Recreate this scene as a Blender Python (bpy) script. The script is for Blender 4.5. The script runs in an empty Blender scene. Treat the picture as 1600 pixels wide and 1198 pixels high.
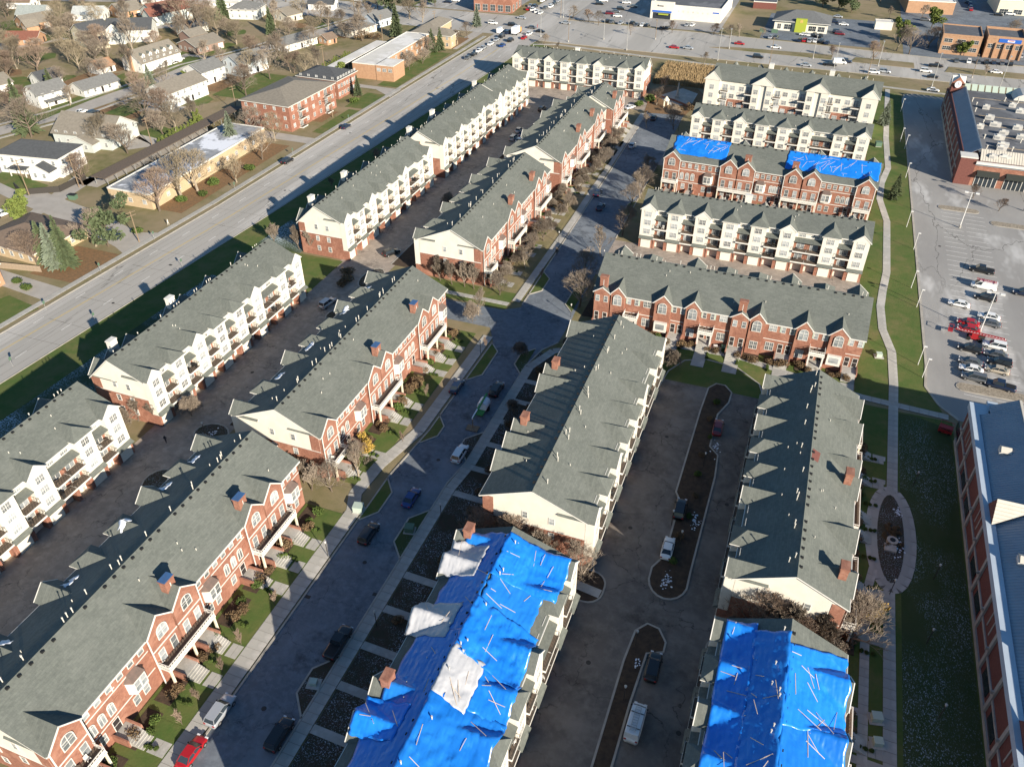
import bpy, math, random
from mathutils import Vector, Matrix, noise
R = math.radians
scene = bpy.context.scene
COL = scene.collection
# ---------------------------------------------------------------- camera, sky, sun, exposure
cam_data = bpy.data.cameras.new('camera'); cam_data.lens = 28.125; cam_data.sensor_width = 36
cam_data.clip_start = 1; cam_data.clip_end = 6000
cam = bpy.data.objects.new('camera', cam_data); COL.objects.link(cam)
cam.location = (0, 0, 100); cam.rotation_euler = (R(90 - 37.2), 0, R(20.4)); scene.camera = cam
SUN_EL, SUN_AZ = 21.2, 124.5          # degrees; azimuth clockwise from +Y
world = bpy.data.worlds.new('World'); scene.world = world; world.use_nodes = True
wn = world.node_tree.nodes; bg = wn['Background']
sky = wn.new('ShaderNodeTexSky'); sky.sky_type = 'NISHITA'; sky.sun_disc = False
sky.air_density = 1.6; sky.dust_density = 0; sky.ozone_density = 7; sky.sun_elevation = R(SUN_EL); sky.sun_rotation = R(SUN_AZ)
world.node_tree.links.new(sky.outputs[0], bg.inputs[0]); bg.inputs[1].default_value = 0.064
sun_data = bpy.data.lights.new('sun', 'SUN'); sun_data.energy = 5.0; sun_data.angle = R(0.5); sun_data.color = (1, .90, .76)
sun = bpy.data.objects.new('sun', sun_data); COL.objects.link(sun); sun.location = (0, 0, 200)
_d = Vector((-math.sin(R(SUN_AZ)) * math.cos(R(SUN_EL)), -math.cos(R(SUN_AZ)) * math.cos(R(SUN_EL)), -math.sin(R(SUN_EL))))
sun.rotation_euler = _d.to_track_quat('-Z', 'Y').to_euler()
scene.view_settings.view_transform = 'Standard'; scene.view_settings.look = 'None'
scene.view_settings.exposure = 0.92; scene.view_settings.gamma = 1
scene.cycles.max_bounces = 4; scene.cycles.diffuse_bounces = 2; scene.cycles.glossy_bounces = 2; scene.cycles.transmission_bounces = 1; scene.cycles.transparent_max_bounces = 2
scene.cycles.caustics_reflective = False; scene.cycles.caustics_refractive = False

# ---------------------------------------------------------------- helpers
MATS = {}
def mat(name, col, rough=.8, col2=None, scale=1.0, detail=4, bump=0, bscale=None, spec=.3, metal=0, rnd=0, stretch=None,
        crack=0, col3=None, scale3=.1, thr3=(.5, .6), coat=0, mask3=0, stain=0, tabs=0, crease=0):
    """procedural material: base colour mixed by noise with col2, optional third patchy colour, cracks, bump, per-object variation"""
    m = bpy.data.materials.new(name); m.use_nodes = True; MATS[name] = m
    nt = m.node_tree; N = nt.nodes; L = nt.links; p = N['Principled BSDF']
    p.inputs['Roughness'].default_value = rough; p.inputs['Specular IOR Level'].default_value = spec
    p.inputs['Metallic'].default_value = metal; p.inputs['Coat Weight'].default_value = coat
    c4 = lambda c: (c[0], c[1], c[2], 1)
    p.inputs['Base Color'].default_value = c4(col)
    co = N.new('ShaderNodeTexCoord'); vec = co.outputs['Object']
    if stretch:
        mp = N.new('ShaderNodeMapping'); mp.inputs['Scale'].default_value = stretch; L.new(vec, mp.inputs[0]); vec = mp.outputs[0]
    out = None
    def mixc(fac, a, b, mode='MIX'):
        x = N.new('ShaderNodeMix'); x.data_type = 'RGBA'; x.blend_type = mode
        for k, v in ((0, fac), (6, a), (7, b)):
            if hasattr(v, 'links') or hasattr(v, 'is_linked'): L.new(v, x.inputs[k])
            else: x.inputs[k].default_value = v
        return x.outputs[2]
    def nz(s, d=detail, rough_=.6):
        n = N.new('ShaderNodeTexNoise'); n.inputs['Scale'].default_value = s; n.inputs['Detail'].default_value = min(d, 4)
        n.inputs['Roughness'].default_value = rough_; L.new(vec, n.inputs['Vector']); return n.outputs[0]
    def ramp(src, a, b):
        r = N.new('ShaderNodeMapRange'); r.inputs[1].default_value = a; r.inputs[2].default_value = b; L.new(src, r.inputs[0]); return r.outputs[0]
    out = c4(col)
    if col2: out = mixc(ramp(nz(scale), .35, .65), c4(col), c4(col2))
    if col3:
        k3 = ramp(nz(scale3, 6, .7), *thr3)
        if mask3:
            mk = N.new('ShaderNodeMath'); mk.operation = 'MULTIPLY'; L.new(k3, mk.inputs[0]); L.new(ramp(nz(mask3, 3), .42, .6), mk.inputs[1]); k3 = mk.outputs[0]
        out = mixc(k3, out, c4(col3))
    if crack:
        v = N.new('ShaderNodeTexVoronoi'); v.feature = 'DISTANCE_TO_EDGE'; v.inputs['Scale'].default_value = crack
        wv = N.new('ShaderNodeVectorMath'); wv.operation = 'ADD'; nn = N.new('ShaderNodeTexNoise'); nn.inputs['Scale'].default_value = .5; nn.inputs['Detail'].default_value = 5
        sc_ = N.new('ShaderNodeVectorMath'); sc_.operation = 'SCALE'; sc_.inputs['Scale'].default_value = 3.5
        L.new(vec, nn.inputs['Vector']); L.new(nn.outputs['Color'], sc_.inputs[0]); L.new(vec, wv.inputs[0]); L.new(sc_.outputs[0], wv.inputs[1])
        L.new(wv.outputs[0], v.inputs['Vector'])
        k = ramp(v.outputs['Distance'], .0, .11 * crack)
        mm = N.new('ShaderNodeMath'); mm.operation = 'SUBTRACT'; mm.inputs[0].default_value = 1; L.new(k, mm.inputs[1])
        ml = N.new('ShaderNodeMath'); ml.operation = 'MULTIPLY'; L.new(mm.outputs[0], ml.inputs[0]); L.new(ramp(nz(.06, 2), .38, .55), ml.inputs[1])
        out = mixc(ml.outputs[0], out, (col[0] * .3, col[1] * .3, col[2] * .3, 1))
    if stain:
        out = mixc(ramp(nz(stain, 8, .72), .56, .72), out, (col[0] * .45, col[1] * .43, col[2] * .42, 1))
        out = mixc(ramp(nz(stain * 7, 6, .7), .45, .8), out, (col[0] * 1.35, col[1] * 1.35, col[2] * 1.35, 1))
    if tabs:
        bt = N.new('ShaderNodeTexBrick'); bt.inputs['Scale'].default_value = 1; bt.inputs['Brick Width'].default_value = .95; bt.inputs['Row Height'].default_value = .3; bt.inputs['Mortar Size'].default_value = .012; bt.inputs['Bias'].default_value = 0
        bt.inputs['Color1'].default_value = (1, 1, 1, 1); bt.inputs['Color2'].default_value = (.74, .75, .76, 1); bt.inputs['Mortar'].default_value = (.6, .6, .6, 1); L.new(co.outputs['Object'], bt.inputs['Vector'])
        out = mixc(tabs, out, bt.outputs['Color'], 'MULTIPLY')
    if rnd:
        oi = N.new('ShaderNodeObjectInfo'); hs = N.new('ShaderNodeHueSaturation')
        L.new(ramp(oi.outputs['Random'], 0, 1), hs.inputs['Value'])
        r = hs.inputs['Value'].links[0].from_node; r.inputs[3].default_value = 1 - rnd; r.inputs[4].default_value = 1 + rnd
        if hasattr(out, 'links'): L.new(out, hs.inputs['Color'])
        else: hs.inputs['Color'].default_value = out
        out = hs.outputs[0]
    if hasattr(out, 'links'): L.new(out, p.inputs['Base Color'])
    if crease:
        vc = N.new('ShaderNodeTexVoronoi'); vc.feature = 'SMOOTH_F1'; vc.inputs['Scale'].default_value = crease
        w1 = N.new('ShaderNodeTexNoise'); w1.inputs['Scale'].default_value = 1.1; w1.inputs['Detail'].default_value = 4; w1.noise_type = 'RIDGED_MULTIFRACTAL'; L.new(vec, w1.inputs['Vector'])
        mp2 = N.new('ShaderNodeMapping'); mp2.inputs['Rotation'].default_value = (0, 0, .7); mp2.inputs['Scale'].default_value = (.5, 2.2, 1); L.new(co.outputs['Object'], mp2.inputs[0]); L.new(mp2.outputs[0], vc.inputs['Vector'])
        ad = N.new('ShaderNodeMath'); ad.operation = 'ADD'; L.new(vc.outputs['Distance'], ad.inputs[0]); L.new(w1.outputs[0], ad.inputs[1])
        b = N.new('ShaderNodeBump'); b.inputs['Strength'].default_value = .55; b.inputs['Distance'].default_value = .12; L.new(ad.outputs[0], b.inputs['Height']); L.new(b.outputs[0], p.inputs['Normal'])
    elif bump:
        b = N.new('ShaderNodeBump'); b.inputs['Strength'].default_value = bump; b.inputs['Distance'].default_value = .1
        L.new(nz(bscale or scale * 3, 6), b.inputs['Height']); L.new(b.outputs[0], p.inputs['Normal'])
    return m

class MB:
    def __init__(s): s.v = []; s.f = []; s.m = []
    def poly(s, pts, m=0):
        n = len(s.v); s.v += [tuple(p) for p in pts]; s.f.append(tuple(range(n, n + len(pts)))); s.m.append(m); return s
    def box(s, x0, y0, z0, x1, y1, z1, m=0, M=None):
        n = len(s.v)
        P = [(x0, y0, z0), (x1, y0, z0), (x1, y1, z0), (x0, y1, z0), (x0, y0, z1), (x1, y0, z1), (x1, y1, z1), (x0, y1, z1)]
        if M: P = [tuple(M @ Vector(p)) for p in P]
        s.v += P
        for f in ((0, 3, 2, 1), (4, 5, 6, 7), (0, 1, 5, 4), (1, 2, 6, 5), (2, 3, 7, 6), (3, 0, 4, 7)):
            s.f.append(tuple(n + i for i in f)); s.m.append(m)
        return s
    def cbox(s, c, d, m=0, M=None):
        return s.box(c[0] - d[0] / 2, c[1] - d[1] / 2, c[2] - d[2] / 2, c[0] + d[0] / 2, c[1] + d[1] / 2, c[2] + d[2] / 2, m, M)
    def prism(s, prof, a, b, axis='x', m=0, mcap=None):
        """extrude a closed 2-D profile along an axis; axis x: prof=(y,z), y: prof=(x,z), z: prof=(x,y)"""
        mk = {'x': lambda p, t: (t, p[0], p[1]), 'y': lambda p, t: (p[0], t, p[1]), 'z': lambda p, t: (p[0], p[1], t)}[axis]
        n = len(s.v); k = len(prof); s.v += [mk(p, a) for p in prof] + [mk(p, b) for p in prof]
        for i in range(k):
            j = (i + 1) % k; s.f.append((n + i, n + j, n + k + j, n + k + i)); s.m.append(m)
        mc = m if mcap is None else mcap
        s.f.append(tuple(range(n + k - 1, n - 1, -1))); s.m.append(mc); s.f.append(tuple(range(n + k, n + 2 * k))); s.m.append(mc)
        return s
    def tube(s, a, b, r0, r1=None, n=6, m=0, cap=True):
        a = Vector(a); b = Vector(b); r1 = r0 if r1 is None else r1; d = (b - a)
        if d.length < 1e-6: return s
        d.normalize(); u = d.orthogonal().normalized(); w = d.cross(u); k = len(s.v)
        for c, r in ((a, r0), (b, r1)):
            for i in range(n):
                t = 2 * math.pi * i / n; s.v.append(tuple(c + (u * math.cos(t) + w * math.sin(t)) * r))
        for i in range(n):
            j = (i + 1) % n; s.f.append((k + i, k + j, k + n + j, k + n + i)); s.m.append(m)
        if cap:
            s.f.append(tuple(range(k + n, k + 2 * n))); s.m.append(m); s.f.append(tuple(range(k + n - 1, k - 1, -1))); s.m.append(m)
        return s
    def disc(s, c, r, z, n=16, m=0, sx=1, sy=1):
        return s.poly([(c[0] + r * sx * math.cos(2 * math.pi * i / n), c[1] + r * sy * math.sin(2 * math.pi * i / n), z) for i in range(n)], m)
    def mesh(s, name, mats, smooth=False):
        me = bpy.data.meshes.new(name); me.from_pydata(s.v, [], s.f)
        for q in (mats if isinstance(mats, (list, tuple)) else [mats]): me.materials.append(MATS[q] if isinstance(q, str) else q)
        me.polygons.foreach_set('material_index', s.m)
        if smooth: me.polygons.foreach_set('use_smooth', [True] * len(s.f))
        me.update(); return me
def ob(name, me, parent=None, loc=(0, 0, 0), rz=0, sc=None, rot=None):
    o = bpy.data.objects.new(name, me); COL.objects.link(o); o.location = loc
    if rz: o.rotation_euler = (0, 0, rz)
    if rot: o.rotation_euler = rot
    if sc: o.scale = sc if hasattr(sc, '__len__') else (sc, sc, sc)
    if parent: o.parent = parent
    return o
def tag(o, label, cat, group=None, kind=None):
    if label: o['label'] = label
    if cat: o['category'] = cat
    if group: o['group'] = group
    if kind: o['kind'] = kind
    return o
def thing(name, label, cat, loc=(0, 0, 0), rz=0, group=None):
    o = bpy.data.objects.new(name, None); COL.objects.link(o); o.location = loc; o.rotation_euler = (0, 0, rz); o.empty_display_size = .2
    return tag(o, label, cat, group)
def struct(name, me, parent=None, loc=(0, 0, 0)):
    o = ob(name, me, parent, loc)
    if not parent: o['kind'] = 'structure'
    return o
CACHE = {}
def cached(key, fn):
    if key not in CACHE: CACHE[key] = fn()
    return CACHE[key]
def dup(o, parent=None, label=None):
    c = o.copy(); COL.objects.link(c); c.parent = parent
    if label: c['label'] = label
    for ch in list(o.children): dup(ch, c)
    return c
ORD = 'first second third fourth fifth sixth seventh eighth ninth tenth eleventh twelfth thirteenth fourteenth fifteenth sixteenth seventeenth eighteenth nineteenth twentieth'.split()
TENS = {20: 'twenty', 30: 'thirty', 40: 'forty', 50: 'fifty', 60: 'sixty', 70: 'seventy', 80: 'eighty', 90: 'ninety', 100: 'hundred'}
def nth(i):
    if i < 20: return ORD[i]
    if i >= 99: return 'hundredth' if i == 99 else 'hundred-and-' + nth(i - 100)
    t = (i + 1) // 10 * 10; u = (i + 1) % 10
    return (TENS[t][:-1] + 'ieth') if u == 0 else TENS[t] + '-' + ORD[u - 1]
rng = random.Random(7)

# ---------------------------------------------------------------- materials
mat('shingle', (.160, .172, .150), .95, (.130, .140, .124), 2.4, 8, .35, 9, rnd=.05, col3=(.185, .195, .172), scale3=.18, thr3=(.45, .8), tabs=.6)
mat('shingle_light', (.17, .165, .145), .95, (.135, .13, .115), 1.6, 6, .3, 9)
mat('brick', (.32, .15, .10), .9, (.235, .105, .073), 2.2, 6, .25, 14, col3=(.36, .18, .125), scale3=.35)
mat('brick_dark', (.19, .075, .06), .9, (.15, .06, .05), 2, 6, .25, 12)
mat('brick_orange', (.46, .28, .17), .9, (.39, .23, .14), 1.2, 5, .2, 12)
mat('brick_tan', (.52, .40, .25), .9, (.46, .35, .22), 1.4, 5, .2, 12)
mat('siding', (.74, .70, .61), .7, (.68, .64, .55), .5, 4, .08, 6, rnd=.03)
mat('siding_cream', (.70, .65, .50), .75, (.64, .59, .46), .4, 4, .08, 6)
mat('trim', (.70, .68, .62), .6, (.62, .60, .55), 1.3, rnd=.05)
mat('garage_white', (.76, .71, .60), .6, (.72, .67, .57), 2, rnd=.03)
mat('glass', (.34, .35, .35), .14, (.18, .20, .21), .7, 2, spec=.6, rnd=.55)
mat('dark_glass', (.03, .04, .05), .1, spec=.6, rnd=.3)
mat('door_dark', (.035, .03, .03), .5)
mat('rail', (.05, .045, .04), .6)
mat('deck', (.16, .12, .09), .8, (.11, .09, .07), 2)
mat('bay_roof', (.17, .12, .10), .8, (.13, .10, .085), 2)
mat('copper_blue', (.06, .11, .22), .5, (.05, .13, .28), 2)
mat('pipe', (.60, .57, .50), .6)
mat('black', (.02, .02, .02), .6)
mat('concrete', (.40, .385, .345), .9, (.33, .32, .29), .5, 6, .1, 6, rnd=.07, col3=(.46, .44, .40), scale3=.25)
mat('concrete_joint', (.16, .15, .13), .95)
mat('kerb', (.43, .40, .34), .9, (.33, .30, .26), .6, 5, .1, 5)
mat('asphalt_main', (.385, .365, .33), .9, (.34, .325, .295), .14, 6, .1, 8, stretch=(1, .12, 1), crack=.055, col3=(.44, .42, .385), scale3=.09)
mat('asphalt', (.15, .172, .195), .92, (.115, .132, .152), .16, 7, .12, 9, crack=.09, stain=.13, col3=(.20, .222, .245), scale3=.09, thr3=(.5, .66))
mat('asphalt_tan', (.34, .285, .235), .92, (.26, .22, .185), .16, 7, .12, 9, crack=.1, stain=.1, col3=(.25, .22, .19), scale3=.1, thr3=(.5, .66))
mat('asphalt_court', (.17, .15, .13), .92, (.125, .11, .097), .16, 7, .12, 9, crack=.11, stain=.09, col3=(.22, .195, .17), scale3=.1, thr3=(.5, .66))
mat('asphalt_lot', (.33, .32, .30), .9, (.27, .26, .245), .1, 7, .1, 9, stretch=(1, .35, 1), crack=.05, col3=(.47, .46, .44), scale3=.07, thr3=(.55, .66))
mat('seam', (.17, .155, .135), .95)
mat('driveway', (.40, .37, .33), .9, (.34, .315, .28), .3, 5)
mat('paint_white', (.72, .71, .68), .8, (.58, .57, .54), 1.5)
mat('paint_yellow', (.60, .42, .11), .8, (.48, .36, .13), 1.5)
mat('grass', (.125, .125, .045), .98, (.20, .17, .085), .35, 7, .5, 3, col3=(.26, .205, .125), scale3=.03, thr3=(.38, .6))
mat('lawn', (.07, .115, .024), .98, (.11, .128, .036), .3, 8, .5, 3, col3=(.16, .14, .055), scale3=.12, thr3=(.5, .72))
mat('turf_tan', (.26, .19, .10), .98, (.17, .145, .065), .5, 7, .5, 3)
mat('mulch', (.05, .036, .026), .98, (.085, .057, .038), 1.2, 8, .6, 5)
mat('leaf_mulch', (.24, .135, .065), .98, (.16, .105, .055), 1.2, 8, .6, 5)
mat('lawn_frost', (.045, .07, .022), .97, (.06, .078, .03), .4, 7, .5, 3, col3=(.36, .44, .50), scale3=6.5, thr3=(.56, .64), mask3=.11, stretch=(1, .55, 1))
mat('lawn_rime', (.045, .07, .03), .97, (.06, .08, .035), .4, 7, .5, 3, col3=(.50, .58, .64), scale3=4.5, thr3=(.47, .58), mask3=.05, stretch=(.6, 1, 1))
mat('mulch_frost', (.07, .05, .035), .97, (.05, .05, .03), .8, 7, .5, 4, col3=(.42, .50, .58), scale3=6, thr3=(.56, .63), mask3=.16)
mat('snow', (.80, .83, .88), .7, (.7, .74, .8), 2, bump=.3)
mat('gravel', (.36, .31, .24), .95, (.20, .17, .13), 2.5, 6, .7, 6)
mat('stone', (.5, .46, .4), .9, (.4, .36, .31), 2)
mat('reed', (.42, .31, .17), .95, (.30, .21, .11), 1.5, rnd=.1)
mat('metal_roof', (.31, .355, .40), .5, (.27, .315, .36), .3, spec=.4)
mat('metal_roof_tan', (.58, .54, .46), .6, (.52, .48, .41), .4)
mat('parapet', (.46, .53, .60), .6, (.41, .48, .55), .4)
mat('membrane_white', (.66, .63, .57), .85, (.55, .53, .48), .15, 6, col3=(.72, .70, .66), scale3=.1)
mat('membrane_dark', (.12, .125, .135), .85, (.09, .095, .105), .12, 6, stretch=(1, 1, 1), col3=(.17, .175, .185), scale3=.06)
mat('membrane_snow', (.34, .35, .36), .85, (.22, .23, .24), .5, 6, col3=(.72, .74, .78), scale3=.08, thr3=(.52, .58))
mat('hvac', (.62, .60, .55), .6, (.52, .50, .46), 1, rnd=.1)
mat('tarp_blue', (.008, .165, .62), .3, (.016, .21, .72), .25, 5, spec=.6, rnd=.16, crease=.9, col3=(.03, .27, .76), scale3=.35, thr3=(.55, .75))
mat('tarp_deep', (.012, .17, .58), .3, (.02, .21, .66), .25, 5, spec=.6, crease=.9, col3=(.02, .2, .66), scale3=.3, thr3=(.55, .75))
mat('tarp_white', (.50, .50, .51), .4, (.42, .43, .45), .5, 5, spec=.45, crease=.9)
mat('batten', (.66, .54, .42), .85, (.55, .45, .35), 3, rnd=.1)
mat('bark', (.15, .115, .085), .95, (.10, .08, .06), 4)
mat('bark_pale', (.36, .30, .22), .95, (.24, .20, .15), 3)
mat('twig', (.27, .22, .17), .95, (.20, .165, .13), 1, rnd=.2)
mat('twig_red', (.27, .20, .15), .95, (.20, .15, .115), 1, rnd=.2)
mat('twig_tan', (.29, .24, .165), .95, (.22, .18, .125), 1, rnd=.15)
mat('needle', (.085, .115, .055), .9, (.11, .135, .065), 1, rnd=.2)
mat('needle_blue', (.19, .22, .16), .9, (.14, .17, .115), 1, rnd=.15)
mat('needle_yellow', (.16, .185, .045), .9, (.11, .15, .035), 1, rnd=.2)
mat('leaf_green', (.06, .10, .022), .9, (.10, .13, .03), 2, rnd=.25)
mat('leaf_gold', (.42, .27, .055), .9, (.34, .24, .06), 2, rnd=.15)
mat('leaf_brown', (.20, .13, .07), .95, (.14, .10, .055), 2, rnd=.2)
mat('leaf_maroon', (.14, .045, .04), .9, (.10, .04, .035), 2)
mat('steel', (.55, .55, .53), .45, metal=.6)
mat('pole_wood', (.26, .19, .12), .9, (.2, .15, .1), 2)
mat('pole_white', (.72, .71, .68), .5)
mat('util_green', (.10, .17, .115), .6)
mat('util_pale', (.42, .50, .42), .6)
mat('rubber', (.018, .018, .018), .8)
mat('rim', (.4, .4, .4), .4, metal=.6)
mat('lamp_red', (.35, .02, .02), .3)
mat('lamp_clear', (.7, .7, .7), .2)
mat('lift_red', (.36, .025, .03), .45)
mat('lift_green', (.05, .25, .07), .5)
mat('tank_white', (.75, .77, .8), .4)
mat('orange_lift', (.75, .30, .05), .5)
mat('sign_blue', (.03, .13, .50), .5)
mat('sign_red', (.55, .06, .05), .5)
mat('sign_green', (.35, .40, .05), .6)
mat('sign_white', (.8, .8, .8), .5)
mat('awning', (.035, .04, .035), .8)
mat('wood_fence', (.36, .28, .20), .9, (.28, .22, .16), 1)
mat('skin', (.45, .28, .2), .6)
mat('cloth_red', (.35, .05, .05), .8)
mat('cloth_dark', (.03, .03, .04), .8)
for _n, _c in dict(black=(.012, .013, .015), white=(.78, .78, .76), silver=(.42, .44, .46), grey=(.13, .14, .15), navy=(.012, .022, .05), blue=(.015, .05, .19),
                   red=(.38, .012, .015), maroon=(.15, .012, .02), tan=(.42, .37, .29)).items():
    mat('paint_car_' + _n, _c, .28, spec=.5, metal=.25 if _n in ('silver', 'grey') else 0, coat=.6)
# ---------------------------------------------------------------- ground, roads, walks
def sheet(name, pts, z, m, z0=None, parent=None):
    b = MB()
    if z0 is None: b.poly([(x, y, z) for x, y in pts])
    else: b.prism(pts, z0, z, 'z')
    return struct(name, b.mesh(name, m), parent)
def rect(x0, y0, x1, y1): return [(x0, y0), (x1, y0), (x1, y1), (x0, y1)]
def offset_line(pts, d):
    out = []
    for i, p in enumerate(pts):
        a = Vector(pts[max(i - 1, 0)]).to_2d() if i else Vector(p); b_ = Vector(pts[min(i + 1, len(pts) - 1)])
        t = (Vector(b_[:2]) - Vector(a[:2])).normalized(); out.append((p[0] - t.y * d, p[1] + t.x * d))
    return out
def strip(name, pts, w, z, m, z0=None, parent=None, closed=False):
    if closed: pts = list(pts) + [pts[0]]
    l = offset_line(pts, w / 2); r = offset_line(pts, -w / 2)
    if closed:
        t = (Vector(pts[1]) - Vector(pts[-2])).normalized(); e = (pts[0][0] - t.y * w / 2, pts[0][1] + t.x * w / 2); f = (pts[0][0] + t.y * w / 2, pts[0][1] - t.x * w / 2)
        l[0] = l[-1] = e; r[0] = r[-1] = f
    b = MB()
    for i in range(len(pts) - 1):
        b.poly([(*r[i], z), (*r[i + 1], z), (*l[i + 1], z), (*l[i], z)])
        if z0 is not None:
            b.poly([(*r[i], z0), (*r[i + 1], z0), (*r[i + 1], z), (*r[i], z)]); b.poly([(*l[i + 1], z0), (*l[i], z0), (*l[i], z), (*l[i + 1], z)])
    return struct(name, b.mesh(name, m), parent)
def kerb(pts, closed=False, w=.28, h=.15, name='kerb'): return strip(name, pts, w, h, 'kerb', 0, closed=closed)
def slabbed_walk(name, pts, w, step=1.5, z=.13):
    base = strip(name, pts, w, z - .03, 'concrete_joint', 0)
    me = cached('slab', lambda: MB().box(-.5, -.5, 0, .5, .5, .06).mesh('slab', 'concrete'))
    for (a, b_) in zip(pts[:-1], pts[1:]):
        a = Vector(a); b_ = Vector(b_); d = b_ - a; n = max(1, round(d.length / step)); ang = math.atan2(d.y, d.x)
        for i in range(n):
            p = a + d * ((i + .5) / n)
            ob('slab', me, base, (p.x, p.y, z - .055 + rng.uniform(-.004, .004)), ang, (d.length / n - .05, w - .02, 1))
    return base
def rounded(x0, y0, x1, y1, r, n=5):
    pts = []
    for cx, cy, a0 in ((x1 - r, y0 + r, -90), (x1 - r, y1 - r, 0), (x0 + r, y1 - r, 90), (x0 + r, y0 + r, 180)):
        for i in range(n + 1):
            a = R(a0 + 90 * i / n); pts.append((cx + r * math.cos(a), cy + r * math.sin(a)))
    return pts
# terrain
sheet('ground', rect(-900, -200, 700, 1200), 0, 'grass')
FAR_KERB = [(-165, 10), (-160.3, 100), (-156.3, 174), (-154, 295), (-152, 378)]
NEAR_KERB = [(-150, 10), (-145, 86), (-138.6, 177), (-131.5, 310), (-128.5, 378)]
road = sheet('main_road', FAR_KERB + [(-152, 425), (-140, 900), (-110, 900), (-127, 425)] + NEAR_KERB[::-1], .03, 'asphalt_main')
kerb(FAR_KERB); kerb(NEAR_KERB)
slabbed_walk('sidewalk', [(x - 2.6, y) for x, y in FAR_KERB[1:3]], 1.7, 1.6)
strip('sidewalk', [(x - 2.6, y) for x, y in FAR_KERB[:2]], 1.7, .12, 'concrete', 0); strip('sidewalk', [(x - 2.6, y) for x, y in FAR_KERB[2:]], 1.7, .12, 'concrete', 0)
sheet('crossing_boulevard', [(-520, 388), (-152, 384), (-128, 380), (-50, 378), (300, 376), (300, 412), (60, 412), (-40, 420), (-127, 422), (-152, 422), (-520, 418)], .034, 'asphalt_main')
med = sheet('median_grass', [(-50, 396), (-30, 395), (4, 394.5), (4, 402), (-40, 400)], .16, 'grass', 0)
sheet('median_grass', [(12, 394), (38, 393), (38, 401.5), (14, 402)], .16, 'grass', 0); sheet('median_grass', [(50, 392), (300, 389), (300, 399), (52, 400.5)], .16, 'grass', 0)
kerb([(-128, 379.5), (-50, 377.6), (300, 375.6)]); kerb([(-127, 422.4), (-40, 420.4), (60, 412.4), (300, 412.4)])
strip('sidewalk', [(-128, 372), (-118, 376), (-78, 371.5), (20, 362), (40, 360), (300, 356)], 1.8, .1, 'concrete', 0)
# road paint: centre line and lane dashes
def along(line, t):
    for (a, b_) in zip(line[:-1], line[1:]):
        if a[1] <= t <= b_[1]:
            k = (t - a[1]) / (b_[1] - a[1]); return a[0] + (b_[0] - a[0]) * k
    return line[-1][0]
CENTRE = [(-160, 10), (-154.6, 95.5), (-149.2, 161), (-142.0, 305), (-140, 376)]
for s in (-.16, .16): strip('centre_line', [(x + s, y) for x, y in CENTRE], .13, .038, 'paint_yellow', parent=road)
dash = MB().box(-.07, -1.5, 0, .07, 1.5, .006).mesh('lane_dash', 'paint_white')
for ln in (.5, ):
    for y in range(24, 372, 12):
        for side in (FAR_KERB, NEAR_KERB):
            x = along(CENTRE, y) * .5 + along(side, y) * .5
            ob('lane_dash', dash, road, (x, y, .034), -math.atan(.035))
for k in (.25, .5, .75):
    for sd in (FAR_KERB, NEAR_KERB): strip('road_seam', [(along(CENTRE, y) * k + along(sd, y) * (1 - k), y) for y in range(12, 372, 20)], .07, .034, 'seam', parent=road)
jr = random.Random(31)
for y in range(20, 372, 9):
    a = along(FAR_KERB, y) + .3; b_ = along(NEAR_KERB, y) - .3; m_ = a + (b_ - a) * jr.uniform(.3, .7); w_ = jr.uniform(-.8, .8)
    if jr.random() < .8: strip('road_joint', [(a if jr.random() < .7 else m_, y + w_), ((a + m_) / 2, y + w_ + jr.uniform(-.25, .25)), (b_ if jr.random() < .7 else m_ + 3, y + w_ + jr.uniform(-.4, .4))], .09, .0345, 'seam', parent=road)
# central street of the complex
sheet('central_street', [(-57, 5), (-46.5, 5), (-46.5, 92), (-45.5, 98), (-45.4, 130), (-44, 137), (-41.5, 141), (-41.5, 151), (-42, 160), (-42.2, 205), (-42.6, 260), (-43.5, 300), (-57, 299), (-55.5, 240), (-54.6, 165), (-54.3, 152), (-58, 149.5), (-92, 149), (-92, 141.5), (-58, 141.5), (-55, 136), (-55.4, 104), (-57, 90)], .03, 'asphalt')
WK = [(-57, 5), (-57, 90), (-55.6, 104), (-55.2, 136)]
kerb(WK); kerb([(-46.5, 5), (-46.5, 92), (-45.5, 98), (-45.4, 130), (-44, 137), (-41.5, 141)]); kerb([(-54.4, 153), (-54.6, 165), (-55.5, 240), (-57, 299)]); kerb([(-42.2, 194), (-42.6, 248)])
slabbed_walk('sidewalk', [(-58.7, 12), (-58.7, 80)], 2.6); slabbed_walk('sidewalk', [(-58.7, 80), (-60.5, 84), (-60, 92), (-57.4, 103), (-57, 138)], 2.3)
slabbed_walk('sidewalk', [(-45.4, 14), (-45.4, 91), (-44.5, 98), (-44.4, 130), (-41.5, 137.5), (-36, 140.5)], 1.85)
slabbed_walk('sidewalk', [(-56.3, 154), (-56.2, 200)], 1.9); strip('sidewalk', [(-56.2, 200), (-57.4, 262), (-58, 296)], 1.9, .12, 'concrete', 0)
slabbed_walk('sidewalk', [(-84, 152.6), (-57.5, 152.2)], 1.5)
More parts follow.
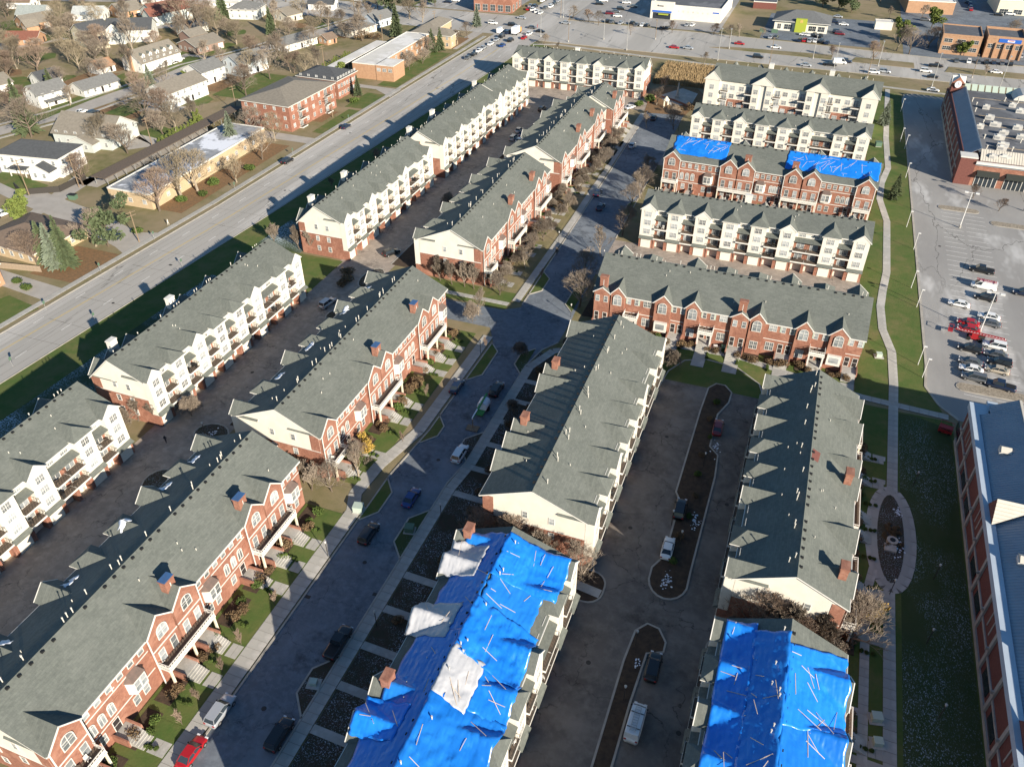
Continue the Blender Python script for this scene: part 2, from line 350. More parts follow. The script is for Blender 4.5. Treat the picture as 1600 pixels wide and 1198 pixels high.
# planted kerb bulges along the central street
def bulge(x, y0, y1, d, m='lawn'):
    pts = [(x, y0), (x + d, y0 + 3), (x + d, y1 - 3), (x, y1)]
    if d < 0: pts = pts[::-1]
    sheet('kerb_bulge', pts, .13, m, 0); kerb([(x, y0), (x + d, y0 + 3), (x + d, y1 - 3), (x, y1)])
bulge(-57, 78.5, 89.5, 2.4); bulge(-55.8, 100, 109, 2.4); bulge(-55.4, 121, 136, 2.6); bulge(-46.5, 73.5, 85, -2.6, 'lawn_frost'); bulge(-46.5, 44.5, 54.5, -2.6, 'mulch_frost')
bulge(-45.6, 98.5, 107, -2.6, 'mulch_frost'); bulge(-45.4, 127, 137, -2.4, 'lawn_frost'); bulge(-54.7, 158, 170, 2.6); bulge(-42.3, 208, 220, -2); bulge(-42.5, 154, 168, -2.4)
# alley between the white row and the brick row
sheet('service_alley', [(-106, 5), (-91, 5), (-91, 141), (-90, 149), (-91.5, 152), (-91.5, 300), (-62, 300), (-62, 313), (-116, 313), (-106, 296)], .028, 'asphalt_tan')
sheet('planting_bed', rect(-92.5, 8, -86.4, 52), .12, 'mulch', 0); sheet('planting_bed', rect(-92.5, 60, -86.4, 78), .12, 'mulch', 0); sheet('planting_bed', rect(-92.5, 92, -86.4, 134), .12, 'mulch', 0)
sheet('planting_bed', rect(-92.5, 160, -86.4, 206), .12, 'mulch', 0); sheet('planting_bed', rect(-92.5, 222, -86.4, 250), .12, 'mulch', 0)
for a in ((-92.6, 8, 52), (-92.6, 60, 78), (-92.6, 92, 134), (-92.6, 160, 206), (-92.6, 222, 250)): kerb([(a[0], a[1]), (a[0], a[2])])
for (x, y, rx, ry) in ((-94.6, 74.5, 2.9, 3.2), (-94.2, 88.6, 3.4, 2.8), (-93, 133.5, 2.6, 3), (-94, 152, 2.6, 5)):
    pts = [(x + rx * math.cos(R(a)), y + ry * math.sin(R(a))) for a in range(0, 360, 24)]
    sheet('planting_bed', pts, .13, 'mulch_frost', 0); kerb(pts, True)
# loop drive with its islands
LOOP = [(-18.6, 5), (4.8, 5), (4.8, 120), (4.2, 134), (2, 141), (-3, 145.2), (-10, 146), (-14, 144), (-16.5, 139), (-17.8, 128)]
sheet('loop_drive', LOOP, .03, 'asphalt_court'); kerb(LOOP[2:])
def island(pts, m):
    sheet('drive_island', pts, .14, m, 0); kerb(pts, True, .3, .17)
isl1 = [(-8.3, 86)] + [(-5.3 + 3.0 * math.cos(R(a)), 84.2 + 3.6 * math.sin(R(a))) for a in range(190, 351, 20)] + [(-2.4, 87), (-2.2, 110), (-2.6, 116), (-4.4, 118), (-4.5, 128), (-3, 132.5), (-2.9, 136), (-4.5, 138), (-6.3, 138), (-7.6, 136), (-7.9, 128), (-8, 104), (-6.9, 102), (-6.9, 89)]
island(isl1, 'mulch')
isl2 = [(-8.6, 20), (-6.4, 20), (-6, 62), (-5.6, 70.3), (-3.4, 71.3), (-3.4, 73), (-4.8, 75), (-6.6, 75.3), (-8, 73.5), (-8.4, 68)]
island(isl2, 'mulch')
isl3 = rounded(-27, 75.8, -14.3, 82, 2.4); sheet('planting_bed', isl3, .12, 'mulch', 0); kerb(isl3, True)
strip('footpath', [(-22, 79), (-14.6, 78)], 1.6, .16, 'concrete', 0)
isl4 = rounded(2.2, 66, 6.5, 76, 1.6); sheet('planting_bed', isl4, .12, 'mulch', 0); kerb(isl4, True)
# alleys of the right-hand block
sheet('service_alley', rect(-42.3, 173.5, 21.5, 193.4), .026, 'asphalt_tan'); sheet('service_alley', rect(-42.6, 249, 21.5, 268.6), .026, 'asphalt_tan'); sheet('service_alley', rect(-36, 288, 21, 303), .026, 'asphalt')
sheet('service_alley', rect(-106, 299, -56, 313.6), .024, 'asphalt_tan')
# footpath on the right with its oval
slabbed_walk('footpath', [(26.95, 30), (26.95, 94)], 1.7, 1.6); slabbed_walk('footpath', [(27.5, 117), (28.0, 150.8), (27.7, 163), (25.8, 171.7), (25.3, 181.8)], 1.8, 1.6)
strip('footpath', [(25.3, 181.8), (25.8, 190), (26.7, 200), (26.8, 231), (24.8, 246), (25.3, 259), (27.2, 272), (26.6, 300), (27.2, 358)], 1.8, .12, 'concrete', 0)
ov = [(27.2 + 3.0 * math.cos(R(a)), 106 + 11.3 * math.sin(R(a))) for a in range(0, 360, 15)]
slabbed_walk('oval_footpath', ov + [ov[0]], 2.0, 2.2, .125)
ovi = [(27.2 + 2.1 * math.cos(R(a)), 106 + 10.2 * math.sin(R(a))) for a in range(0, 360, 15)]
sheet('oval_bed', ovi, .16, 'mulch_frost', 0)
slabbed_walk('footpath', [(23.6, 40), (23.6, 92), (24.6, 98)], 1.3, 1.5)
slabbed_walk('footpath', [(-36, 147.2), (-14, 149), (-4, 149.4), (4, 147.6), (12, 145.6), (22, 143.8), (38, 142.8)], 1.7, 1.7)
for y in (51, 58, 64.5, 71.5, 84): strip('footpath', [(19.6, y), (26.3, y - .3)], 1.1, .11, 'concrete', 0)
for y in (89.5, 94.8, 102, 108, 114.5, 119.5, 126): strip('footpath', [(19.6, y), (26.4 if y < 90 or y > 116 else 24.2, y - .3)], 1.2, .11, 'concrete', 0)
# lawns
sheet('lawn', [(19.8, 5), (38.6, 5), (38.6, 141.5), (19.8, 141.5)], .05, 'lawn'); sheet('frosted_lawn', [(28.3, 5), (38.3, 5), (38.2, 139), (32, 141), (28.9, 141)], .06, 'lawn_frost')
sheet('lawn', [(20.5, 144), (37, 144), (34.4, 152), (33.8, 200), (32.9, 300), (32.2, 352), (20.5, 357)], .05, 'lawn')
sheet('lawn', rect(-36, 136, 20, 152), .04, 'lawn')
sheet('frosted_lawn', [(-148, 10), (-118.5, 10), (-117.5, 290), (-116, 330), (-131, 330), (-139, 177)], .05, 'lawn_rime')
sheet('lawn', [(-150, 10), (-139.5, 10), (-134.5, 86), (-131, 177), (-126.5, 250), (-122, 300), (-118, 370), (-128.6, 376), (-138.4, 177), (-144.8, 86)], .07, 'lawn')
sheet('lawn', rect(-136, 139.5, -105, 157), .09, 'lawn')
sheet('lawn', rect(-86, 150, -57.5, 157.5), .08, 'lawn')
sheet('lawn', rect(-86, 79.6, -60, 85), .08, 'grass')
# mulch beds and leaf litter at the brick fronts
for y0, y1 in ((26, 79), (86, 138), (159, 210), (217, 283)): sheet('front_yard', rect(-67.3, y0, -60 if y0 < 150 else -58, y1), .09, 'lawn' if y0 < 150 else 'grass', 0)
sheet('front_yard', rect(-44.3, 14, -35, 136), .07, 'mulch_frost'); sheet('front_yard', rect(-39.9, 153.5, -37.2, 172), .07, 'mulch')
sheet('front_yard', rect(-37, 214, 22, 229), .07, 'grass')
sheet('garden_bed', [(-60, 316), (-58, 297), (-43, 299), (-40, 325), (-44, 332), (-57, 332)], .06, 'leaf_mulch'); sheet('garden_court', [(-57, 318), (-50, 308), (-43, 312), (-43, 326), (-50, 331)], .1, 'concrete')
# parking lots
sheet('parking_lot', [(34.6, 158), (34.2, 152), (36.5, 146.5), (40, 142.5), (300, 140), (300, 353), (36.5, 355), (33.4, 353), (32.6, 345), (33.3, 290)], .03, 'asphalt_lot')
kerb([(40, 142.4), (36.4, 146.4), (34.1, 152), (34.5, 160), (33.2, 290), (32.5, 345), (33.3, 353.2), (36.5, 355.2), (44, 355)], w=.5)
line_me = MB().box(-2.6, -.06, 0, 2.6, .06, .005).mesh('bay_line', 'paint_white')
lot = sheet('parking_bays', rect(38, 150, 60, 246), .034, 'asphalt_lot')
for i in range(34):
    for x in (44.0, 50.0): ob('bay_line', line_me, lot, (x, 152 + i * 2.75, .036), R(-3))
for cx, cy, w in ((47, 154.6, 7), (46.2, 246.5, 5.5), (60, 240, 6)):
    pts = [(cx + (w - 1.5) * sx + 1.4 * math.cos(R(a)), cy + .0 + 1.4 * math.sin(R(a))) for sx, rr in ((1, range(-90, 91, 30)), (-1, range(90, 271, 30))) for a in rr]
    sheet('lot_island', pts, .16, 'gravel', 0); kerb(pts, True)
sheet('parking_lot', rect(-92, 424, -50, 500), .03, 'asphalt_lot'); sheet('parking_lot', rect(-126, 425, -92, 520), .032, 'asphalt_lot'); sheet('parking_lot', rect(-30, 421, 24, 475), .03, 'asphalt')
sheet('parking_lot', rect(34, 414, 120, 560), .028, 'asphalt'); sheet('parking_lot', rect(-215, 424, -160, 520), .028, 'asphalt_lot')
# patches of leaf litter, tired turf and greener lawn among the houses
_pr = random.Random(77)
for i in range(90):
    cx = _pr.uniform(-430, -206); cy = _pr.uniform(205, 440)
    if cy < 205 + (-206 - cx) * .3: continue
    r0 = _pr.uniform(5, 13); n_ = 11; a0 = _pr.random()
    sheet('turf_patch', [(cx + r0 * _pr.uniform(.7, 1.3) * math.cos(6.283 * k / n_ + a0), cy + r0 * _pr.uniform(.7, 1.3) * math.sin(6.283 * k / n_ + a0)) for k in range(n_)], .004 + i * .0002, ('leaf_mulch', 'lawn', 'turf_tan', 'lawn', 'turf_tan')[i % 5])
# streets of the houses on the left
sheet('residential_street', [(-290, 140), (-278, 140), (-265.5, 190), (-255, 220), (-250.5, 253), (-249, 287), (-238.5, 318), (-232, 345), (-222, 384), (-231, 386), (-241, 345), (-247.5, 318), (-258, 287), (-260, 253), (-264, 220), (-275, 190)], .025, 'driveway')
for off in (7.5, -7.5):
    strip('sidewalk', [(x + off, y) for x, y in ((-284, 140), (-270, 190), (-259.5, 220), (-255.3, 253), (-253.5, 287), (-243, 318), (-236.5, 345), (-227, 384))], 1.4, .08, 'concrete', 0)
sheet('residential_street', [(-262, 172), (-230, 160), (-212, 155), (-185, 149), (-166, 143), (-160, 140), (-160, 154), (-166, 152), (-185, 158), (-212, 164), (-230, 170), (-258, 182)], .027, 'driveway')
sheet('residential_street', [(-420, 262), (-350, 280), (-333, 318), (-300, 345), (-306, 349), (-340, 322), (-358, 288), (-420, 270)], .025, 'driveway')
sheet('residential_street', [(-520, 330), (-345, 384), (-345, 392), (-520, 340)], .024, 'driveway')
for pts in ([(-212, 176), (-204, 150), (-200, 150), (-204, 178)], [(-205, 226), (-196, 226), (-199, 172), (-207, 172)], [(-161, 115), (-161, 121), (-196, 124), (-196, 119)], [(-157, 226), (-190, 226), (-190, 232), (-157, 231)], [(-155, 280), (-165, 287), (-186, 287), (-186, 291), (-155, 290)], [(-240, 232), (-222, 236), (-222, 243), (-249, 239)], [(-258, 298), (-258, 303), (-270, 303), (-270, 297)], [(-249, 228), (-232, 215), (-210, 212), (-206, 206), (-212, 200)], [(-163, 384), (-163, 352), (-158, 352), (-158, 384)]):
    sheet('driveway', pts, .035, 'driveway')
for pts in (rect(-163, 236, -158, 262), rect(-166, 264, -158, 282), rect(-167, 292, -158, 345), [(-236, 172), (-214, 168), (-214, 160), (-236, 166)], rect(-262, 205, -270, 245), rect(-258, 262, -266, 300), rect(-258, 305, -264, 325), rect(-246, 226, -236, 262), [(-165, 92), (-160.5, 112), (-172, 114), (-180, 96)], rect(-360, 296, -345, 306), rect(-350, 305, -335, 330), rect(-222, 258, -208, 290)):
    sheet('lawn', pts, .045, 'lawn')
for pts in (rect(-176, 124, -162, 140), rect(-190, 246, -165, 258), rect(-172, 352, -160, 372), rect(-172, 166, -163, 222), rect(-232, 262, -222, 300), rect(-290, 240, -276, 268)):
    sheet('leaf_bed', pts, .04, 'leaf_mulch')
# manhole covers and drains
mh = MB().tube((0, 0, 0), (0, 0, .012), .36, n=14).mesh('manhole_cover', 'rail'); dr = MB().box(-.45, -.3, 0, .45, .3, .012).mesh('drain', 'rail')
for x, y in ((-52, 44), (-51.5, 71), (-50.5, 97), (-49.5, 121), (-98, 40), (-98.5, 108), (-13, 66), (-13.5, 93), (-12.5, 118), (1, 60), (.8, 104), (-146, 120), (-144, 190), (-150, 240), (-48, 190), (60, 190), (40, 220)): o = ob('manhole_cover', mh, None, (x, y, .04)); o['kind'] = 'structure'
for x, y in ((-56.4, 62), (-56.4, 34), (-46.9, 66), (-92.9, 58), (-17.6, 74), (4.2, 82), (-145.6, 140)): o = ob('drain', dr, None, (x, y, .04)); o['kind'] = 'structure'
# ---------------------------------------------------------------- townhouse parts (facade frame: x along the wall, -y outward, z up)
def window_me(w, h, kind='cross'):
    def mk():
        b = MB(); t = .09; d = -.07
        b.box(-w / 2 - t, d, -h / 2 - t, w / 2 + t, 0, -h / 2).box(-w / 2 - t, d, h / 2, w / 2 + t, 0, h / 2 + t)
        b.box(-w / 2 - t, d, -h / 2, -w / 2, 0, h / 2).box(w / 2, d, -h / 2, w / 2 + t, 0, h / 2)
        if kind in ('cross', 'double'): b.box(-w / 2, -.05, -.03, w / 2, -.01, .03)
        if kind in ('cross', 'slide'): b.box(-.05, -.055, -h / 2, .05, -.01, h / 2)
        if kind == 'cross':
            for x in (-w / 4, w / 4): b.box(x - .02, -.045, -h / 2, x + .02, -.012, h / 2)
        return b.mesh('window', 'trim')
    return cached(('win', w, h, kind), mk)
def pane_me(w, h, m='glass'): return cached(('pane', w, h, m), lambda: MB().box(-w / 2, -.03, -h / 2, w / 2, 0, h / 2).mesh('pane', m))
def arch_pts(w, h, n=8, t=0):
    r = w / 2; return [(-r - t, -h / 2 - t), (r + t, -h / 2 - t)] + [((r + t) * math.cos(R(a)), h / 2 - r + (r + t) * math.sin(R(a))) for a in [180 * i / n for i in range(n + 1)]]
def arch_win_me(w, h):
    def mk():
        b = MB(); o = arch_pts(w, h, 8, .11); i = arch_pts(w, h, 8, 0); k = len(o)
        for a in range(k):
            c = (a + 1) % k
            b.poly([(o[a][0], -.08, o[a][1]), (o[c][0], -.08, o[c][1]), (i[c][0], -.08, i[c][1]), (i[a][0], -.08, i[a][1])])
            b.poly([(o[a][0], 0, o[a][1]), (o[c][0], 0, o[c][1]), (o[c][0], -.08, o[c][1]), (o[a][0], -.08, o[a][1])])
            b.poly([(i[a][0], -.08, i[a][1]), (i[c][0], -.08, i[c][1]), (i[c][0], 0, i[c][1]), (i[a][0], 0, i[a][1])])
        z = h / 2 - w / 2
        b.box(-w / 2, -.06, z - .04, w / 2, -.01, z + .04).box(-.04, -.065, -h / 2, .04, -.01, h / 2 - .05)
        if w > 1.2: b.box(-w / 2, -.055, -h * .15, w / 2, -.01, -h * .15 + .05)
        return b.mesh('arched_window', 'trim')
    return cached(('awin', w, h), mk)
def arch_pane_me(w, h): return cached(('apane', w, h), lambda: MB().prism(arch_pts(w, h), -.025, 0, 'y').mesh('pane', 'glass'))
BALC = []
class Facade:
    def __init__(s, root, L, D, side, k=1.0): s.root, s.L, s.D, s.side, s.k = root, L, D, side, k; s.white = s.blue = False
    def put(s, name, me, x, o=0, z=0, parent=None, sx=None):
        x *= s.k
        if s.side == 'front': loc, rz = (x, -o, z), 0
        elif s.side == 'back': loc, rz = (s.L - x, s.D + o, z), math.pi
        elif s.side == 'near': loc, rz = (-o, s.D - x, z), -math.pi / 2
        else: loc, rz = (s.L + o, x, z), math.pi / 2
        q = ob(name, me, s.root, loc, rz, (sx, 1, 1) if sx else None)
        if name == 'balcony': BALC.append((s.root, loc, rz))
        return q
    def window(s, x, z, w, h, o=0, kind='cross', gm='glass', name='window'):
        f = s.put(name, window_me(w, h, kind), x, o, z); ob('pane', pane_me(w, h, gm), f); return f
    def arched(s, x, z, w, h, o=0):
        f = s.put('arched_window', arch_win_me(w, h), x, o, z); ob('pane', arch_pane_me(w, h), f); return f
def gable_roof_me(hw, rise, front, depth, e, cap, hip=False):
    def mk():
        b = MB(); mats = ['shingle', cap, 'trim']; z0 = e - .12; zt = e + rise
        if hip:
            y1 = front + 2.1; P = lambda x, y, z: (x, y, z)
            b.poly([P(-hw, front, z0 + .14), P(hw, front, z0 + .14), P(0, y1, zt)])
            b.poly([P(hw, front, z0 + .14), P(hw, depth, z0 + .14), P(0, depth, zt), P(0, y1, zt)]); b.poly([P(-hw, depth, z0 + .14), P(-hw, front, z0 + .14), P(0, y1, zt), P(0, depth, zt)])
            b.box(-hw, front, z0 - .04, hw, front + 1.5, z0 + .135, 2)
        else:
            b.prism([(-hw, z0), (hw, z0), (0, zt)], front, depth, 'y', 0, 1)
            L = math.hypot(hw, zt - z0); a = math.atan2(zt - z0, hw)
            for sg in (-1, 1):
                M = Matrix.Translation((sg * hw / 2, 0, (z0 + zt) / 2)) @ Matrix.Rotation(sg * a, 4, 'Y')
                b.box(-L / 2, front - .07, -.16, L / 2, front + .05, .035, 2, M)
        return b.mesh('gable_roof', mats)
    return cached(('groof', hw, rise, front, depth, e, cap, hip), mk)
def balcony_me(hw, y0, y1, white):
    def mk():
        b = MB(); b.box(-hw, y0, -.16, hw, y1, 0, 0); b.box(-hw - .04, y0 - .05, -.32, hw + .04, y0, .03, 1).box(-hw - .05, y0, -.32, -hw, y1, .03, 1).box(hw, y0, -.32, hw + .05, y1, .03, 1)
        return b.mesh('balcony', ['deck', 'trim'])
    return cached(('balc', hw, y0, y1, white), mk)
def rail_me(hw, y0, y1, white):
    def mk():
        b = MB(); t = .09 if white else .04; h = 1.0
        b.box(-hw, y0 - .03, h - t, hw, y0 + t, h); b.box(-hw, y0 + t, h - t, -hw + t, y1, h); b.box(hw - t, y0 + t, h - t, hw, y1, h)
        if white: b.box(-hw, y0 - .01, .1, hw, y0 + .03, h - t - .28); b.box(-hw + .01, y0 + .03, .1, -hw + .05, y1, h - .37); b.box(hw - .05, y0 + .03, .1, hw - .01, y1, h - .37)
        n = max(3, int(hw * 2 / .45))
        for i in range(n + 1):
            x = -hw + t / 2 + (2 * hw - t) * i / n; b.box(x - t / 3, y0 - .02, .03, x + t / 3, y0 + t / 2, h - t)
        n = max(2, int((y1 - y0) / .45))
        for i in range(1, n):
            y = y0 + (y1 - y0) * i / n
            for x in (-hw + t / 2, hw - t / 2): b.box(x - t / 3, y, .03, x + t / 3, y + t / 2, h - t)
        return b.mesh('railing', ['trim' if white else 'rail'])
    return cached(('rail', hw, y0, y1, white), mk)
def simple(key, fn, m): return cached(key, lambda: fn(MB()).mesh(key if isinstance(key, str) else key[0], m))
def garage_me():
    def f(b):
        b.box(-1.22, -.06, 0, 1.22, 0, 2.3)
        for i in range(1, 4): b.box(-1.2, -.075, i * .575 - .02, 1.2, -.055, i * .575 + .02, 1)
        b.box(-1.3, -.08, 0, -1.22, 0, 2.38, 1).box(1.22, -.08, 0, 1.3, 0, 2.38, 1).box(-1.22, -.08, 2.3, 1.22, 0, 2.38, 1)
        return b
    return simple('garage_door', f, ['garage_white', 'trim'])
def sliding_me(): return window_me(1.7, 2.05, 'slide')
WHITE_PATTERN = 'GrHrGrHrHrGrrHrG'
WB, WR = 3.6, 3.1
def white_side(F, L, e, gables, lite=False, pattern=WHITE_PATTERN):
    tot = sum(WB if c in 'GH' else WR for c in pattern); F.k = L / tot; k = F.k; x = 0
    bay = simple(('bay_wall', round(e, 2)), lambda b: b.box(-WB / 2, -1.4, 2.72, WB / 2, .05, e, 0).box(-WB / 2, -1.38, 0, WB / 2, 0, 2.72, 1).box(-WB / 2 - .03, -1.43, 2.66, WB / 2 + .03, -1.38, 2.8, 2), ['siding', 'brick', 'trim'])
    skirt = simple('skirt_roof', lambda b: b.prism([(-1.4, 3.4), (-2.15, 2.9), (-2.15, 2.76), (-1.4, 2.76)], -WB / 2 - .03, WB / 2 + .03), 'shingle')
    panel = simple('brick_panel', lambda b: b.box(-WR / 2, -.06, 2.72, WR / 2, 0, 8.3), 'brick')
    shed = simple('shed_roof', lambda b: b.prism([(0, 8.95), (-1.55, 8.4), (-1.55, 8.25), (0, 8.25)], -WR / 2, WR / 2), 'shingle')
    pier = simple('brick_pier', lambda b: b.box(-.16, -1.5, 0, .16, -.02, 2.6), 'brick')
    for i, c in enumerate(pattern):
        w = WB if c in 'GH' else WR; cx = x + w / 2; x += w
        if c in 'GH':
            F.put('bay', bay, cx, 0, 0, sx=k)
            F.put('gable_roof' if c == 'G' else 'hip_roof', gable_roof_me(WB / 2 + .35, 1.75 if c == 'G' else 1.65, -1.75 if c == 'H' else -1.5, 4.5, e, 'siding', c == 'H'), cx, 0, 0, sx=k)
            gables.append((cx * k, (WB / 2 + .35) * k, 1.75, c))
            if lite: continue
            F.put('skirt_roof', skirt, cx, 0, 0, sx=k)
            for z, kd in ((4.75, 0), (7.25, 0), (9.55, 1)): F.window(cx, z, 1.55, 1.3, 1.41)
            if c == 'G': F.put('arch_trim', simple('arch_trim', lambda b: [b.box(-.07, -.05, -.04, .07, 0, .3, 0, Matrix.Translation((1.0 * math.cos(R(a)), 0, 1.0 * math.sin(R(a)))) @ Matrix.Rotation(-R(a - 0), 4, 'Y')) for a in range(0, 181, 15)][0], 'trim'), cx, 1.41, 10.15)
            F.put('garage_door', garage_me(), cx, 1.4, .05)
        else:
            if lite: continue
            F.put('brick_panel', panel, cx, 0, 0, sx=k); F.put('shed_roof', shed, cx, 0, 0, sx=k)
            for z in (3.15, 5.95):
                bl = F.put('balcony', balcony_me(1.5, -1.85, -.08, False), cx, 0, z, sx=k); ob('railing', rail_me(1.5, -1.85, -.1, False), bl)
                d = F.put('sliding_door', sliding_me(), cx, .07, z + 1.12); ob('pane', pane_me(1.7, 2.05, 'glass'), d)
            F.window(cx, 9.75, 1.5, 1.05, .02)
            F.put('garage_door', garage_me(), cx, .02, .05)
            for sg in (-1, 1): F.put('brick_pier', pier, cx + sg * (WR / 2 - .17), 0, 0)
# ---- tall brick front
def stoop_me(n=6, w=2.0, top=1.1, yfront=-2.6):
    def f(b):
        b.box(-w / 2, yfront, 0, w / 2, -.05, top, 0); b.box(-w / 2 - .22, yfront, 0, -w / 2, -.05, top + .45, 1).box(w / 2, yfront, 0, w / 2 + .22, -.05, top + .45, 1)
        return b
    return simple(('stoop', n, w, top, yfront), f, ['concrete', 'brick'])
def steps_me(n=6, w=1.7, top=1.1, y0=-2.6, run=.36):
    def f(b):
        for i in range(n): b.box(-w / 2, y0 - run * (i + 1), 0, w / 2, y0 - run * i, top - top / (n + 0.0) * (i + .6))
        return b
    return simple(('steps', n, w, top, y0), f, 'concrete')
def walk_me(w=1.7, y0=-4.7, y1=-7.6): return simple(('walkway', w, y0, y1), lambda b: b.box(-w / 2, y1, 0, w / 2, (y0 + y1) / 2 - .02, .14).box(-w / 2, (y0 + y1) / 2 + .02, 0, w / 2, y0, .14), 'concrete')
def entry(F, x, w=2.0, o=0, steps=True, far=7.3):
    F.put('stoop', stoop_me(6, w), x, o, 0); F.put('steps', steps_me(6, w - .2), x, o, 0)
    if steps: F.put('walkway', walk_me(w - .2, -4.8, -far + o), x, o, 0)
def chimney(F, x, y, z0, z1, body='brick', capm='brick'):
    c = F.put('chimney', simple(('chimney', round(z1 - z0, 2), body), lambda b: b.box(-.85, -.55, 0, .85, .55, z1 - z0, 0).box(-.95, -.65, z1 - z0, .95, .65, z1 - z0 + .16, 1).box(-.06, -.57, .9, .06, -.55, z1 - z0 - .5, 2), [body, body, 'trim']), x, -y, z0)
    ob('cap', simple(('chimney_cap', capm), lambda b: b.box(-.9, -.6, 0, .9, .6, .1), capm), c, (0, 0, z1 - z0 + .17))
def gable_bay(F, x, e, gables, lite, hw=2.35, rise=2.3, low=False, balcony=True, cap='brick'):
    body = simple(('gable_bay', hw, round(e, 2)), lambda b: b.box(-hw + .05, -.7, 0, hw - .05, .02, e, 0), ['brick'])
    F.put('gable_bay', body, x); F.put('gable_roof', gable_roof_me(hw + .3, rise, -.82, 6.0, e, cap), x); gables.append((x, hw + .3, rise, 'G'))
    if lite: return
    F.arched(x, e - .75 if not low else e - 1.0, 1.75, 2.1, .85 if not low else .72)
    if not low:
        F.put('string_course', simple(('string_course', hw), lambda b: b.box(-hw, -.78, -.09, hw, -.68, .09), 'trim'), x, 0, 6.9)
        for sg in (-1, 1): F.window(x + sg * 1.15, 5.1, .95, 2.1, .71, 'double')
def brick_tall(F, segs, e, gables, lite=False):
    sc1 = lambda w: simple(('string_course_wall', round(w, 2)), lambda b: b.box(-w / 2, -.06, -.08, w / 2, 0, .08), 'trim')
    sc2 = lambda w: simple(('lintel_band', round(w, 2)), lambda b: b.box(-w / 2, -.05, -.05, w / 2, 0, .05), 'trim')
    quoin = simple('corner_board', lambda b: b.box(-.09, -.08, 0, .09, 0, e), 'trim')
    for t, s0, s1, *ex in segs:
        w = s1 - s0; c = (s0 + s1) / 2
        if t in 'ST':
            xs = [c] if t == 'S' else [s0 + w * .25, s0 + w * .75]
            for i, x in enumerate(xs):
                gable_bay(F, x, e, gables, lite)
                if ex and ex[0] == i: chimney(F, x - .2, .2 if F.white else 1.1, e - .2, e + (3.9 if F.white else 3.3), 'trim' if F.white else 'brick', 'copper_blue' if F.blue else ('trim' if F.white else 'brick'))
                if lite: continue
                F.window(x - .9, 2.1, .9, 1.6, .71, 'double'); F.window(x + .9, 2.0, .95, 2.1, .71, 'double', 'door_dark', 'door')
                entry(F, x + .2, 2.4, .7)
            if lite: continue
            hw = w / 2 - .15
            bl = F.put('balcony', balcony_me(hw, -2.5, -.72, True), c, 0, 3.85); ob('railing', rail_me(hw, -2.5, -.75, True), bl)
            for x in ([-hw + .15, hw - .15] if t == 'S' else [-hw + .15, 0, hw - .15]):
                F.put('post', simple('porch_post', lambda b: b.box(-.14, -.14, 0, .14, .14, 3.55).box(-.2, -.2, 0, .2, .2, .9, 1), ['siding_cream', 'brick']), c + x, 2.3, 0)
            F.put('corner_board', quoin, s0 + .02, .7, 0); F.put('corner_board', quoin, s1 - .02, .7, 0)
        elif not lite:
            F.put('string_course', sc1(w), c, 0, 7.35); F.put('string_course', sc1(w), c, 0, 3.6); F.put('frieze', sc2(w), c, 0, e - .35)
            n = 3 if w > 4.2 else 2
            for i in range(n): F.window(s0 + w * (i + .5) / n, 8.65, .85, 1.15, 0, 'double')
            if t == 'B':
                bb = F.put('box_bay', simple('box_bay', lambda b: b.prism([(-1.5, 0), (-1.05, -1.0), (1.05, -1.0), (1.5, 0)], 0, 2.5, 'z'), 'trim'), c - .3, 0, 4.15)
                ob('bay_roof', simple('bay_roof', lambda b: [b.poly(p) for p in ([(-1.65, 0, 0), (-1.15, -1.15, 0), (-.8, 0, .85)], [(-1.15, -1.15, 0), (1.15, -1.15, 0), (.8, 0, .85), (-.8, 0, .85)], [(1.15, -1.15, 0), (1.65, 0, 0), (.8, 0, .85)])][0], 'bay_roof'), bb, (0, 0, 2.5))
                for dx in (-.52, .52): q = ob('window', window_me(.85, 1.7, 'double'), bb, (dx, -1.0, 1.3))
                for dx in (-.52, .52): ob('pane', pane_me(.85, 1.7), bb, (dx, -1.0, 1.3))
                for sg in (-1, 1): F.window(c - .3 + sg * .9, 2.1, .9, 1.5, 0, 'double')
            else:
                for i in range(3): F.arched(s0 + w * (i + .5) / 3.6, 5.35, .9, 2.0, .01)
                F.put('cross_ornament', simple('cross_ornament', lambda b: b.box(-.09, -.06, -.4, .09, 0, .4).box(-.36, -.06, -.09, -.09, 0, .09).box(.09, -.06, -.09, .36, 0, .09), 'trim'), s1 - .55, 0, 7.95)
                F.put('brick_panel', simple('relief_panel', lambda b: b.box(-.4, -.05, -.9, .4, 0, .9), 'brick'), s1 - .55, 0, 5.3)
                F.window(c + .9, 2.1, 1.0, 2.1, .0, 'double', 'door_dark', 'door'); F.window(c - 1.4, 2.2, .9, 1.5, 0, 'double')
                entry(F, c + .9, 2.2)
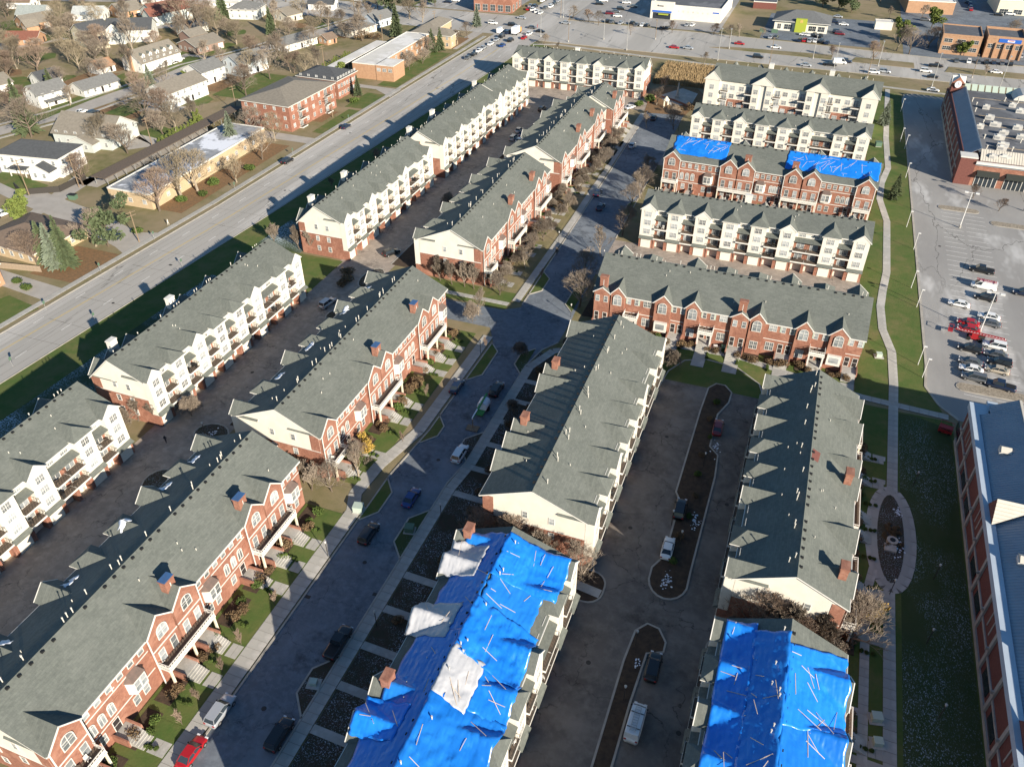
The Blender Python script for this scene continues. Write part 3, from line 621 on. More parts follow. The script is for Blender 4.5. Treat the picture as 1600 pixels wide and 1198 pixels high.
# ---- lower brick front with porches
def shutters(F, x, z, w, h, o=0):
    for sg in (-1, 1): F.put('shutter', simple(('shutter', h), lambda b: b.box(-.2, -.06, -h / 2, .2, 0, h / 2), 'util_pale'), x + sg * (w / 2 + .3), o, z)
def brick_low(F, pattern, L, e, gables, lite=False):
    W = dict(K=4.0, g=3.6, G=4.1, p=3.5, w=3.3, d=3.1); tot = sum(W[c] for c in pattern); k = L / tot; x0 = 0
    for c in pattern:
        w = W[c] * k; x = x0 + w / 2; x0 += w
        if c in 'KgG':
            gable_bay(F, x, e, gables, True, w / 2 - .1, 1.3 if c == 'K' else 2.0, True)
            if c == 'K': chimney(F, x, .7, e, e + 3.2)
            if lite: continue
            if c == 'K':
                for sg in (-1, 1):
                    F.window(x + sg * .95, e - 1.6, .75, 1.4, .71, 'double'); F.window(x + sg * .95, 2.3, .85, 2.1, .71, 'double', 'door_dark', 'door')
                entry(F, x, 3.2, .7, True, 9.5)
            else:
                F.arched(x, e - 1.25, 1.7, 2.5, .83)
                if c == 'G': bx = F.put('box_bay', simple('flat_bay', lambda b: b.box(-1.4, -.7, 0, 1.4, 0, 2.3), 'trim'), x, .7, 1.5); ob('pane', pane_me(1.9, 1.3), bx, (0, -.7, 1.25))
                else: F.window(x, 2.4, 1.5, 1.8, .71)
        elif not lite:
            F.put('string_course', simple(('low_course', round(w, 2)), lambda b: b.box(-w / 2, -.06, -.07, w / 2, 0, .07), 'trim'), x, 0, 4.2)
            if c in 'pd':
                for sg in (-1, 1):
                    F.window(x + sg * .85, e - 1.5, .7, 1.35, 0, 'double')
                    F.put('shutter', simple('shutter', lambda b: b.box(-.16, -.05, -.7, .16, 0, .7), 'util_pale'), x + sg * 1.42, 0, e - 1.5)
                    F.window(x + sg * .8, 2.3, .9, 2.1, 0, 'double', 'door_dark', 'door')
                entry(F, x, 2.9, 0, True, 9.5)
            else: F.window(x, e - 1.5, 1.5, 1.35); F.window(x, 2.4, 1.6, 1.9)
        if c == 'p':
            hw = w / 2 - .08; bl = F.put('balcony', balcony_me(hw, -2.6, -.05, True), x, 0, 4.0); ob('railing', rail_me(hw, -2.6, -.1, True), bl)
            for sg in (-1, 1): F.put('post', simple('tall_post', lambda b: b.box(-.16, -.16, 0, .16, .16, 3.7), 'trim'), x + sg * (hw - .2), 2.4, 0)
# ---- whole building
BUILD = {}
def townhouse(label, org, rz, L, D, ef, eb, yr, zr, front, back, group='townhouse rows of the complex', vents='front', flite=False, blite=False, ends=True, pattern=WHITE_PATTERN, base_brick=6.2):
    root = thing('townhouse', label, 'townhouse', (org[0], org[1], 0), rz, group)
    b = MB()
    b.poly([(0, 0, 0), (L, 0, 0), (L, 0, ef), (0, 0, ef)], 0)
    b.poly([(L, D, 0), (0, D, 0), (0, D, 2.72), (L, D, 2.72)], 0); b.poly([(L, D, 2.72), (0, D, 2.72), (0, D, eb), (L, D, eb)], 1)
    for x in (0, L):
        b.poly([(x, 0, 0), (x, D, 0), (x, D, base_brick), (x, 0, base_brick)], 0); b.poly([(x, 0, base_brick), (x, D, base_brick), (x, D, eb), (x, yr, zr - .2), (x, 0, ef)], 1)
    ob('wall', b.mesh('wall', ['brick', 'siding']), root)
    b = MB(); sf = (zr - ef) / yr; sb = (zr - eb) / (D - yr); oh = .45; t = .24
    prof = [(-oh, ef - oh * sf), (yr, zr), (D + oh, eb - oh * sb), (D + oh, eb - oh * sb - t), (yr, zr - t), (-oh, ef - oh * sf - t)]
    b.prism(prof, -.35, L + .35, 'x', 0, 1)
    b.box(-.3, -oh - .1, ef - oh * sf - t - .02, L + .3, -oh - .003, ef - oh * sf - .03, 1); b.box(-.3, D + oh + .003, eb - oh * sb - t - .02, L + .3, D + oh + .1, eb - oh * sb - .03, 1)
    rf = ob('roof', b.mesh('roof', ['shingle', 'trim']), root)
    ob('ridge_cap', MB().prism([(yr - .2, zr - .06), (yr, zr + .05), (yr + .2, zr - .06)], -.36, L + .36, 'x').mesh('ridge_cap', 'shingle'), rf)
    G = dict(front=[], back=[])
    Ff = Facade(root, L, D, 'front'); Fb = Facade(root, L, D, 'back')
    Ff.white = vents == 'back'; Ff.blue = org[1] < 90 and org[0] < -60
    if isinstance(front, list): brick_tall(Ff, front, ef, G['front'], flite)
    elif front: brick_low(Ff, front, L, ef, G['front'], flite)
    if back: white_side(Fb, L, eb, G['back'], blite, pattern)
    if ends:
        for sd in ('near', 'far'):
            Fe = Facade(root, L, D, sd)
            for fx in (.42, .68):
                for z in (8.2, 5.0, 2.2): Fe.window(D * fx, z, .8, 1.25, .01, 'double')
            Fe.put('band_board', simple(('band_board', D), lambda b: b.box(.02, -.05, -.1, D - .02, 0, .1), 'trim'), 0, 0, base_brick)
            Fe.put('corner_panel', simple(('corner_panel', round(ef, 2)), lambda b: b.box(-.9, -.04, base_brick, .9, 0, ef - .1), 'brick'), D - .92 if sd == 'near' else .92, .01, 0)
    # roof furniture
    rs = random.Random(int(org[0] * 7 + org[1]))
    pipe = simple('vent_pipe', lambda b: b.tube((0, 0, -.3), (0, 0, .8), .07, n=8).tube((0, 0, .8), (0, 0, .98), .11, n=8), 'pipe')
    boxv = simple('roof_vent', lambda b: b.prism([(-.22, 0), (.22, 0), (.16, .22), (-.16, .22)], -.2, .2, 'y'), 'black')
    dot = simple('plumbing_vent', lambda b: b.tube((0, 0, -.2), (0, 0, .4), .07, n=6), 'pipe')
    zf = lambda y: ef + y * sf if y < yr else eb + (D - y) * sb
    sgn = 1 if vents == 'front' else -1      # pipes stand just past the ridge on the shaded slope
    x = 2.5
    while x < L - 1:
        for q in range(rs.choice((1, 1, 2, 3))):
            if x + q * .8 < L - .6: y = yr + sgn * rs.uniform(.5, 1.5); ob('vent_pipe', pipe, root, (x + q * .8, y, zf(y)))
        x += rs.uniform(4.2, 7)
    n = int(L / 1.75)
    for i in range(1, n):
        if rs.random() < .85: y = yr - sgn * .38; ob('roof_vent', boxv, root, (L * i / n, y, zf(y) + .0), 0, None, (0, 0, rs.uniform(-.05, .05)))
    for i in range(6):
        y = yr - sgn * rs.uniform(1.5, yr * .75); ob('plumbing_vent', dot, root, (rs.uniform(2, L - 2), y, zf(y)))
        y = yr + sgn * rs.uniform(1.5, 4); ob('plumbing_vent', dot, root, (rs.uniform(2, L - 2), y, zf(y)))
    root_info = dict(root=root, org=org, rz=rz, L=L, D=D, ef=ef, eb=eb, yr=yr, zr=zr, sf=sf, sb=sb, G=G, zf=zf)
    BUILD[label] = root_info
    return root_info
R2SEG = [('S', 0, 4.8), ('A', 4.8, 10.6), ('B', 10.6, 16.4), ('T', 16.4, 26.3, 1), ('B', 26.3, 32), ('A', 32, 37.8), ('T', 37.8, 47.6, 0), ('B', 47.6, 53)]
P90 = math.pi / 2
# brick row along the central street (fronts face +X)
T1 = townhouse('long brick townhouse row at lower left corner, facing the street', (-67.5, 26), P90, 53, 16.5, 10, 10, 7.8, 13.9, R2SEG, True, blite=True)
T2 = townhouse('brick townhouse row, second from the camera along the central street', (-67.3, 85.6), P90, 53, 16.5, 10, 10, 7.8, 13.9, R2SEG, True, blite=True)
T3 = townhouse('brick townhouse row, third from the camera along the central street', (-66.8, 158.3), P90, 52, 16.4, 10, 10, 7.6, 13.9, R2SEG, True, blite=True)
T4 = townhouse('brick townhouse row, fourth from the camera along the central street', (-65.6, 216.8), P90, 50, 16.2, 10, 10, 7.4, 13.9, [(a, b_ * .94, c * .94, *d) for a, b_, c, *d in R2SEG], True, blite=True)
T5 = townhouse('short brick townhouse block at far end of the central street row', (-63.3, 267.6), P90, 16, 15, 10, 10, 7.2, 13.7, [('S', 0, 4.8), ('T', 4.8, 15, 0)], True, blite=True, pattern='GrHrG')
# white garage row along the main road (white side faces +X)
for i, (yn, yf, xf) in enumerate(((26, 79.4, -105.6), (87, 138.6, -105.6), (158, 210, -105.0), (215.4, 265, -103.8))):
    nm = ('at the left edge of the picture', 'with its near end opposite the brick row', 'third from the camera', 'fourth from the camera')[i]
    townhouse(f'white garage-fronted townhouse row beside main road, {nm}', (xf - 12.4, yf), -P90, yf - yn, 12.4, 8.9, 10.8, 5.6, 14.0, [('S', 1, 5.8), ('S', 13, 17.8), ('T', 22, 30.5, 1), ('S', 38, 42.8), ('T', 43.4, 51, 0)], True, vents='back', flite=True)
townhouse('short white garage-fronted townhouse block at far end of main road row', (-115.2, 291), -P90, 25.6, 12.2, 8.9, 10.8, 5.4, 13.9, [('S', 1, 5.8), ('T', 14, 23, 1)], True, vents='back', flite=True, pattern='GrHrGrHrG')
townhouse('white garage-fronted townhouse row across the top, by the boulevard', (-62.4, 326), math.pi, 53.6, 12.2, 8.9, 10.8, 5.8, 13.3, [('S', 2, 7), ('T', 24, 33, 1)], True, vents='back', flite=True)
# right-hand block
DPAT = 'KgpwGdgpwKgwdgpGd'
TD = townhouse('brick townhouse row with porches below the white row, right of street', (-36.8, 152.2), 0, 57.2, 18, 8.5, 8.5, 9.4, 13.0, DPAT, True, blite=True, base_brick=5)
townhouse('white garage-fronted townhouse row right behind the porch-fronted brick row', (20.3, 205.4), math.pi, 55.8, 12, 8.9, 10.8, 5.8, 13.1, [('S', 2, 7), ('T', 24, 33, 1)], True, vents='back', flite=True)
ESEG = [('S', 0, 4.8), ('A', 4.8, 10.6), ('B', 10.6, 16.6), ('T', 16.6, 26.4, 1), ('B', 26.4, 31), ('A', 31, 34.6), ('T', 34.6, 44.6, 0), ('B', 44.6, 49.2), ('A', 49.2, 54), ('S', 54, 58.8)]
TE = townhouse('brick townhouse row with two blue tarps on its roof, upper right', (-37.4, 230.4), -R(2), 59, 16.5, 10.3, 10.3, 8, 14.2, ESEG, True, blite=True)
townhouse('white garage-fronted townhouse row just behind the tarped brick row', (19.6, 279.2), math.pi - R(1.6), 55.4, 12, 8.9, 10.8, 6.6, 13.1, [('S', 2, 7), ('T', 24, 33, 1)], True, vents='back', flite=True)
# centre rows by the loop drive
BSEG = [('S', 1.5, 6.3), ('T', 16.5, 22, 0), ('T', 33, 42, 1), ('S', 46, 50.8)]
TB = townhouse('long grey-roofed townhouse row between central street and loop drive', (-35.6, 134.8), -P90, 52.4, 16.9, 10.3, 10.3, 8.3, 13.9, [('S', .5, 5.3), ('T', 17, 24, 0), ('T', 34, 41.5, 0), ('S', 42, 46.8)], True, vents='front', flite=True)
TA = townhouse('grey-roofed townhouse row between loop drive and right footpath', (18.8, 79.6), P90, 49.8, 14.8, 10.3, 10.3, 7.2, 13.9, [('S', 2, 6.8, 0), ('A', 6.8, 10), ('S', 10.5, 15.3), ('T', 22, 31, 0), ('S', 36, 40.8), ('S', 43, 47.8)], True, flite=False, blite=False)
TB2 = townhouse('townhouse row in the foreground covered by blue and white tarps', (-34.6, 74.5), -P90, 51, 15.6, 10.3, 10.3, 7.0, 13.5, [('S', 0, 4.8, 0), ('S', 4.8, 9.6), ('S', 14.6, 19.4), ('S', 25.4, 30.2, 0), ('S', 30.2, 35), ('S', 42.4, 47.2)], True, flite=True)
TA2 = townhouse('townhouse row at bottom right wrapped in bright blue tarps', (18.8, 21.2), P90, 50.6, 15, 10.3, 10.3, 7.2, 13.9, [('S', 8, 12.8), ('S', 17, 21.8), ('S', 25.5, 30.3), ('S', 34.6, 39.4), ('S', 42.6, 47.4)], True)
# ---------------------------------------------------------------- white apartment block at the top right
def apartment_white():
    L, D, e, zr, yr = 57, 15, 12.8, 16.2, 7.5
    root = thing('apartment_building', 'tall white apartment block with gabled bays and brick panels, nearest the boulevard', 'apartment', (-36, 304.6, 0), -R(3.6))

    b = MB().poly([(0, 0, 0), (L, 0, 0), (L, 0, e), (0, 0, e)]).poly([(0, D, 0), (L, D, 0), (L, D, e), (0, D, e)])
    for x in (0, L): b.poly([(x, 0, 0), (x, D, 0), (x, D, e), (x, yr, zr - .2), (x, 0, e)])
    ob('wall', b.mesh('wall', ['siding']), root)
    sl = (zr - e) / yr
    ob('roof', MB().prism([(-.5, e - .5 * sl), (yr, zr), (D + .5, e - .5 * sl), (D + .5, e - .8 * sl), (yr, zr - .25), (-.5, e - .8 * sl)], -.4, L + .4, 'x', 0, 1).mesh('roof', ['shingle', 'trim']), root)
    F = Facade(root, L, D, 'front')
    for c, hw in ((.8, 2.6), (18.8, 3.7), (37.4, 3.7), (54.6, 2.6)):
        F.put('bay', simple(('tower_bay', hw), lambda b: b.box(-hw, -1.5, 0, -hw + 2.6, 0, e).box(hw - 2.6, -1.5, 0, hw, 0, e).box(-hw + 2.6, -1.0, 0, hw - 2.6, 0, e) if hw > 3 else b.box(-hw, -1.5, 0, hw, 0, e), 'siding'), c)
        F.put('gable_roof', gable_roof_me(hw + .5, 2.9, -1.7, 6.5, e, 'siding'), c)
        for z in (4.4, 7.3, 10.2):
            for dx in ((-2.3, 2.3) if hw > 3 else (0,)): F.window(c + dx, z, 1.3, 1.5, 1.51)
    for c in (9.6, 28.2, 46):
        F.put('brick_panel', simple('ground_panel', lambda b: b.box(-3, -.08, 0, 3, 0, 6.2), 'brick'), c)
        for z in (4.4, 7.3, 10.2):
            for dx in (-1.6, 1.6): F.window(c + dx, z, 1.5, 1.4, .09 if z < 6 else .01)
            for dx in (-4.3, 4.3):
                bl = F.put('balcony', balcony_me(1.3, -1.7, -.02, False), c + dx, 0, z - 1.2); ob('railing', rail_me(1.3, -1.7, -.05, False), bl)
                d = F.put('sliding_door', sliding_me(), c + dx, .01, z - .1); ob('pane', pane_me(1.7, 2.05), d)
    for x, y in ((19, 9.5), (40, 9.5)):
        ob('chimney', simple('white_chimney', lambda b: b.box(-.8, -.8, 0, .8, .8, 2.6), 'trim'), root, (x, y, zr - 1.2))
    pipe = CACHE['vent_pipe']
    for i in range(14): ob('vent_pipe', pipe, root, (3 + i * 3.9, 8.4, zr - .5))
    for i in range(6): ob('dormer', simple('back_dormer', lambda b: b.prism([(-1.4, 0), (1.4, 0), (0, 1.6)], -1.5, 1.5, 'y'), 'shingle'), root, (6 + i * 9, 11, zr - 1.6))
apartment_white()

# ---------------------------------------------------------------- tarps
def roof_height(I, x, y):
    z = I['zf'](max(-.4, min(I['D'] + .4, y)))
    for s, hw, rise, t in I['G']['front']:
        if -.9 < y < 6: z = max(z, I['ef'] + rise - rise * abs(x - s) / hw) if abs(x - s) < hw else z
    for s, hw, rise, t in I['G']['back']:
        d = I['D'] - y; xx = I['L'] - x
        if -1.7 < d < 4.4 and abs(xx - s) < hw:
            h = I['eb'] + rise - rise * abs(xx - s) / hw
            if t == 'H': h = min(h, I['eb'] + (d + 1.75) * rise / 2.1)
            z = max(z, h)
    return z
def tarp(I, name, label, x0, x1, y0, y1, m, seed, off=.1, nb=0, amp=.13, step=.32, skew=0, group=None, jag=.35, batlen=(1.4, 3.4)):
    x0 += I.get('dx', 0); x1 += I.get('dx', 0); rs = random.Random(seed); nx = max(2, int((x1 - x0) / step)); ny = max(2, int((y1 - y0) / step)); V = []; Fc = []
    def wr(x, y):
        p = Vector((x * .5 + seed, y * .28 + seed * .3, seed * 1.7))
        r = abs(noise.noise(p * 1.3)); r2 = abs(noise.noise(Vector((x * .35 + y * .9, y * .3 - x * .2, seed)) * 1.6)); r3 = noise.noise(Vector((x * 2.4, y * 1.1, seed)))
        return amp * ((1 - 2.2 * r) * .7 + (1 - 2.5 * r2) * .6 + .25 * r3)
    P = lambda x, y: (x, y, roof_height(I, x, y) + off + amp * .45 + wr(x, y) * .75)
    for i in range(nx + 1):
        for j in range(ny + 1):
            u = i / nx; v = j / ny
            e0 = jag * noise.noise(Vector((u * 9, seed, 0))); e1 = jag * noise.noise(Vector((u * 8, seed, 5))); f0 = jag * noise.noise(Vector((seed, v * 5, 1))); f1 = jag * noise.noise(Vector((seed, v * 5, 7)))
            x = (x0 + f0) + (x1 - x0 + f1 - f0) * u + skew * (v - .5); y = (y0 + e0) + (y1 - y0 + e1 - e0) * v
            V.append(P(x, y))
    for i in range(nx):
        for j in range(ny):
            a = i * (ny + 1) + j; Fc.append((a, a + ny + 1, a + ny + 2, a + 1))
    me = bpy.data.meshes.new(name); me.from_pydata(V, [], Fc); me.materials.append(MATS[m]); me.polygons.foreach_set('use_smooth', [True] * len(Fc)); me.update()
    o = ob(name, me, None, (I['org'][0], I['org'][1], 0), I['rz']); tag(o, label, 'tarp', group)
    so = o.modifiers.new('thickness', 'SOLIDIFY'); so.thickness = .02; so.offset = 1
    bat = simple('batten', lambda b: b.box(-.5, -.035, 0, .5, .035, .04), 'batten')
    for k in range(nb):
        l = rs.uniform(*batlen); a = rs.choice((rs.gauss(0, .25), rs.gauss(1.5, .3), rs.uniform(0, 3.1), rs.gauss(.8, .2))); x = rs.uniform(x0 + 1, x1 - 1); y = rs.uniform(y0 + .9, y1 - .9)
        d = Vector((math.cos(a), math.sin(a))) * l / 2
        if not (y0 + .2 < y - abs(d.y) and y + abs(d.y) < y1 - .2): d *= .4; l *= .4
        A = Vector(P(x - d.x, y - d.y)); B = Vector(P(x + d.x, y + d.y)); c = Vector(P(x, y)); mid = (A + B) / 2; mid.z = max(mid.z, c.z); q = B - A
        bo = ob('batten', bat, o, mid + Vector((0, 0, .03)), 0, (q.length, 1, 1)); bo.rotation_euler = (0, -math.atan2(q.z, math.hypot(q.x, q.y)), math.atan2(q.y, q.x))
    return o
TB2['dx'] = -1.6; TA2['dx'] = .9
g1 = 'tarps on the foreground townhouse row'
tarp(TB2, 'blue_tarp', 'upper smooth blue tarp sheet on shaded street side of foreground roof', 2.6, 21, 1.0, 7.1, 'tarp_deep', 3, 0.1, 4, .07, group=g1, jag=.5)
tarp(TB2, 'blue_tarp', 'lower smooth blue tarp sheet on shaded street side of foreground roof', 20, 51, 1.0, 7.1, 'tarp_deep', 4, 0.15, 4, .07, group=g1, jag=.5)
tarp(TB2, 'blue_tarp', 'bright blue tarp at far sunny end of the foreground roof', 2.6, 10.6, 7.0, 16.4, 'tarp_blue', 5, .12, 7, .2, group=g1)
tarp(TB2, 'blue_tarp', 'flat darker blue square tarp in middle of foreground sunny slope', 9.8, 16.6, 7.3, 14.6, 'tarp_deep', 8, .2, 5, .08, group=g1, skew=1.2)
tarp(TB2, 'blue_tarp', 'crumpled bright blue tarp above the white tarp patch', 15.4, 23.6, 6.9, 16.0, 'tarp_blue', 11, .16, 3, .34, group=g1, skew=1.5)
tarp(TB2, 'white_tarp', 'white tarp patch just past the ridge of the foreground roof', 22.6, 29.6, 6.9, 11.4, 'tarp_white', 13, .34, 4, .15, group=g1, skew=.8)
tarp(TB2, 'blue_tarp', 'blue tarp with battens beside the white patch, near white bays', 23.2, 29.2, 11.2, 16.2, 'tarp_blue', 17, .2, 5, .12, group=g1)
tarp(TB2, 'blue_tarp', 'wrinkled blue tarp at the bottom edge of the picture, sunny slope', 28.6, 51, 6.9, 16.2, 'tarp_blue', 19, .14, 16, .26, group=g1)
tarp(TB2, 'white_tarp', 'white tarp tent over far street-side gable of the foreground roof', 5.2, 11.0, -.7, 4.8, 'tarp_white', 23, .22, 1, .08, group=g1)
tarp(TB2, 'white_tarp', 'white tarp tent over middle street-side gable of the foreground roof', 15.9, 21.4, -.7, 5.2, 'tarp_white', 29, .22, 1, .08, group=g1)
tarp(TB2, 'blue_tarp', 'blue tarp tent over the street-side gable next to brick chimney', 31.2, 36.2, -.7, 5.2, 'tarp_blue', 31, .24, 3, .08, group=g1)
g2 = 'tarps on the bottom right townhouse row'
tarp(TA2, 'blue_tarp', 'lower bright blue tarp sheet on footpath side, bottom right roof', 0, 23, -.4, 7.25, 'tarp_blue', 37, 0.1, 14, .07, group=g2, skew=-0.5)
tarp(TA2, 'blue_tarp', 'middle bright blue tarp sheet on footpath side, bottom right roof', 22, 37, -.4, 7.25, 'tarp_blue', 38, 0.15, 12, .07, group=g2, skew=-1.2)
tarp(TA2, 'blue_tarp', 'upper bright blue tarp sheet on footpath side, bottom right roof', 36, 47.6, -.4, 7.25, 'tarp_blue', 39, 0.2, 11, .07, group=g2, skew=-3)
tarp(TA2, 'blue_tarp', 'lower shaded blue tarp sheet along ridge by loop drive, bottom right', 0, 28, 7.1, 11.4, 'tarp_deep', 41, 0.1, 8, .2, group=g2)
tarp(TA2, 'blue_tarp', 'upper shaded blue tarp sheet along ridge by loop drive, bottom right', 27, 47.8, 7.1, 11.4, 'tarp_deep', 42, 0.16, 8, .2, group=g2)
tarp(TA2, 'blue_tarp', 'blue tarp draped over the bay roofs beside loop drive, bottom right', 2, 49.0, 11.1, 15.0, 'tarp_blue', 43, .2, 18, .14, group=g2)
g3 = 'tarps on the upper right brick row'
tarp(TE, 'blue_tarp', 'blue tarp on left end of the upper right brick row', 1.5, 17.4, 1.6, 8.1, 'tarp_blue', 47, .1, 20, .05, group=g3)
tarp(TE, 'blue_tarp', 'blue tarp on right end of the upper right brick row', 34, 58.9, 1.8, 8.1, 'tarp_blue', 53, .1, 30, .06, group=g3)
ob('roof_patch', MB().poly([(25, 5.9, TA['zf'](5.9) + .03), (27.6, 5.6, TA['zf'](5.6) + .03), (27.6, 6.9, TA['zf'](6.9) + .03), (25, 7.05, TA['zf'](7.05) + .03)]).mesh('roof_patch', ['brick_dark']), TA['root'])
snow = lambda I, x0, x1, y0, y1, seed: tarp(I, 'snow_patch', None, x0, x1, y0, y1, 'snow', seed, -.04, 0, .05, .3, jag=.9)
sn = random.Random(3)
for I, lst in ((T1, ((9, 15.6), (20, 15.4), (31, 15.6), (40, 15.7), (47, 15.5))), (T2, ((12, 15.6), (22, 15.5), (36, 15.6), (46, 15.7)))):
    for k, (x, y) in enumerate(lst):
        o = snow(I, x - 1.1, x + 1.1, y - .7, y + .4, int(x)); o['kind'] = 'stuff'; del o['category']

# ---------------------------------------------------------------- generic buildings
def hip_roof(b, x0, y0, x1, y1, z, rise, oh=.6, m=0):
    x0 -= oh; y0 -= oh; x1 += oh; y1 += oh; w = x1 - x0; d = y1 - y0; h = min(w, d) / 2
    if w >= d: A, B = (x0 + h, (y0 + y1) / 2, z + rise), (x1 - h, (y0 + y1) / 2, z + rise)
    else: A, B = ((x0 + x1) / 2, y0 + h, z + rise), ((x0 + x1) / 2, y1 - h, z + rise)
    c = [(x0, y0, z), (x1, y0, z), (x1, y1, z), (x0, y1, z)]
    if w >= d: fs = ([c[0], c[1], B, A], [c[1], c[2], B], [c[2], c[3], A, B], [c[3], c[0], A])
    else: fs = ([c[0], c[1], A], [c[1], c[2], B, A], [c[2], c[3], B], [c[3], c[0], A, B])
    for f in fs: b.poly(f, m)
    b.box(x0 + .02, y0 + .02, z - .25, x1 - .02, y1 - .02, z - .002, 1)
def gable_roof(b, x0, y0, x1, y1, z, rise, axis, oh=.5):
    if axis == 'x': c = (y0 + y1) / 2; h = (y1 - y0) / 2; s = rise / h; b.prism([(y0 - oh, z - oh * s), (c, z + rise), (y1 + oh, z - oh * s), (y1 + oh, z - oh * s - .25), (c, z + rise - .25), (y0 - oh, z - oh * s - .25)], x0 - oh, x1 + oh, 'x', 0, 1)
    else: c = (x0 + x1) / 2; h = (x1 - x0) / 2; s = rise / h; b.prism([(x0 - oh, z - oh * s), (c, z + rise), (x1 + oh, z - oh * s), (x1 + oh, z - oh * s - .25), (c, z + rise - .25), (x0 - oh, z - oh * s - .25)], y0 - oh, y1 + oh, 'y', 0, 1)
class Box(Facade):
    """facade helper for a plain rectangular building centred on its root: sides s,n,w,e"""
    def __init__(s, root, w, d, side): s.root, s.w, s.d, s.side, s.k = root, w, d, side, 1
    def put(s, name, me, x, o=0, z=0, parent=None, sx=None):
        w, d = s.w, s.d
        loc, rz = {'s': ((x - w / 2, -d / 2 - o, z), 0), 'n': ((w / 2 - x, d / 2 + o, z), math.pi), 'e': ((w / 2 + o, x - d / 2, z), P90), 'w': ((-w / 2 - o, d / 2 - x, z), -P90)}[s.side]
        return ob(name, me, s.root, loc, rz, (sx, 1, 1) if sx else None)
roof_mats = {}
def rmat(c):
    if c not in roof_mats: roof_mats[c] = mat('shingle_%d' % len(roof_mats), c, .95, tuple(q * .8 for q in c), 1.2, 5, .3, 8)
    return roof_mats[c]
wall_mats = {}
def wmat(c):
    if isinstance(c, str): return MATS[c]
    if c not in wall_mats: wall_mats[c] = mat('clapboard_%d' % len(wall_mats), c, .8, tuple(q * .93 for q in c), .8, 4, .05, 6)
    return wall_mats[c]
WHT, GRY, CRM, BLU = (.74, .73, .69), (.50, .53, .50), (.62, .57, .42), (.55, .62, .68)
RG, RD, RB, RT, RR = (.20, .20, .19), (.085, .09, .095), (.21, .155, .115), (.24, .215, .175), (.24, .10, .07)
def house(label, x, y, w, d, h, roof, axis, rise, wc, rc, rz=0, wing=None, chim=None, dormers=0, porch=None, garage=True, group='houses of the residential area'):
    root = thing('house', label, 'house', (x, y, 0), rz, group)
    b = MB().box(-w / 2, -d / 2, 0, w / 2, d / 2, h)
    if roof == 'gable':
        if axis == 'y':
            for yy in (-d / 2, d / 2): b.poly([(-w / 2, yy, h), (w / 2, yy, h), (0, yy, h + rise - .2)])
        else:
            for xx in (-w / 2, w / 2): b.poly([(xx, -d / 2, h), (xx, d / 2, h), (xx, 0, h + rise - .2)])
    ob('wall', b.mesh('wall', wmat(wc)), root)
    b = MB()
    if roof == 'gable': gable_roof(b, -w / 2, -d / 2, w / 2, d / 2, h, rise, axis)
    else: hip_roof(b, -w / 2, -d / 2, w / 2, d / 2, h, rise)
    rf = ob('roof', b.mesh('roof', [rmat(rc), MATS['trim']]), root)
    fl = 2 if h > 4.2 else 1
    for side, ln in (('s', w), ('e', d)):
        F = Box(root, w, d, side); n = max(2, int(ln / 3.2))
        for k in range(n):
            for f in range(fl):
                xx = ln * (k + .5) / n
                if f == 0 and side == 'e' and k == n // 2: F.put('door', simple('house_door', lambda b: b.box(-.5, -.06, 0, .5, 0, 2.1), 'door_dark'), xx, 0, .2)
                elif f == 0 and side == 'e' and garage and k == n - 1 and ln > 11: F.put('garage_door', garage_me(), xx, .01, .05)
                else: F.window(xx, 1.7 + 2.8 * f, 1.0, 1.3, .01, 'double')
    if wing:
        wx, wy, ww, wd, wh, wr = wing
        b = MB().box(wx - ww / 2, wy - wd / 2, 0, wx + ww / 2, wy + wd / 2, wh)
        for yy in (wy - wd / 2, wy + wd / 2): b.poly([(wx - ww / 2, yy, wh), (wx + ww / 2, yy, wh), (wx, yy, wh + wr - .2)])
        wg = ob('wing', b.mesh('wing', wmat(wc)), root); b = MB(); gable_roof(b, wx - ww / 2, wy - wd / 2, wx + ww / 2, wy + wd / 2, wh, wr, 'y'); ob('roof', b.mesh('roof', [rmat(rc), MATS['trim']]), wg)
        for k in (-.22, .22):
            f = ob('window', window_me(1.0, 1.3, 'double'), wg, (wx + k * ww, wy - wd / 2 - .01, 1.7)); ob('pane', pane_me(1.0, 1.3), f)
    if chim: ob('chimney', simple('house_chimney', lambda b: b.box(-.6, -.5, 0, .6, .5, 1), 'brick_orange'), root, (chim[0], chim[1], 0), 0, (1, 1, h + rise + .8))
    for k in range(dormers):
        yy = -d / 2 + d * (k + .8) / (dormers + .6)
        dm = ob('dormer', simple('house_dormer', lambda b: b.box(-1.2, -.8, 0, 1.2, .8, 1.3, 0).prism([(-.95, 1.25), (.95, 1.25), (0, 2.1)], -1.4, 1.3, 'x', 1, 0), ['trim', 'shingle']), root, (w * .27, yy, h + rise * .18))
        f = ob('window', window_me(.7, .9, 'double'), dm, (1.21, 0, .65), P90); ob('pane', pane_me(.7, .9), dm, (1.21, 0, .65), P90)
    if porch:
        px, py, pw, pd = porch; pr = ob('porch', MB().box(px - pw / 2, py - pd / 2, 2.5, px + pw / 2, py + pd / 2, 2.75).mesh('porch', rmat(rc)), root)
        for sx in (-1, 1):
            for sy in (-1, 1): ob('post', simple('porch_column', lambda b: b.box(-.12, -.12, 0, .12, .12, 2.5), 'trim'), pr, (px + sx * (pw / 2 - .3), py + sy * (pd / 2 - .3), 0))
    return root
house('large white two-storey house with dark hip roof, behind fence on left', -226, 178.5, 22, 12, 6.2, 'hip', 'x', 2.8, WHT, RD, R(8), wing=(6, -6, 7, 7, 3.4, 1.8), porch=(-3, -7, 6, 3))
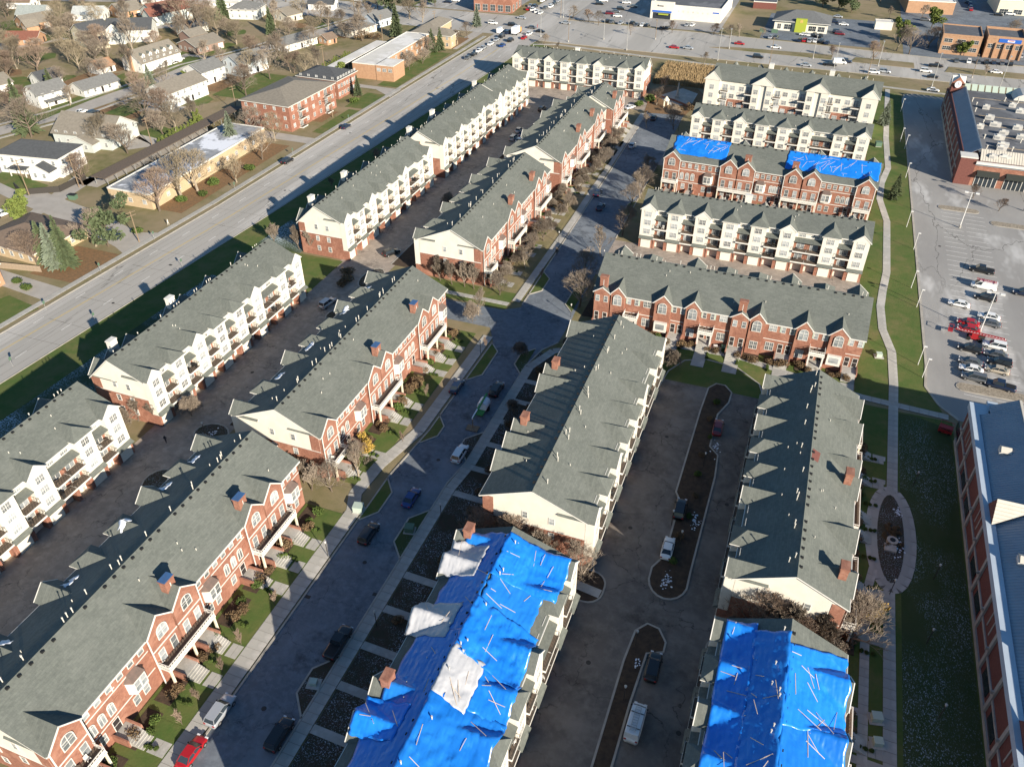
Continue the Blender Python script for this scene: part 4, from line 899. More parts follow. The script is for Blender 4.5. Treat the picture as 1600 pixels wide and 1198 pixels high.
house('grey-green house with broad tan roof and white windows, left residential area', -228, 204, 22, 15, 4.6, 'gable', 'x', 4.6, GRY, RT, R(6), wing=(2, -8, 9, 6, 3.2, 2))
house('white two-storey house with brown-grey roof, above the brown carport', -230, 249, 11, 20, 6.0, 'gable', 'y', 2.6, (.66, .70, .68), RT, R(-6))
house('white house with slate roof and white chimney, right of yellow-green cypress', -236, 273, 11, 12, 5.6, 'gable', 'y', 2.4, WHT, RG, R(-10))
house('pale blue two-storey house with grey roof behind the brick apartments', -228, 290, 10, 15, 5.4, 'gable', 'y', 2.6, (.64, .69, .70), RG, R(-14))
house('white cape house with five dormers and orange brick chimney', -271, 283, 12, 21, 4.4, 'gable', 'y', 4.2, WHT, RT, R(-8), chim=(0, -10.8), dormers=5)
house('brown and white split-level house with pale roof beside green lawn', -268, 312, 13, 15, 3.4, 'gable', 'y', 2.4, (.30, .20, .16), RT, R(-14), wing=(-6, 1, 8, 9, 6, 2))
house('cream two-storey house with dark grey roof, upper left', -322, 303, 12, 13, 6.2, 'gable', 'y', 3.4, CRM, RD, R(-18), wing=(9, -3, 8, 7, 3.2, 1.4))
house('large pale two-storey house with charcoal roof and front gable, upper left', -309, 315, 20, 12, 6.0, 'gable', 'x', 3.6, (.66, .67, .62), RD, R(28), wing=(-6, -6, 8, 5, 6, 3))
house('small white gabled house with shed porch roof behind big spruce', -275, 229, 10, 12, 5.2, 'gable', 'y', 2.6, WHT, RG, R(-14), porch=(6.5, 0, 3, 9))
house('low white ranch house with blue-grey roof near residential street', -269, 247, 9.5, 16, 3.0, 'gable', 'y', 2.2, WHT, RG, R(-12))
house('small white cottage with orange-brown roof behind the cape house', -285, 268, 7, 8, 3.0, 'gable', 'y', 2.2, WHT, (.38, .22, .13), R(-12))
house('white house with red-brown roof among tall bare trees', -320, 352, 15, 20, 5.6, 'gable', 'y', 3.4, (.62, .66, .60), RR, R(-20), wing=(4, -10, 8, 6, 5, 3))
house('red-roofed brick ranch house in the upper left trees', -352, 292, 15, 9, 3.0, 'gable', 'x', 2.4, 'brick_orange', RR, R(20))
house('brick cottage with tan roof beside the curved street, upper left', -372, 316, 12, 12, 3.4, 'gable', 'y', 3.0, 'brick_orange', RT, R(-20), wing=(6, -4, 6, 6, 3, 2.4))
house('white house with pale grey-green roof, top left', -385, 330, 14, 11, 3.6, 'gable', 'x', 3, WHT, (.32, .35, .33), R(22))
house('bright white house with pale roof beyond orange shrub, top left', -358, 340, 15, 10, 3.4, 'gable', 'x', 2.8, WHT, (.46, .48, .46), R(22))
house('brick house with brown roof and white garage near top left', -346, 352, 12, 12, 3.6, 'gable', 'y', 3.2, 'brick_orange', RT, R(-20))
house('white house with grey roof at the very left edge of the picture', -299, 214, 10, 12, 4.2, 'gable', 'y', 2.6, WHT, RT, R(-14))
house('tan-roofed white house left of the tall blue spruce', -307, 232, 11, 12, 3.4, 'gable', 'y', 2.6, WHT, RT, R(-14))
house('white shed-like house with dark roof among bare trees, left', -294, 247, 8, 9, 3.2, 'gable', 'y', 2.4, WHT, RD, R(-14))
house('grey-roofed cottage beside the wooded street near the cul-de-sac', -292, 336, 9, 12, 3.2, 'gable', 'y', 2.2, GRY, RG, R(-16))
house('white grey-roofed ranch house behind the white carport roof', -231, 331, 11, 19, 3.0, 'hip', 'y', 2.4, WHT, RG, R(-16))
house('small brown-roofed garage behind the white carport roof', -219, 341, 6, 6, 2.8, 'gable', 'y', 1.8, 'brick_orange', RB, R(-16))
house('pale ranch house with mottled grey roof behind copper-coloured shrubs', -216, 362, 12, 17, 3.2, 'hip', 'y', 2.4, (.6, .55, .47), RG, R(-16))
house('pale blue house with grey gable roof beside the dark spruce', -213, 380, 9, 13, 4.0, 'gable', 'y', 2.6, BLU, RG, R(-16))
house('white house with grey hip roof in top middle trees', -285, 372, 15, 13, 4.8, 'hip', 'x', 3, (.62, .63, .58), RG, R(14))
house('pale house with tan roof right of the grey hip-roofed house', -262, 374, 11, 10, 3.6, 'gable', 'y', 2.6, (.62, .58, .48), RT, R(-16))
house('white house with long pale roof along the top edge, left', -310, 388, 16, 9, 3.4, 'gable', 'x', 2.6, WHT, (.5, .5, .48), R(18))
house('house with grey roof at the top edge behind bare trees', -352, 382, 13, 10, 3.8, 'gable', 'x', 2.8, WHT, RG, R(18))
house('house with brown roof at the top left corner', -412, 348, 13, 10, 3.8, 'gable', 'x', 2.8, WHT, RB, R(18))
house('white house with dark roof by the driveway at top centre left', -258, 402, 14, 9, 3.4, 'gable', 'x', 2.4, WHT, RD, R(14))
house('tan brick house with brown hip roof at the street corner, left edge', -187, 137, 20, 17, 3.4, 'hip', 'x', 2.6, 'brick_tan', RB, R(-3), garage=False)
house('orange brick house at the left edge beside frosty driveway', -184, 113, 13, 10, 5.6, 'hip', 'x', 2.4, 'brick_orange', RG, 0, garage=False)
# flat-roofed and commercial buildings
def flat_building(name, label, cat, x, y, w, d, h, wm, rm, rz=0, par=.5, win=None, parm='trim'):
    root = thing(name, label, cat, (x, y, 0), rz)
    ob('wall', MB().box(-w / 2, -d / 2, 0, w / 2, d / 2, h).mesh('wall', MATS[wm]), root)
    ob('roof', MB().poly([(-w / 2 + .2, -d / 2 + .2, h + .03), (w / 2 - .2, -d / 2 + .2, h + .03), (w / 2 - .2, d / 2 - .2, h + .03), (-w / 2 + .2, d / 2 - .2, h + .03)]).mesh('roof', MATS[rm]), root)
    if par: ob('parapet', MB().box(-w / 2 - .06, -d / 2 - .06, h - .2, w / 2 + .06, -d / 2 + .25, h + par).box(-w / 2 - .06, d / 2 - .25, h - .2, w / 2 + .06, d / 2 + .06, h + par).box(-w / 2 - .06, -d / 2 + .25, h - .2, -w / 2 + .25, d / 2 - .25, h + par).box(w / 2 - .25, -d / 2 + .25, h - .2, w / 2 + .06, d / 2 - .25, h + par).mesh('parapet', MATS[parm]), root)
    for side, n, fl, ww, wh, z0, dz, gm in (win or []):
        F = Box(root, w, d, side); ln = w if side in 'sn' else d
        for k in range(n):
            for f in range(fl): F.window(ln * (k + .5) / n, z0 + dz * f, ww, wh, .01, 'cross', gm)
    return root
fl = flat_building('low_apartment_block', 'long tan brick block with snow-dusted flat roof beside main road', 'building', -180, 194, 15, 58, 4.6, 'brick_tan', 'membrane_snow', R(1), .25, [('e', 12, 1, 1.2, 1.2, 2, 3, 'glass'), ('s', 3, 1, 1.2, 1.2, 2, 3, 'glass')])
def carport(label, x, y, w, d, m, rz):
    r = thing('carport', label, 'carport', (x, y, 0), rz, 'long carports behind the flats')
    ob('roof', MB().box(-w / 2, -d / 2, 2.7, w / 2, d / 2, 2.95).mesh('roof', MATS[m]), r)
    for k in range(int(d / 4)):
        for s in (-1, 1): ob('post', simple('carport_post', lambda b: b.box(-.08, -.08, 0, .08, .08, 2.7), 'steel'), r, (s * (w / 2 - .4), -d / 2 + 1 + k * 4, 0))
carport('long brown-roofed carport behind the snow-dusted flat roof', -198.6, 208, 5.5, 70, 'deck', R(0)); carport('long white-roofed carport behind the orange brick block', -191.5, 317, 5.4, 52, 'membrane_white', 0)
def brick_apartments(label, x, y, w, d, h, rz, rc, bal=True):
    r = thing('apartment_building', label, 'apartment', (x, y, 0), rz)
    ob('wall', MB().box(-w / 2, -d / 2, 0, w / 2, d / 2, h).mesh('wall', MATS['brick']), r)
    b = MB(); hip_roof(b, -w / 2, -d / 2, w / 2, d / 2, h, 2.6); ob('roof', b.mesh('roof', [rmat(rc), MATS['trim']]), r)
    F = Box(r, w, d, 's')
    for k in range(5):
        for f in range(3): F.window(w * (k + .5) / 5, 1.8 + 2.9 * f, .9, 1.1, .01, 'double')
    F = Box(r, w, d, 'e')
    for k in range(7):
        for f in range(3):
            if bal and k in (1, 5):
                bl = F.put('balcony', balcony_me(1.6, -1.4, -.02, False), d * (k + .5) / 7, 0, .4 + 2.9 * f); ob('railing', rail_me(1.6, -1.4, -.05, False), bl)
                q = F.put('sliding_door', sliding_me(), d * (k + .5) / 7, .01, 1.5 + 2.9 * f); ob('pane', pane_me(1.7, 2.05), q)
            else: F.window(d * (k + .5) / 7, 1.8 + 2.9 * f, 1.1, 1.3, .01, 'double')
brick_apartments('red brick three-storey apartment block with tan hip roof and balconies', -179, 248.5, 20, 29, 9, R(-2), RT)
brick_apartments('dark-roofed brick apartment block half hidden by spruces', -181, 278, 18, 14, 7.2, R(-2), RD, False)
fo = flat_building('orange_apartment_block', 'orange brick flat-roofed block with pale roof, beside main road', 'building', -176, 324, 11, 52, 6, 'brick_orange', 'membrane_white', R(1), .2, [('e', 10, 2, 1.5, 1.4, 1.6, 2.8, 'glass')])
wing = ob('wing', MB().box(5.3, -26.2, 0, 13.2, -16, 6).mesh('wing', MATS['brick_orange']), fo); ob('roof', MB().box(5.2, -26.3, 6, 13.3, -15.9, 6.2).mesh('roof', MATS['membrane_white']), wing)
for k in range(3): f = ob('window', window_me(1.5, 1.2), wing, (6.6 + k * 2.6, -26.21, 4.3)); ob('pane', pane_me(1.5, 1.2), wing, (6.6 + k * 2.6, -26.21, 4.3))
hb = house('tan L-shaped motel-like block with brown-grey roof near the junction', -171, 356, 20, 9, 5.6, 'hip', 'x', 2.2, 'brick_tan', RT, R(2), garage=False, group='buildings along main road'); hb['category'] = 'building'
wg = ob('wing', MB().box(-10, 4, 0, -1, 24, 5.6).mesh('wing', MATS['brick_tan']), hb); b = MB(); hip_roof(b, -10, 4, -1, 24, 5.65, 2.2); ob('roof', b.mesh('roof', [rmat(RT), MATS['trim']]), wg)
bs = flat_building('brick_shop', 'red brick corner shop with large dark windows at the top junction', 'shop', -169.5, 434, 21, 18, 7, 'brick', 'membrane_white', R(4), .6, [('s', 5, 1, 2.6, 3.0, 2.2, 3, 'dark_glass'), ('e', 3, 1, 2.6, 3, 2.2, 3, 'dark_glass')])
ph = flat_building('drugstore', 'white drugstore with blue band and dark flat roof beyond the boulevard', 'shop', -70, 462, 36, 38, 6.2, 'siding', 'membrane_dark', R(-1), .7)
F = Box(ph, 36, 38, 's')
F.put('entrance', simple('drugstore_entrance', lambda b: b.box(-6, -1.6, 0, 6, 0, 8.2, 0), 'siding'), 6.3); F.put('sign_band', simple('sign_band', lambda b: b.box(-5, -.12, -.45, 5, 0, .45), 'sign_blue'), 6.3, 1.6, 3.6)
F.put('sign_lettering', simple('sign_lettering', lambda b: b.box(-2.6, -.06, -.35, -1.9, 0, .35).box(-1.7, -.06, -.35, .6, 0, .12), 'paint_car_navy'), 6.3, 1.6, 6.3); F.put('entrance_glass', simple('entrance_glass', lambda b: b.box(-4.6, -.06, 0, 4.6, 0, 2.9), 'dark_glass'), 6.3, 1.6, .1)
F.put('door_canopy', simple('door_canopy', lambda b: b.box(-1.6, -1.0, 0, 3.4, 0, .5), 'sign_green'), 6.3, 1.6, 2.2)
for k in range(7): F.put('diamond_ornament', simple('diamond_ornament', lambda b: b.prism([(-.6, 0), (0, -.6), (.6, 0), (0, .6)], -.05, 0, 'y'), 'hvac'), 14.5 + k * 2.5, .0, 4.1)
F.put('sign_lettering', simple('small_sign', lambda b: b.box(-1.6, -.06, -.3, 1.6, 0, .3), 'sign_blue'), 33.4, 0, 4.6)
bk = thing('bank', 'small white bank with grey hip roof and lime-green panel', 'bank', (-13, 448, 0)); ob('wall', MB().box(-12.5, -8.5, 0, 12.5, 8.5, 4.6).mesh('wall', MATS['siding']), bk)
b = MB(); hip_roof(b, -12.5, -8.5, 12.5, 8.5, 4.6, 3.6, 1.2); ob('roof', b.mesh('roof', [rmat((.16, .165, .165)), MATS['trim']]), bk)
ob('green_panel', MB().box(-2.6, -10, 0, 2.6, -8.4, 6.2).mesh('green_panel', MATS['sign_green']), bk); ob('emblem', MB().prism([(-.7, 4.4), (.7, 4.4), (.7, 5.5), (0, 5.9), (-.7, 5.5)], -10.06, -10.01, 'y').mesh('emblem', MATS['paint_yellow']), bk)
F = Box(bk, 25, 17, 's')
for x, w in ((2.4, 1.6), (6.6, 3.6), (18, 3.4), (22.2, 3)): F.window(x, 1.9, w, 2.2, .01, 'cross', 'dark_glass')
of = flat_building('office_building', 'orange brick office left part with dark flat roof, top right', 'office', 57, 432, 16, 20, 8, 'brick_orange', 'membrane_dark', R(-2), .5, [('s', 3, 2, 3.2, 1.5, 2.6, 3.2, 'dark_glass'), ('w', 3, 2, 3.2, 1.5, 2.6, 3.2, 'dark_glass')], 'brick_orange')
of2 = flat_building('office_building', 'orange brick office with blue banner on its front, top right', 'office', 74.5, 431, 15, 18, 8.2, 'brick_orange', 'membrane_dark', R(-2), 1.0, [('s', 4, 1, 2.6, 1.6, 5.0, 3, 'dark_glass')], 'brick_orange')
F = Box(of2, 15, 18, 's'); bn = F.put('banner', simple('banner', lambda b: b.box(-4.4, -.08, -.75, 4.4, 0, .75), 'sign_blue'), 9, .08, 7.5); ob('banner_print', simple('banner_print', lambda b: b.box(-1.4, -.02, -.4, 1.4, 0, .4, 0).box(-1.1, -.04, .0, 1.1, -.02, .3, 1), ['sign_white', 'sign_red']), bn, (.4, -.085, 0))
for k in range(5): F.put('pilaster', simple('pilaster', lambda b: b.box(-.35, -.7, 0, .35, 0, 6.5), 'brick_orange'), .4 + k * 3.55, .0, 0)
flat_building('warehouse', 'pale industrial building with white roof at the top edge, right', 'warehouse', 46, 520, 23, 36, 6, 'brick_orange', 'membrane_white', R(6), .3)
flat_building('warehouse', 'wide grey-beige warehouse in the top right corner', 'warehouse', 110, 530, 60, 30, 7, 'siding_cream', 'membrane_white', R(3), .4, [('s', 9, 1, 4, 2.2, 1.6, 3, 'dark_glass')])
flat_building('small_shed', 'small white flat-roofed kiosk beside bare trees beyond boulevard', 'kiosk', 25, 461, 8, 6, 3.4, 'siding', 'membrane_white', R(4), .2)
flat_building('garage_block', 'low brown garage block behind the drugstore', 'garage', -35, 487, 12, 8, 3.4, 'brick_dark', 'membrane_dark', R(4), .2)
# ---------------------------------------------------------------- retail stores on the right
def ribbed(b, x0, x1, y0, y1, z0, z1, axis='x', pitch=.55, m=0):
    """sloped sheet with raised standing seams; slope runs along axis"""
    if axis == 'x':
        b.poly([(x0, y0, z0), (x1, y0, z1), (x1, y1, z1), (x0, y1, z0)], m); n = int((y1 - y0) / pitch)
        for i in range(n + 1):
            y = y0 + (y1 - y0) * i / n
            b.poly([(x0, y - .04, z0), (x1, y - .04, z1), (x1, y, z1 + .09), (x0, y, z0 + .09)], m); b.poly([(x0, y, z0 + .09), (x1, y, z1 + .09), (x1, y + .04, z1), (x0, y + .04, z0)], m)
    else:
        b.poly([(x0, y0, z0), (x1, y0, z0), (x1, y1, z1), (x0, y1, z1)], m); n = int((x1 - x0) / pitch)
        for i in range(n + 1):
            x = x0 + (x1 - x0) * i / n
            b.poly([(x - .04, y0, z0), (x, y0, z0 + .09), (x, y1, z1 + .09), (x - .04, y1, z1)], m); b.poly([(x, y0, z0 + .09), (x + .04, y0, z0), (x + .04, y1, z1), (x, y1, z1 + .09)], m)
def store_south():
    r = thing('store', 'large brick store with blue-grey standing-seam roof, right edge', 'store', (38.7, 0, 0)); Y0, Y1 = 10, 135.6
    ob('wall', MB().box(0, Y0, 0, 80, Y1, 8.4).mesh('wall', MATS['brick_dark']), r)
    ob('parapet', MB().box(-.35, Y0, 8.1, 1.0, Y1 - 3, 9.3).box(-.35, Y1 - 3, 8.1, 2.6, Y1 + .35, 9.3).box(2.6, Y1 - 1.5, 8.1, 4.4, Y1 + 1.6, 9.35).box(4.4, Y1 - .4, 8.1, 18, Y1 + .6, 9.3).mesh('parapet', MATS['parapet']), r)
    b = MB(); ribbed(b, 1.0, 6.8, Y0, Y1 - 3.02, 9.0, 12.2); rf = ob('metal_roof', b.mesh('metal_roof', MATS['metal_roof']), r)
    b = MB(); ribbed(b, 2.65, 6.8, Y1 - 2.9, Y1 - .5, 9.7, 12.2); ob('metal_roof', b.mesh('metal_roof', MATS['metal_roof']), r)
    ob('flat_roof', MB().box(6.82, Y0, 8.4, 80, Y1 - 2, 11.4).mesh('flat_roof', MATS['membrane_white']), r)
    ob('ridge_trim', MB().box(6.7, Y0, 11.42, 7.1, Y1 - .6, 12.3).mesh('ridge_trim', MATS['metal_roof_tan']), r)
    for y, s in ((106.5, 1.0), (68, 1.0)):
        b = MB(); hw = 2.4 * s; b.poly([(.4, y - hw, 9.3), (.4, y + hw, 9.3), (.4, y, 12.6)], 1); ribbed_pts = ((.4, y - hw, 9.3), (.4, y, 12.6), (6.6, y, 12.6)); b.poly(ribbed_pts, 0); b.poly([(.4, y, 12.6), (.4, y + hw, 9.3), (6.6, y, 12.6)], 0)
        for k in range(1, 7):
            t = k / 7; p0 = Vector((.4 + 6.2 * t * .0, y - hw * (1 - t), 9.3 + 3.3 * t)); b.box(p0.x, p0.y - .03, p0.z, p0.x + 6.2 * t * .97 + .02, p0.y + .03, p0.z + .1, 0)
        ob('gable_dormer', b.mesh('gable_dormer', ['metal_roof_tan', 'brick_dark']), r)
    for y in (121.5, 96.6, 80.5): 
        v = ob('roof_cowl', simple('roof_cowl', lambda b: b.box(-.9, -.7, 0, .9, .7, .7, 0).prism([(-1, .7), (1, .7), (0, 1.3)], -.8, .8, 'x', 1, 1), ['hvac', 'metal_roof_tan']), r, (3.6, y, 10.2))
    base = MB().box(-.25, Y0, 0, -.01, Y1, .9).box(-.16, Y0, 3.3, -.01, Y1, 3.8); ob('stone_band', base.mesh('stone_band', MATS['concrete']), r)
    for k, y in enumerate(range(int(Y0) + 4, int(Y1), 7)):
        ob('pilaster', simple('store_pilaster', lambda b: b.box(-.3, -.35, .9, -.01, .35, 8.1), 'concrete'), r, (0, y, 0))
        lamp = ob('wall_lamp', simple('wall_lamp', lambda b: b.box(-.7, -.12, 0, -.3, .12, .5), 'steel'), r, (0, y, 4.6))
        if k % 3 != 1: ob('window', simple('store_window', lambda b: b.box(-.08, -1.9, 1.2, -.005, 1.9, 3.1), 'dark_glass'), r, (0, y + 3.5, 0))
        else:
            for q in (-.9, .9): ob('slit_panel', simple('slit_panel', lambda b: b.box(-.08, -.14, 4.6, -.005, .14, 7.4), 'concrete'), r, (0, y + 3.5 + q, 0))
store_south()
def store_north():
    r = thing('store', 'brick store with dark roof full of rooftop units, right', 'store', (46, 267, 0)); D = 74; W = 110
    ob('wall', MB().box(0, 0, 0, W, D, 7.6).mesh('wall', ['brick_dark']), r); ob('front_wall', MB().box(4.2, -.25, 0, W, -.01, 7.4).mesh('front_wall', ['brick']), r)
    ob('flat_roof', MB().box(5.2, 4, 7.6, W, D - 2, 8.0).mesh('flat_roof', ['membrane_dark']), r)
    b = MB(); ribbed(b, 1.2, 5.2, 3.4, D - 6, 7.7, 10.4); ob('metal_roof', b.mesh('metal_roof', ['metal_roof']), r)
    b = MB(); ribbed(b, 5.2, W, .1, 4, 7.7, 10.0, 'y', .7); ob('metal_roof', b.mesh('metal_roof', ['metal_roof_tan']), r)
    ob('cornice', MB().box(4.2, -1.0, 6.9, W, -.26, 7.6, 0).box(4.2, -.5, 6.4, W, -.26, 6.9, 1).mesh('cornice', ['trim', 'metal_roof']), r)
    ob('corner_tower', MB().box(-.2, -.5, 0, 4.2, 3.3, 8.3, 0).box(-.4, -.7, 8.3, 4.4, 3.5, 8.7, 1).mesh('corner_tower', ['brick_dark', 'trim']), r)
    for x in range(0, 60, 8):
        aw = ob('awning', simple('store_awning', lambda b: b.prism([(-.26, 4.9), (-2.0, 3.9), (-2.0, 3.6), (-.26, 3.6)], -3.1, 3.1), 'awning'), r, (8.4 + x, 0, 0))
        f = ob('shopfront', simple('shopfront', lambda b: [b.box(-3, -.34, 0, 3, -.26, 3.5, 0)] + [b.box(-3 + k * 1.2 - .07, -.4, 0, -3 + k * 1.2 + .07, -.34, 3.5, 1) for k in range(6)] and b, ['dark_glass', 'trim']), r, (8.4 + x, 0, 0))
    ob('stone_band', MB().box(-.2, 3.4, 0, -.01, D, .8).box(-.15, 3.4, 3.2, -.01, D, 3.6).mesh('stone_band', ['concrete']), r)
    for k in range(10): ob('pilaster', CACHE['store_pilaster'], r, (0, 8 + k * 6.8, -.5))
    hv = simple('rooftop_unit', lambda b: b.box(-1.1, -.8, 0, 1.1, .8, 1.3, 0).box(-.9, -.82, .3, .3, -.8, 1.0, 1).box(-.6, -.5, 1.3, .2, .3, 1.6, 0), ['hvac', 'steel'])
    for i, (x, y) in enumerate([q for q in HVAC if q[0] > 53]):
        u = ob('rooftop_unit', hv, r, (x - 46, y - 267, 8.0), R(-4), (1 + .25 * (i % 3), 1 + .2 * (i % 2), 1))
    sk = simple('roof_stack', lambda b: b.tube((0, 0, 0), (0, 0, 1.1), .18, n=8).tube((0, 0, 1.1), (0, 0, 1.4), .3, n=8), 'pipe')
    rs = random.Random(5)
    for i in range(34): ob('roof_stack', sk, r, (rs.uniform(7, 60), rs.uniform(7, 66), 8.0))
    seam = simple('roof_seam', lambda b: b.box(-40, -.14, 0, 40, .14, .05), 'brick_tan')
    for k in range(6): ob('roof_seam', seam, r, (48, 12 + k * 10, 8.0), R(-2))
    sk2 = simple('canopy_panel', lambda b: b.prism([(-1, 0), (1.4, 1.6), (1.4, 1.4), (-1, -.2)], -.9, .9), 'util_pale')
    for k in range(22): ob('canopy_panel', sk2, r, (6.5 + k * 2.3 + (8 if k > 8 else 0), D - 1, 8.1))
    b = MB(); n = 10; pr_ = [(6 * math.cos(math.pi * i / n), 2.6 * math.sin(math.pi * i / n)) for i in range(n + 1)]; b.prism(pr_, 0, 9, 'y'); ob('barrel_vault', b.mesh('barrel_vault', ['membrane_white']), r, (27, D - 9, 7.9))
    t = ob('clock_tower', MB().box(-2.2, -2.2, 0, 2.2, 2.2, 12.4).mesh('clock_tower', ['brick_dark']), r, (2.2, D - 5, 0), 0, (.82, .82, .9))
    b = MB().prism([(-2.7, 12.2), (2.7, 12.2), (2.7, 12.7), (0, 15.2), (-2.7, 12.7)], -2.6, 2.6, 'y', 0, 1).prism([(-2.6, 12.25), (2.6, 12.25), (2.6, 12.65), (0, 15.0), (-2.6, 12.65)], -2.75, 2.75, 'x', 0, 1); ob('roof', b.mesh('roof', ['trim', 'brick']), t)
    ob('clock_face', MB().tube((0, -2.84, 12.3), (0, -2.61, 12.3), 1.35, n=20).mesh('clock_face', ['sign_white']), t); ob('clock_face', MB().tube((-2.98, 0, 12.3), (-2.76, 0, 12.3), 1.35, n=20).mesh('clock_face', ['sign_white']), t)
    ob('clock_hands', MB().box(-.05, -2.9, 12.3, .05, -2.85, 13.2).box(.06, -2.9, 12.25, .7, -2.85, 12.35).mesh('clock_hands', ['black']), t)
HVAC = [(49.7, 320.2), (56.9, 318.5), (57.0, 307.4), (58.1, 300.5), (50.3, 293.8), (53.2, 296.8), (59.8, 292.9), (58.0, 288.0), (65.7, 323.9), (67.5, 318.2), (58.4, 281.1), (57.8, 287.9), (57.8, 278.0), (49.8, 279.6), (57.8, 269.7), (54.5, 269.0), (64.6, 299.8), (64.9, 290.6), (46.2, 280.6)]
store_north()

# ---------------------------------------------------------------- vegetation
def grow(seed, H, spread=.9, levels=5, trunk=.22, twist=.25, up=.25, kids=(4, 4, 4, 4, 3), upright=False):
    rs = random.Random(seed); T = MB(); C = MB()
    def branch(p, d, l, r, lev):
        n = 2 if lev < 2 else 1; q = p.copy()
        for i in range(n):
            d2 = (d + Vector((rs.gauss(0, twist), rs.gauss(0, twist), rs.gauss(up * .3, twist * .5))) * .5).normalized(); e = q + d2 * l / n; r2 = r * (.8 if n == 2 else .6)
            (T if lev == 0 else C).tube(q, e, r, r2, 6 if lev == 0 else (4 if lev == 1 else 3), 0, False); q, d, r = e, d2, r2
            if lev < levels and i < n - 1 and lev > 0: kid(q, d, l, r, lev, 2)
        if lev < levels: kid(q, d, l, r, lev, kids[min(lev, len(kids) - 1)])
    def kid(q, d, l, r, lev, k):
        for j in range(k):
            a = 2 * math.pi * (j + rs.random() * .8) / k; t = (rs.uniform(.35, .75) if lev else rs.uniform(.3, .65)) * spread
            u = d.orthogonal().normalized(); w = d.cross(u); nd = (d * math.cos(t) + (u * math.cos(a) + w * math.sin(a)) * math.sin(t) + Vector((0, 0, up))).normalized()
            branch(q.copy(), nd, l * rs.uniform(.58, .85), max(.02, r * rs.uniform(.5, .68)), lev + 1)
        if lev and rs.random() < .6: branch(q.copy(), d, l * .7, max(.02, r * .6), lev + 1)
    q = Vector((0, 0, -.1)); d = Vector((0, 0, 1)); r = trunk; ns = 6; fork = rs.uniform(.16, .26)
    for i in range(ns):
        l = H * (fork if i == 0 else .11); e = q + (d + Vector((rs.gauss(0, .12), rs.gauss(0, .12), 0))).normalized() * l; r2 = r * (.86 if i == 0 else .74)
        T.tube(q, e, r, r2, 6, 0, False); d = (e - q).normalized(); q, r = e, r2
        k = kids[0] - 1 if i < 4 else kids[0]
        for j in range(k):
            a = 2 * math.pi * (j + rs.random()) / k + i * 1.3; t = rs.uniform(.55, 1.05) * spread * (1 - .07 * i); nd = Vector((math.cos(a) * math.sin(t), math.sin(a) * math.sin(t), math.cos(t) + up * .5)).normalized()
            branch(q.copy(), nd, H * rs.uniform(.17, .25) * (1 - .09 * i), max(.035, r * rs.uniform(.6, .8)), 1 if levels < 5 else 2)
    zmax = max(v[2] for v in C.v); k = H / zmax
    for M_ in (T, C): M_.v = [(x * k, y * k, z * k) for x, y, z in M_.v]
    return T, C
TREE = {}
def tree_variant(key, seed, H, bark, twig, **kw):
    T, C = grow(seed, H, **kw); TREE[key] = (T.mesh('trunk', bark), C.mesh('crown', twig), H)
tree_variant('b0', 1, 10, 'bark', 'twig', kids=(5, 4, 4, 4, 3)); tree_variant('b1', 2, 10, 'bark', 'twig', spread=1.1, kids=(4, 4, 4, 4, 3)); tree_variant('b2', 3, 10, 'bark_pale', 'twig_tan', spread=1.0, kids=(4, 4, 4, 3, 3), up=.3)
tree_variant('b3', 4, 10, 'bark', 'twig_red', spread=.85, kids=(5, 4, 4, 4, 3)); tree_variant('b4', 5, 10, 'bark_pale', 'twig', spread=.7, up=.4, kids=(4, 4, 4, 4, 3)); tree_variant('v0', 6, 6, 'bark', 'twig', spread=.5, up=.6, trunk=.1, kids=(5, 4, 4, 3), levels=4)
tree_variant('y0', 7, 3, 'bark', 'twig_red', spread=.6, up=.4, trunk=.05, kids=(4, 3, 3), levels=3); tree_variant('s0', 8, 4, 'bark', 'twig', spread=1.1, up=.15, trunk=.06, kids=(6, 5, 4, 4), levels=4)
def leaf_cloud(b, c, rx, ry, rz, n, s, rs, m=0, shell=.55):
    for i in range(n):
        d = Vector((rs.gauss(0, 1), rs.gauss(0, 1), rs.gauss(0, 1))).normalized(); k = (shell + (1 - shell) * rs.random()) * (1 + .18 * noise.noise(d * 2.5 + Vector(c)))
        p = Vector((c[0] + d.x * rx * k, c[1] + d.y * ry * k, c[2] + d.z * rz * k))
        u = Vector((rs.gauss(0, 1), rs.gauss(0, 1), rs.gauss(0, 1))).normalized(); w = u.cross(Vector((rs.gauss(0, 1), rs.gauss(0, 1), rs.gauss(0, 1)))).normalized(); q = s * rs.uniform(.6, 1.4)
        b.poly([p - u * q, p + w * q * .55, p + u * q, p - w * q * .55], m)
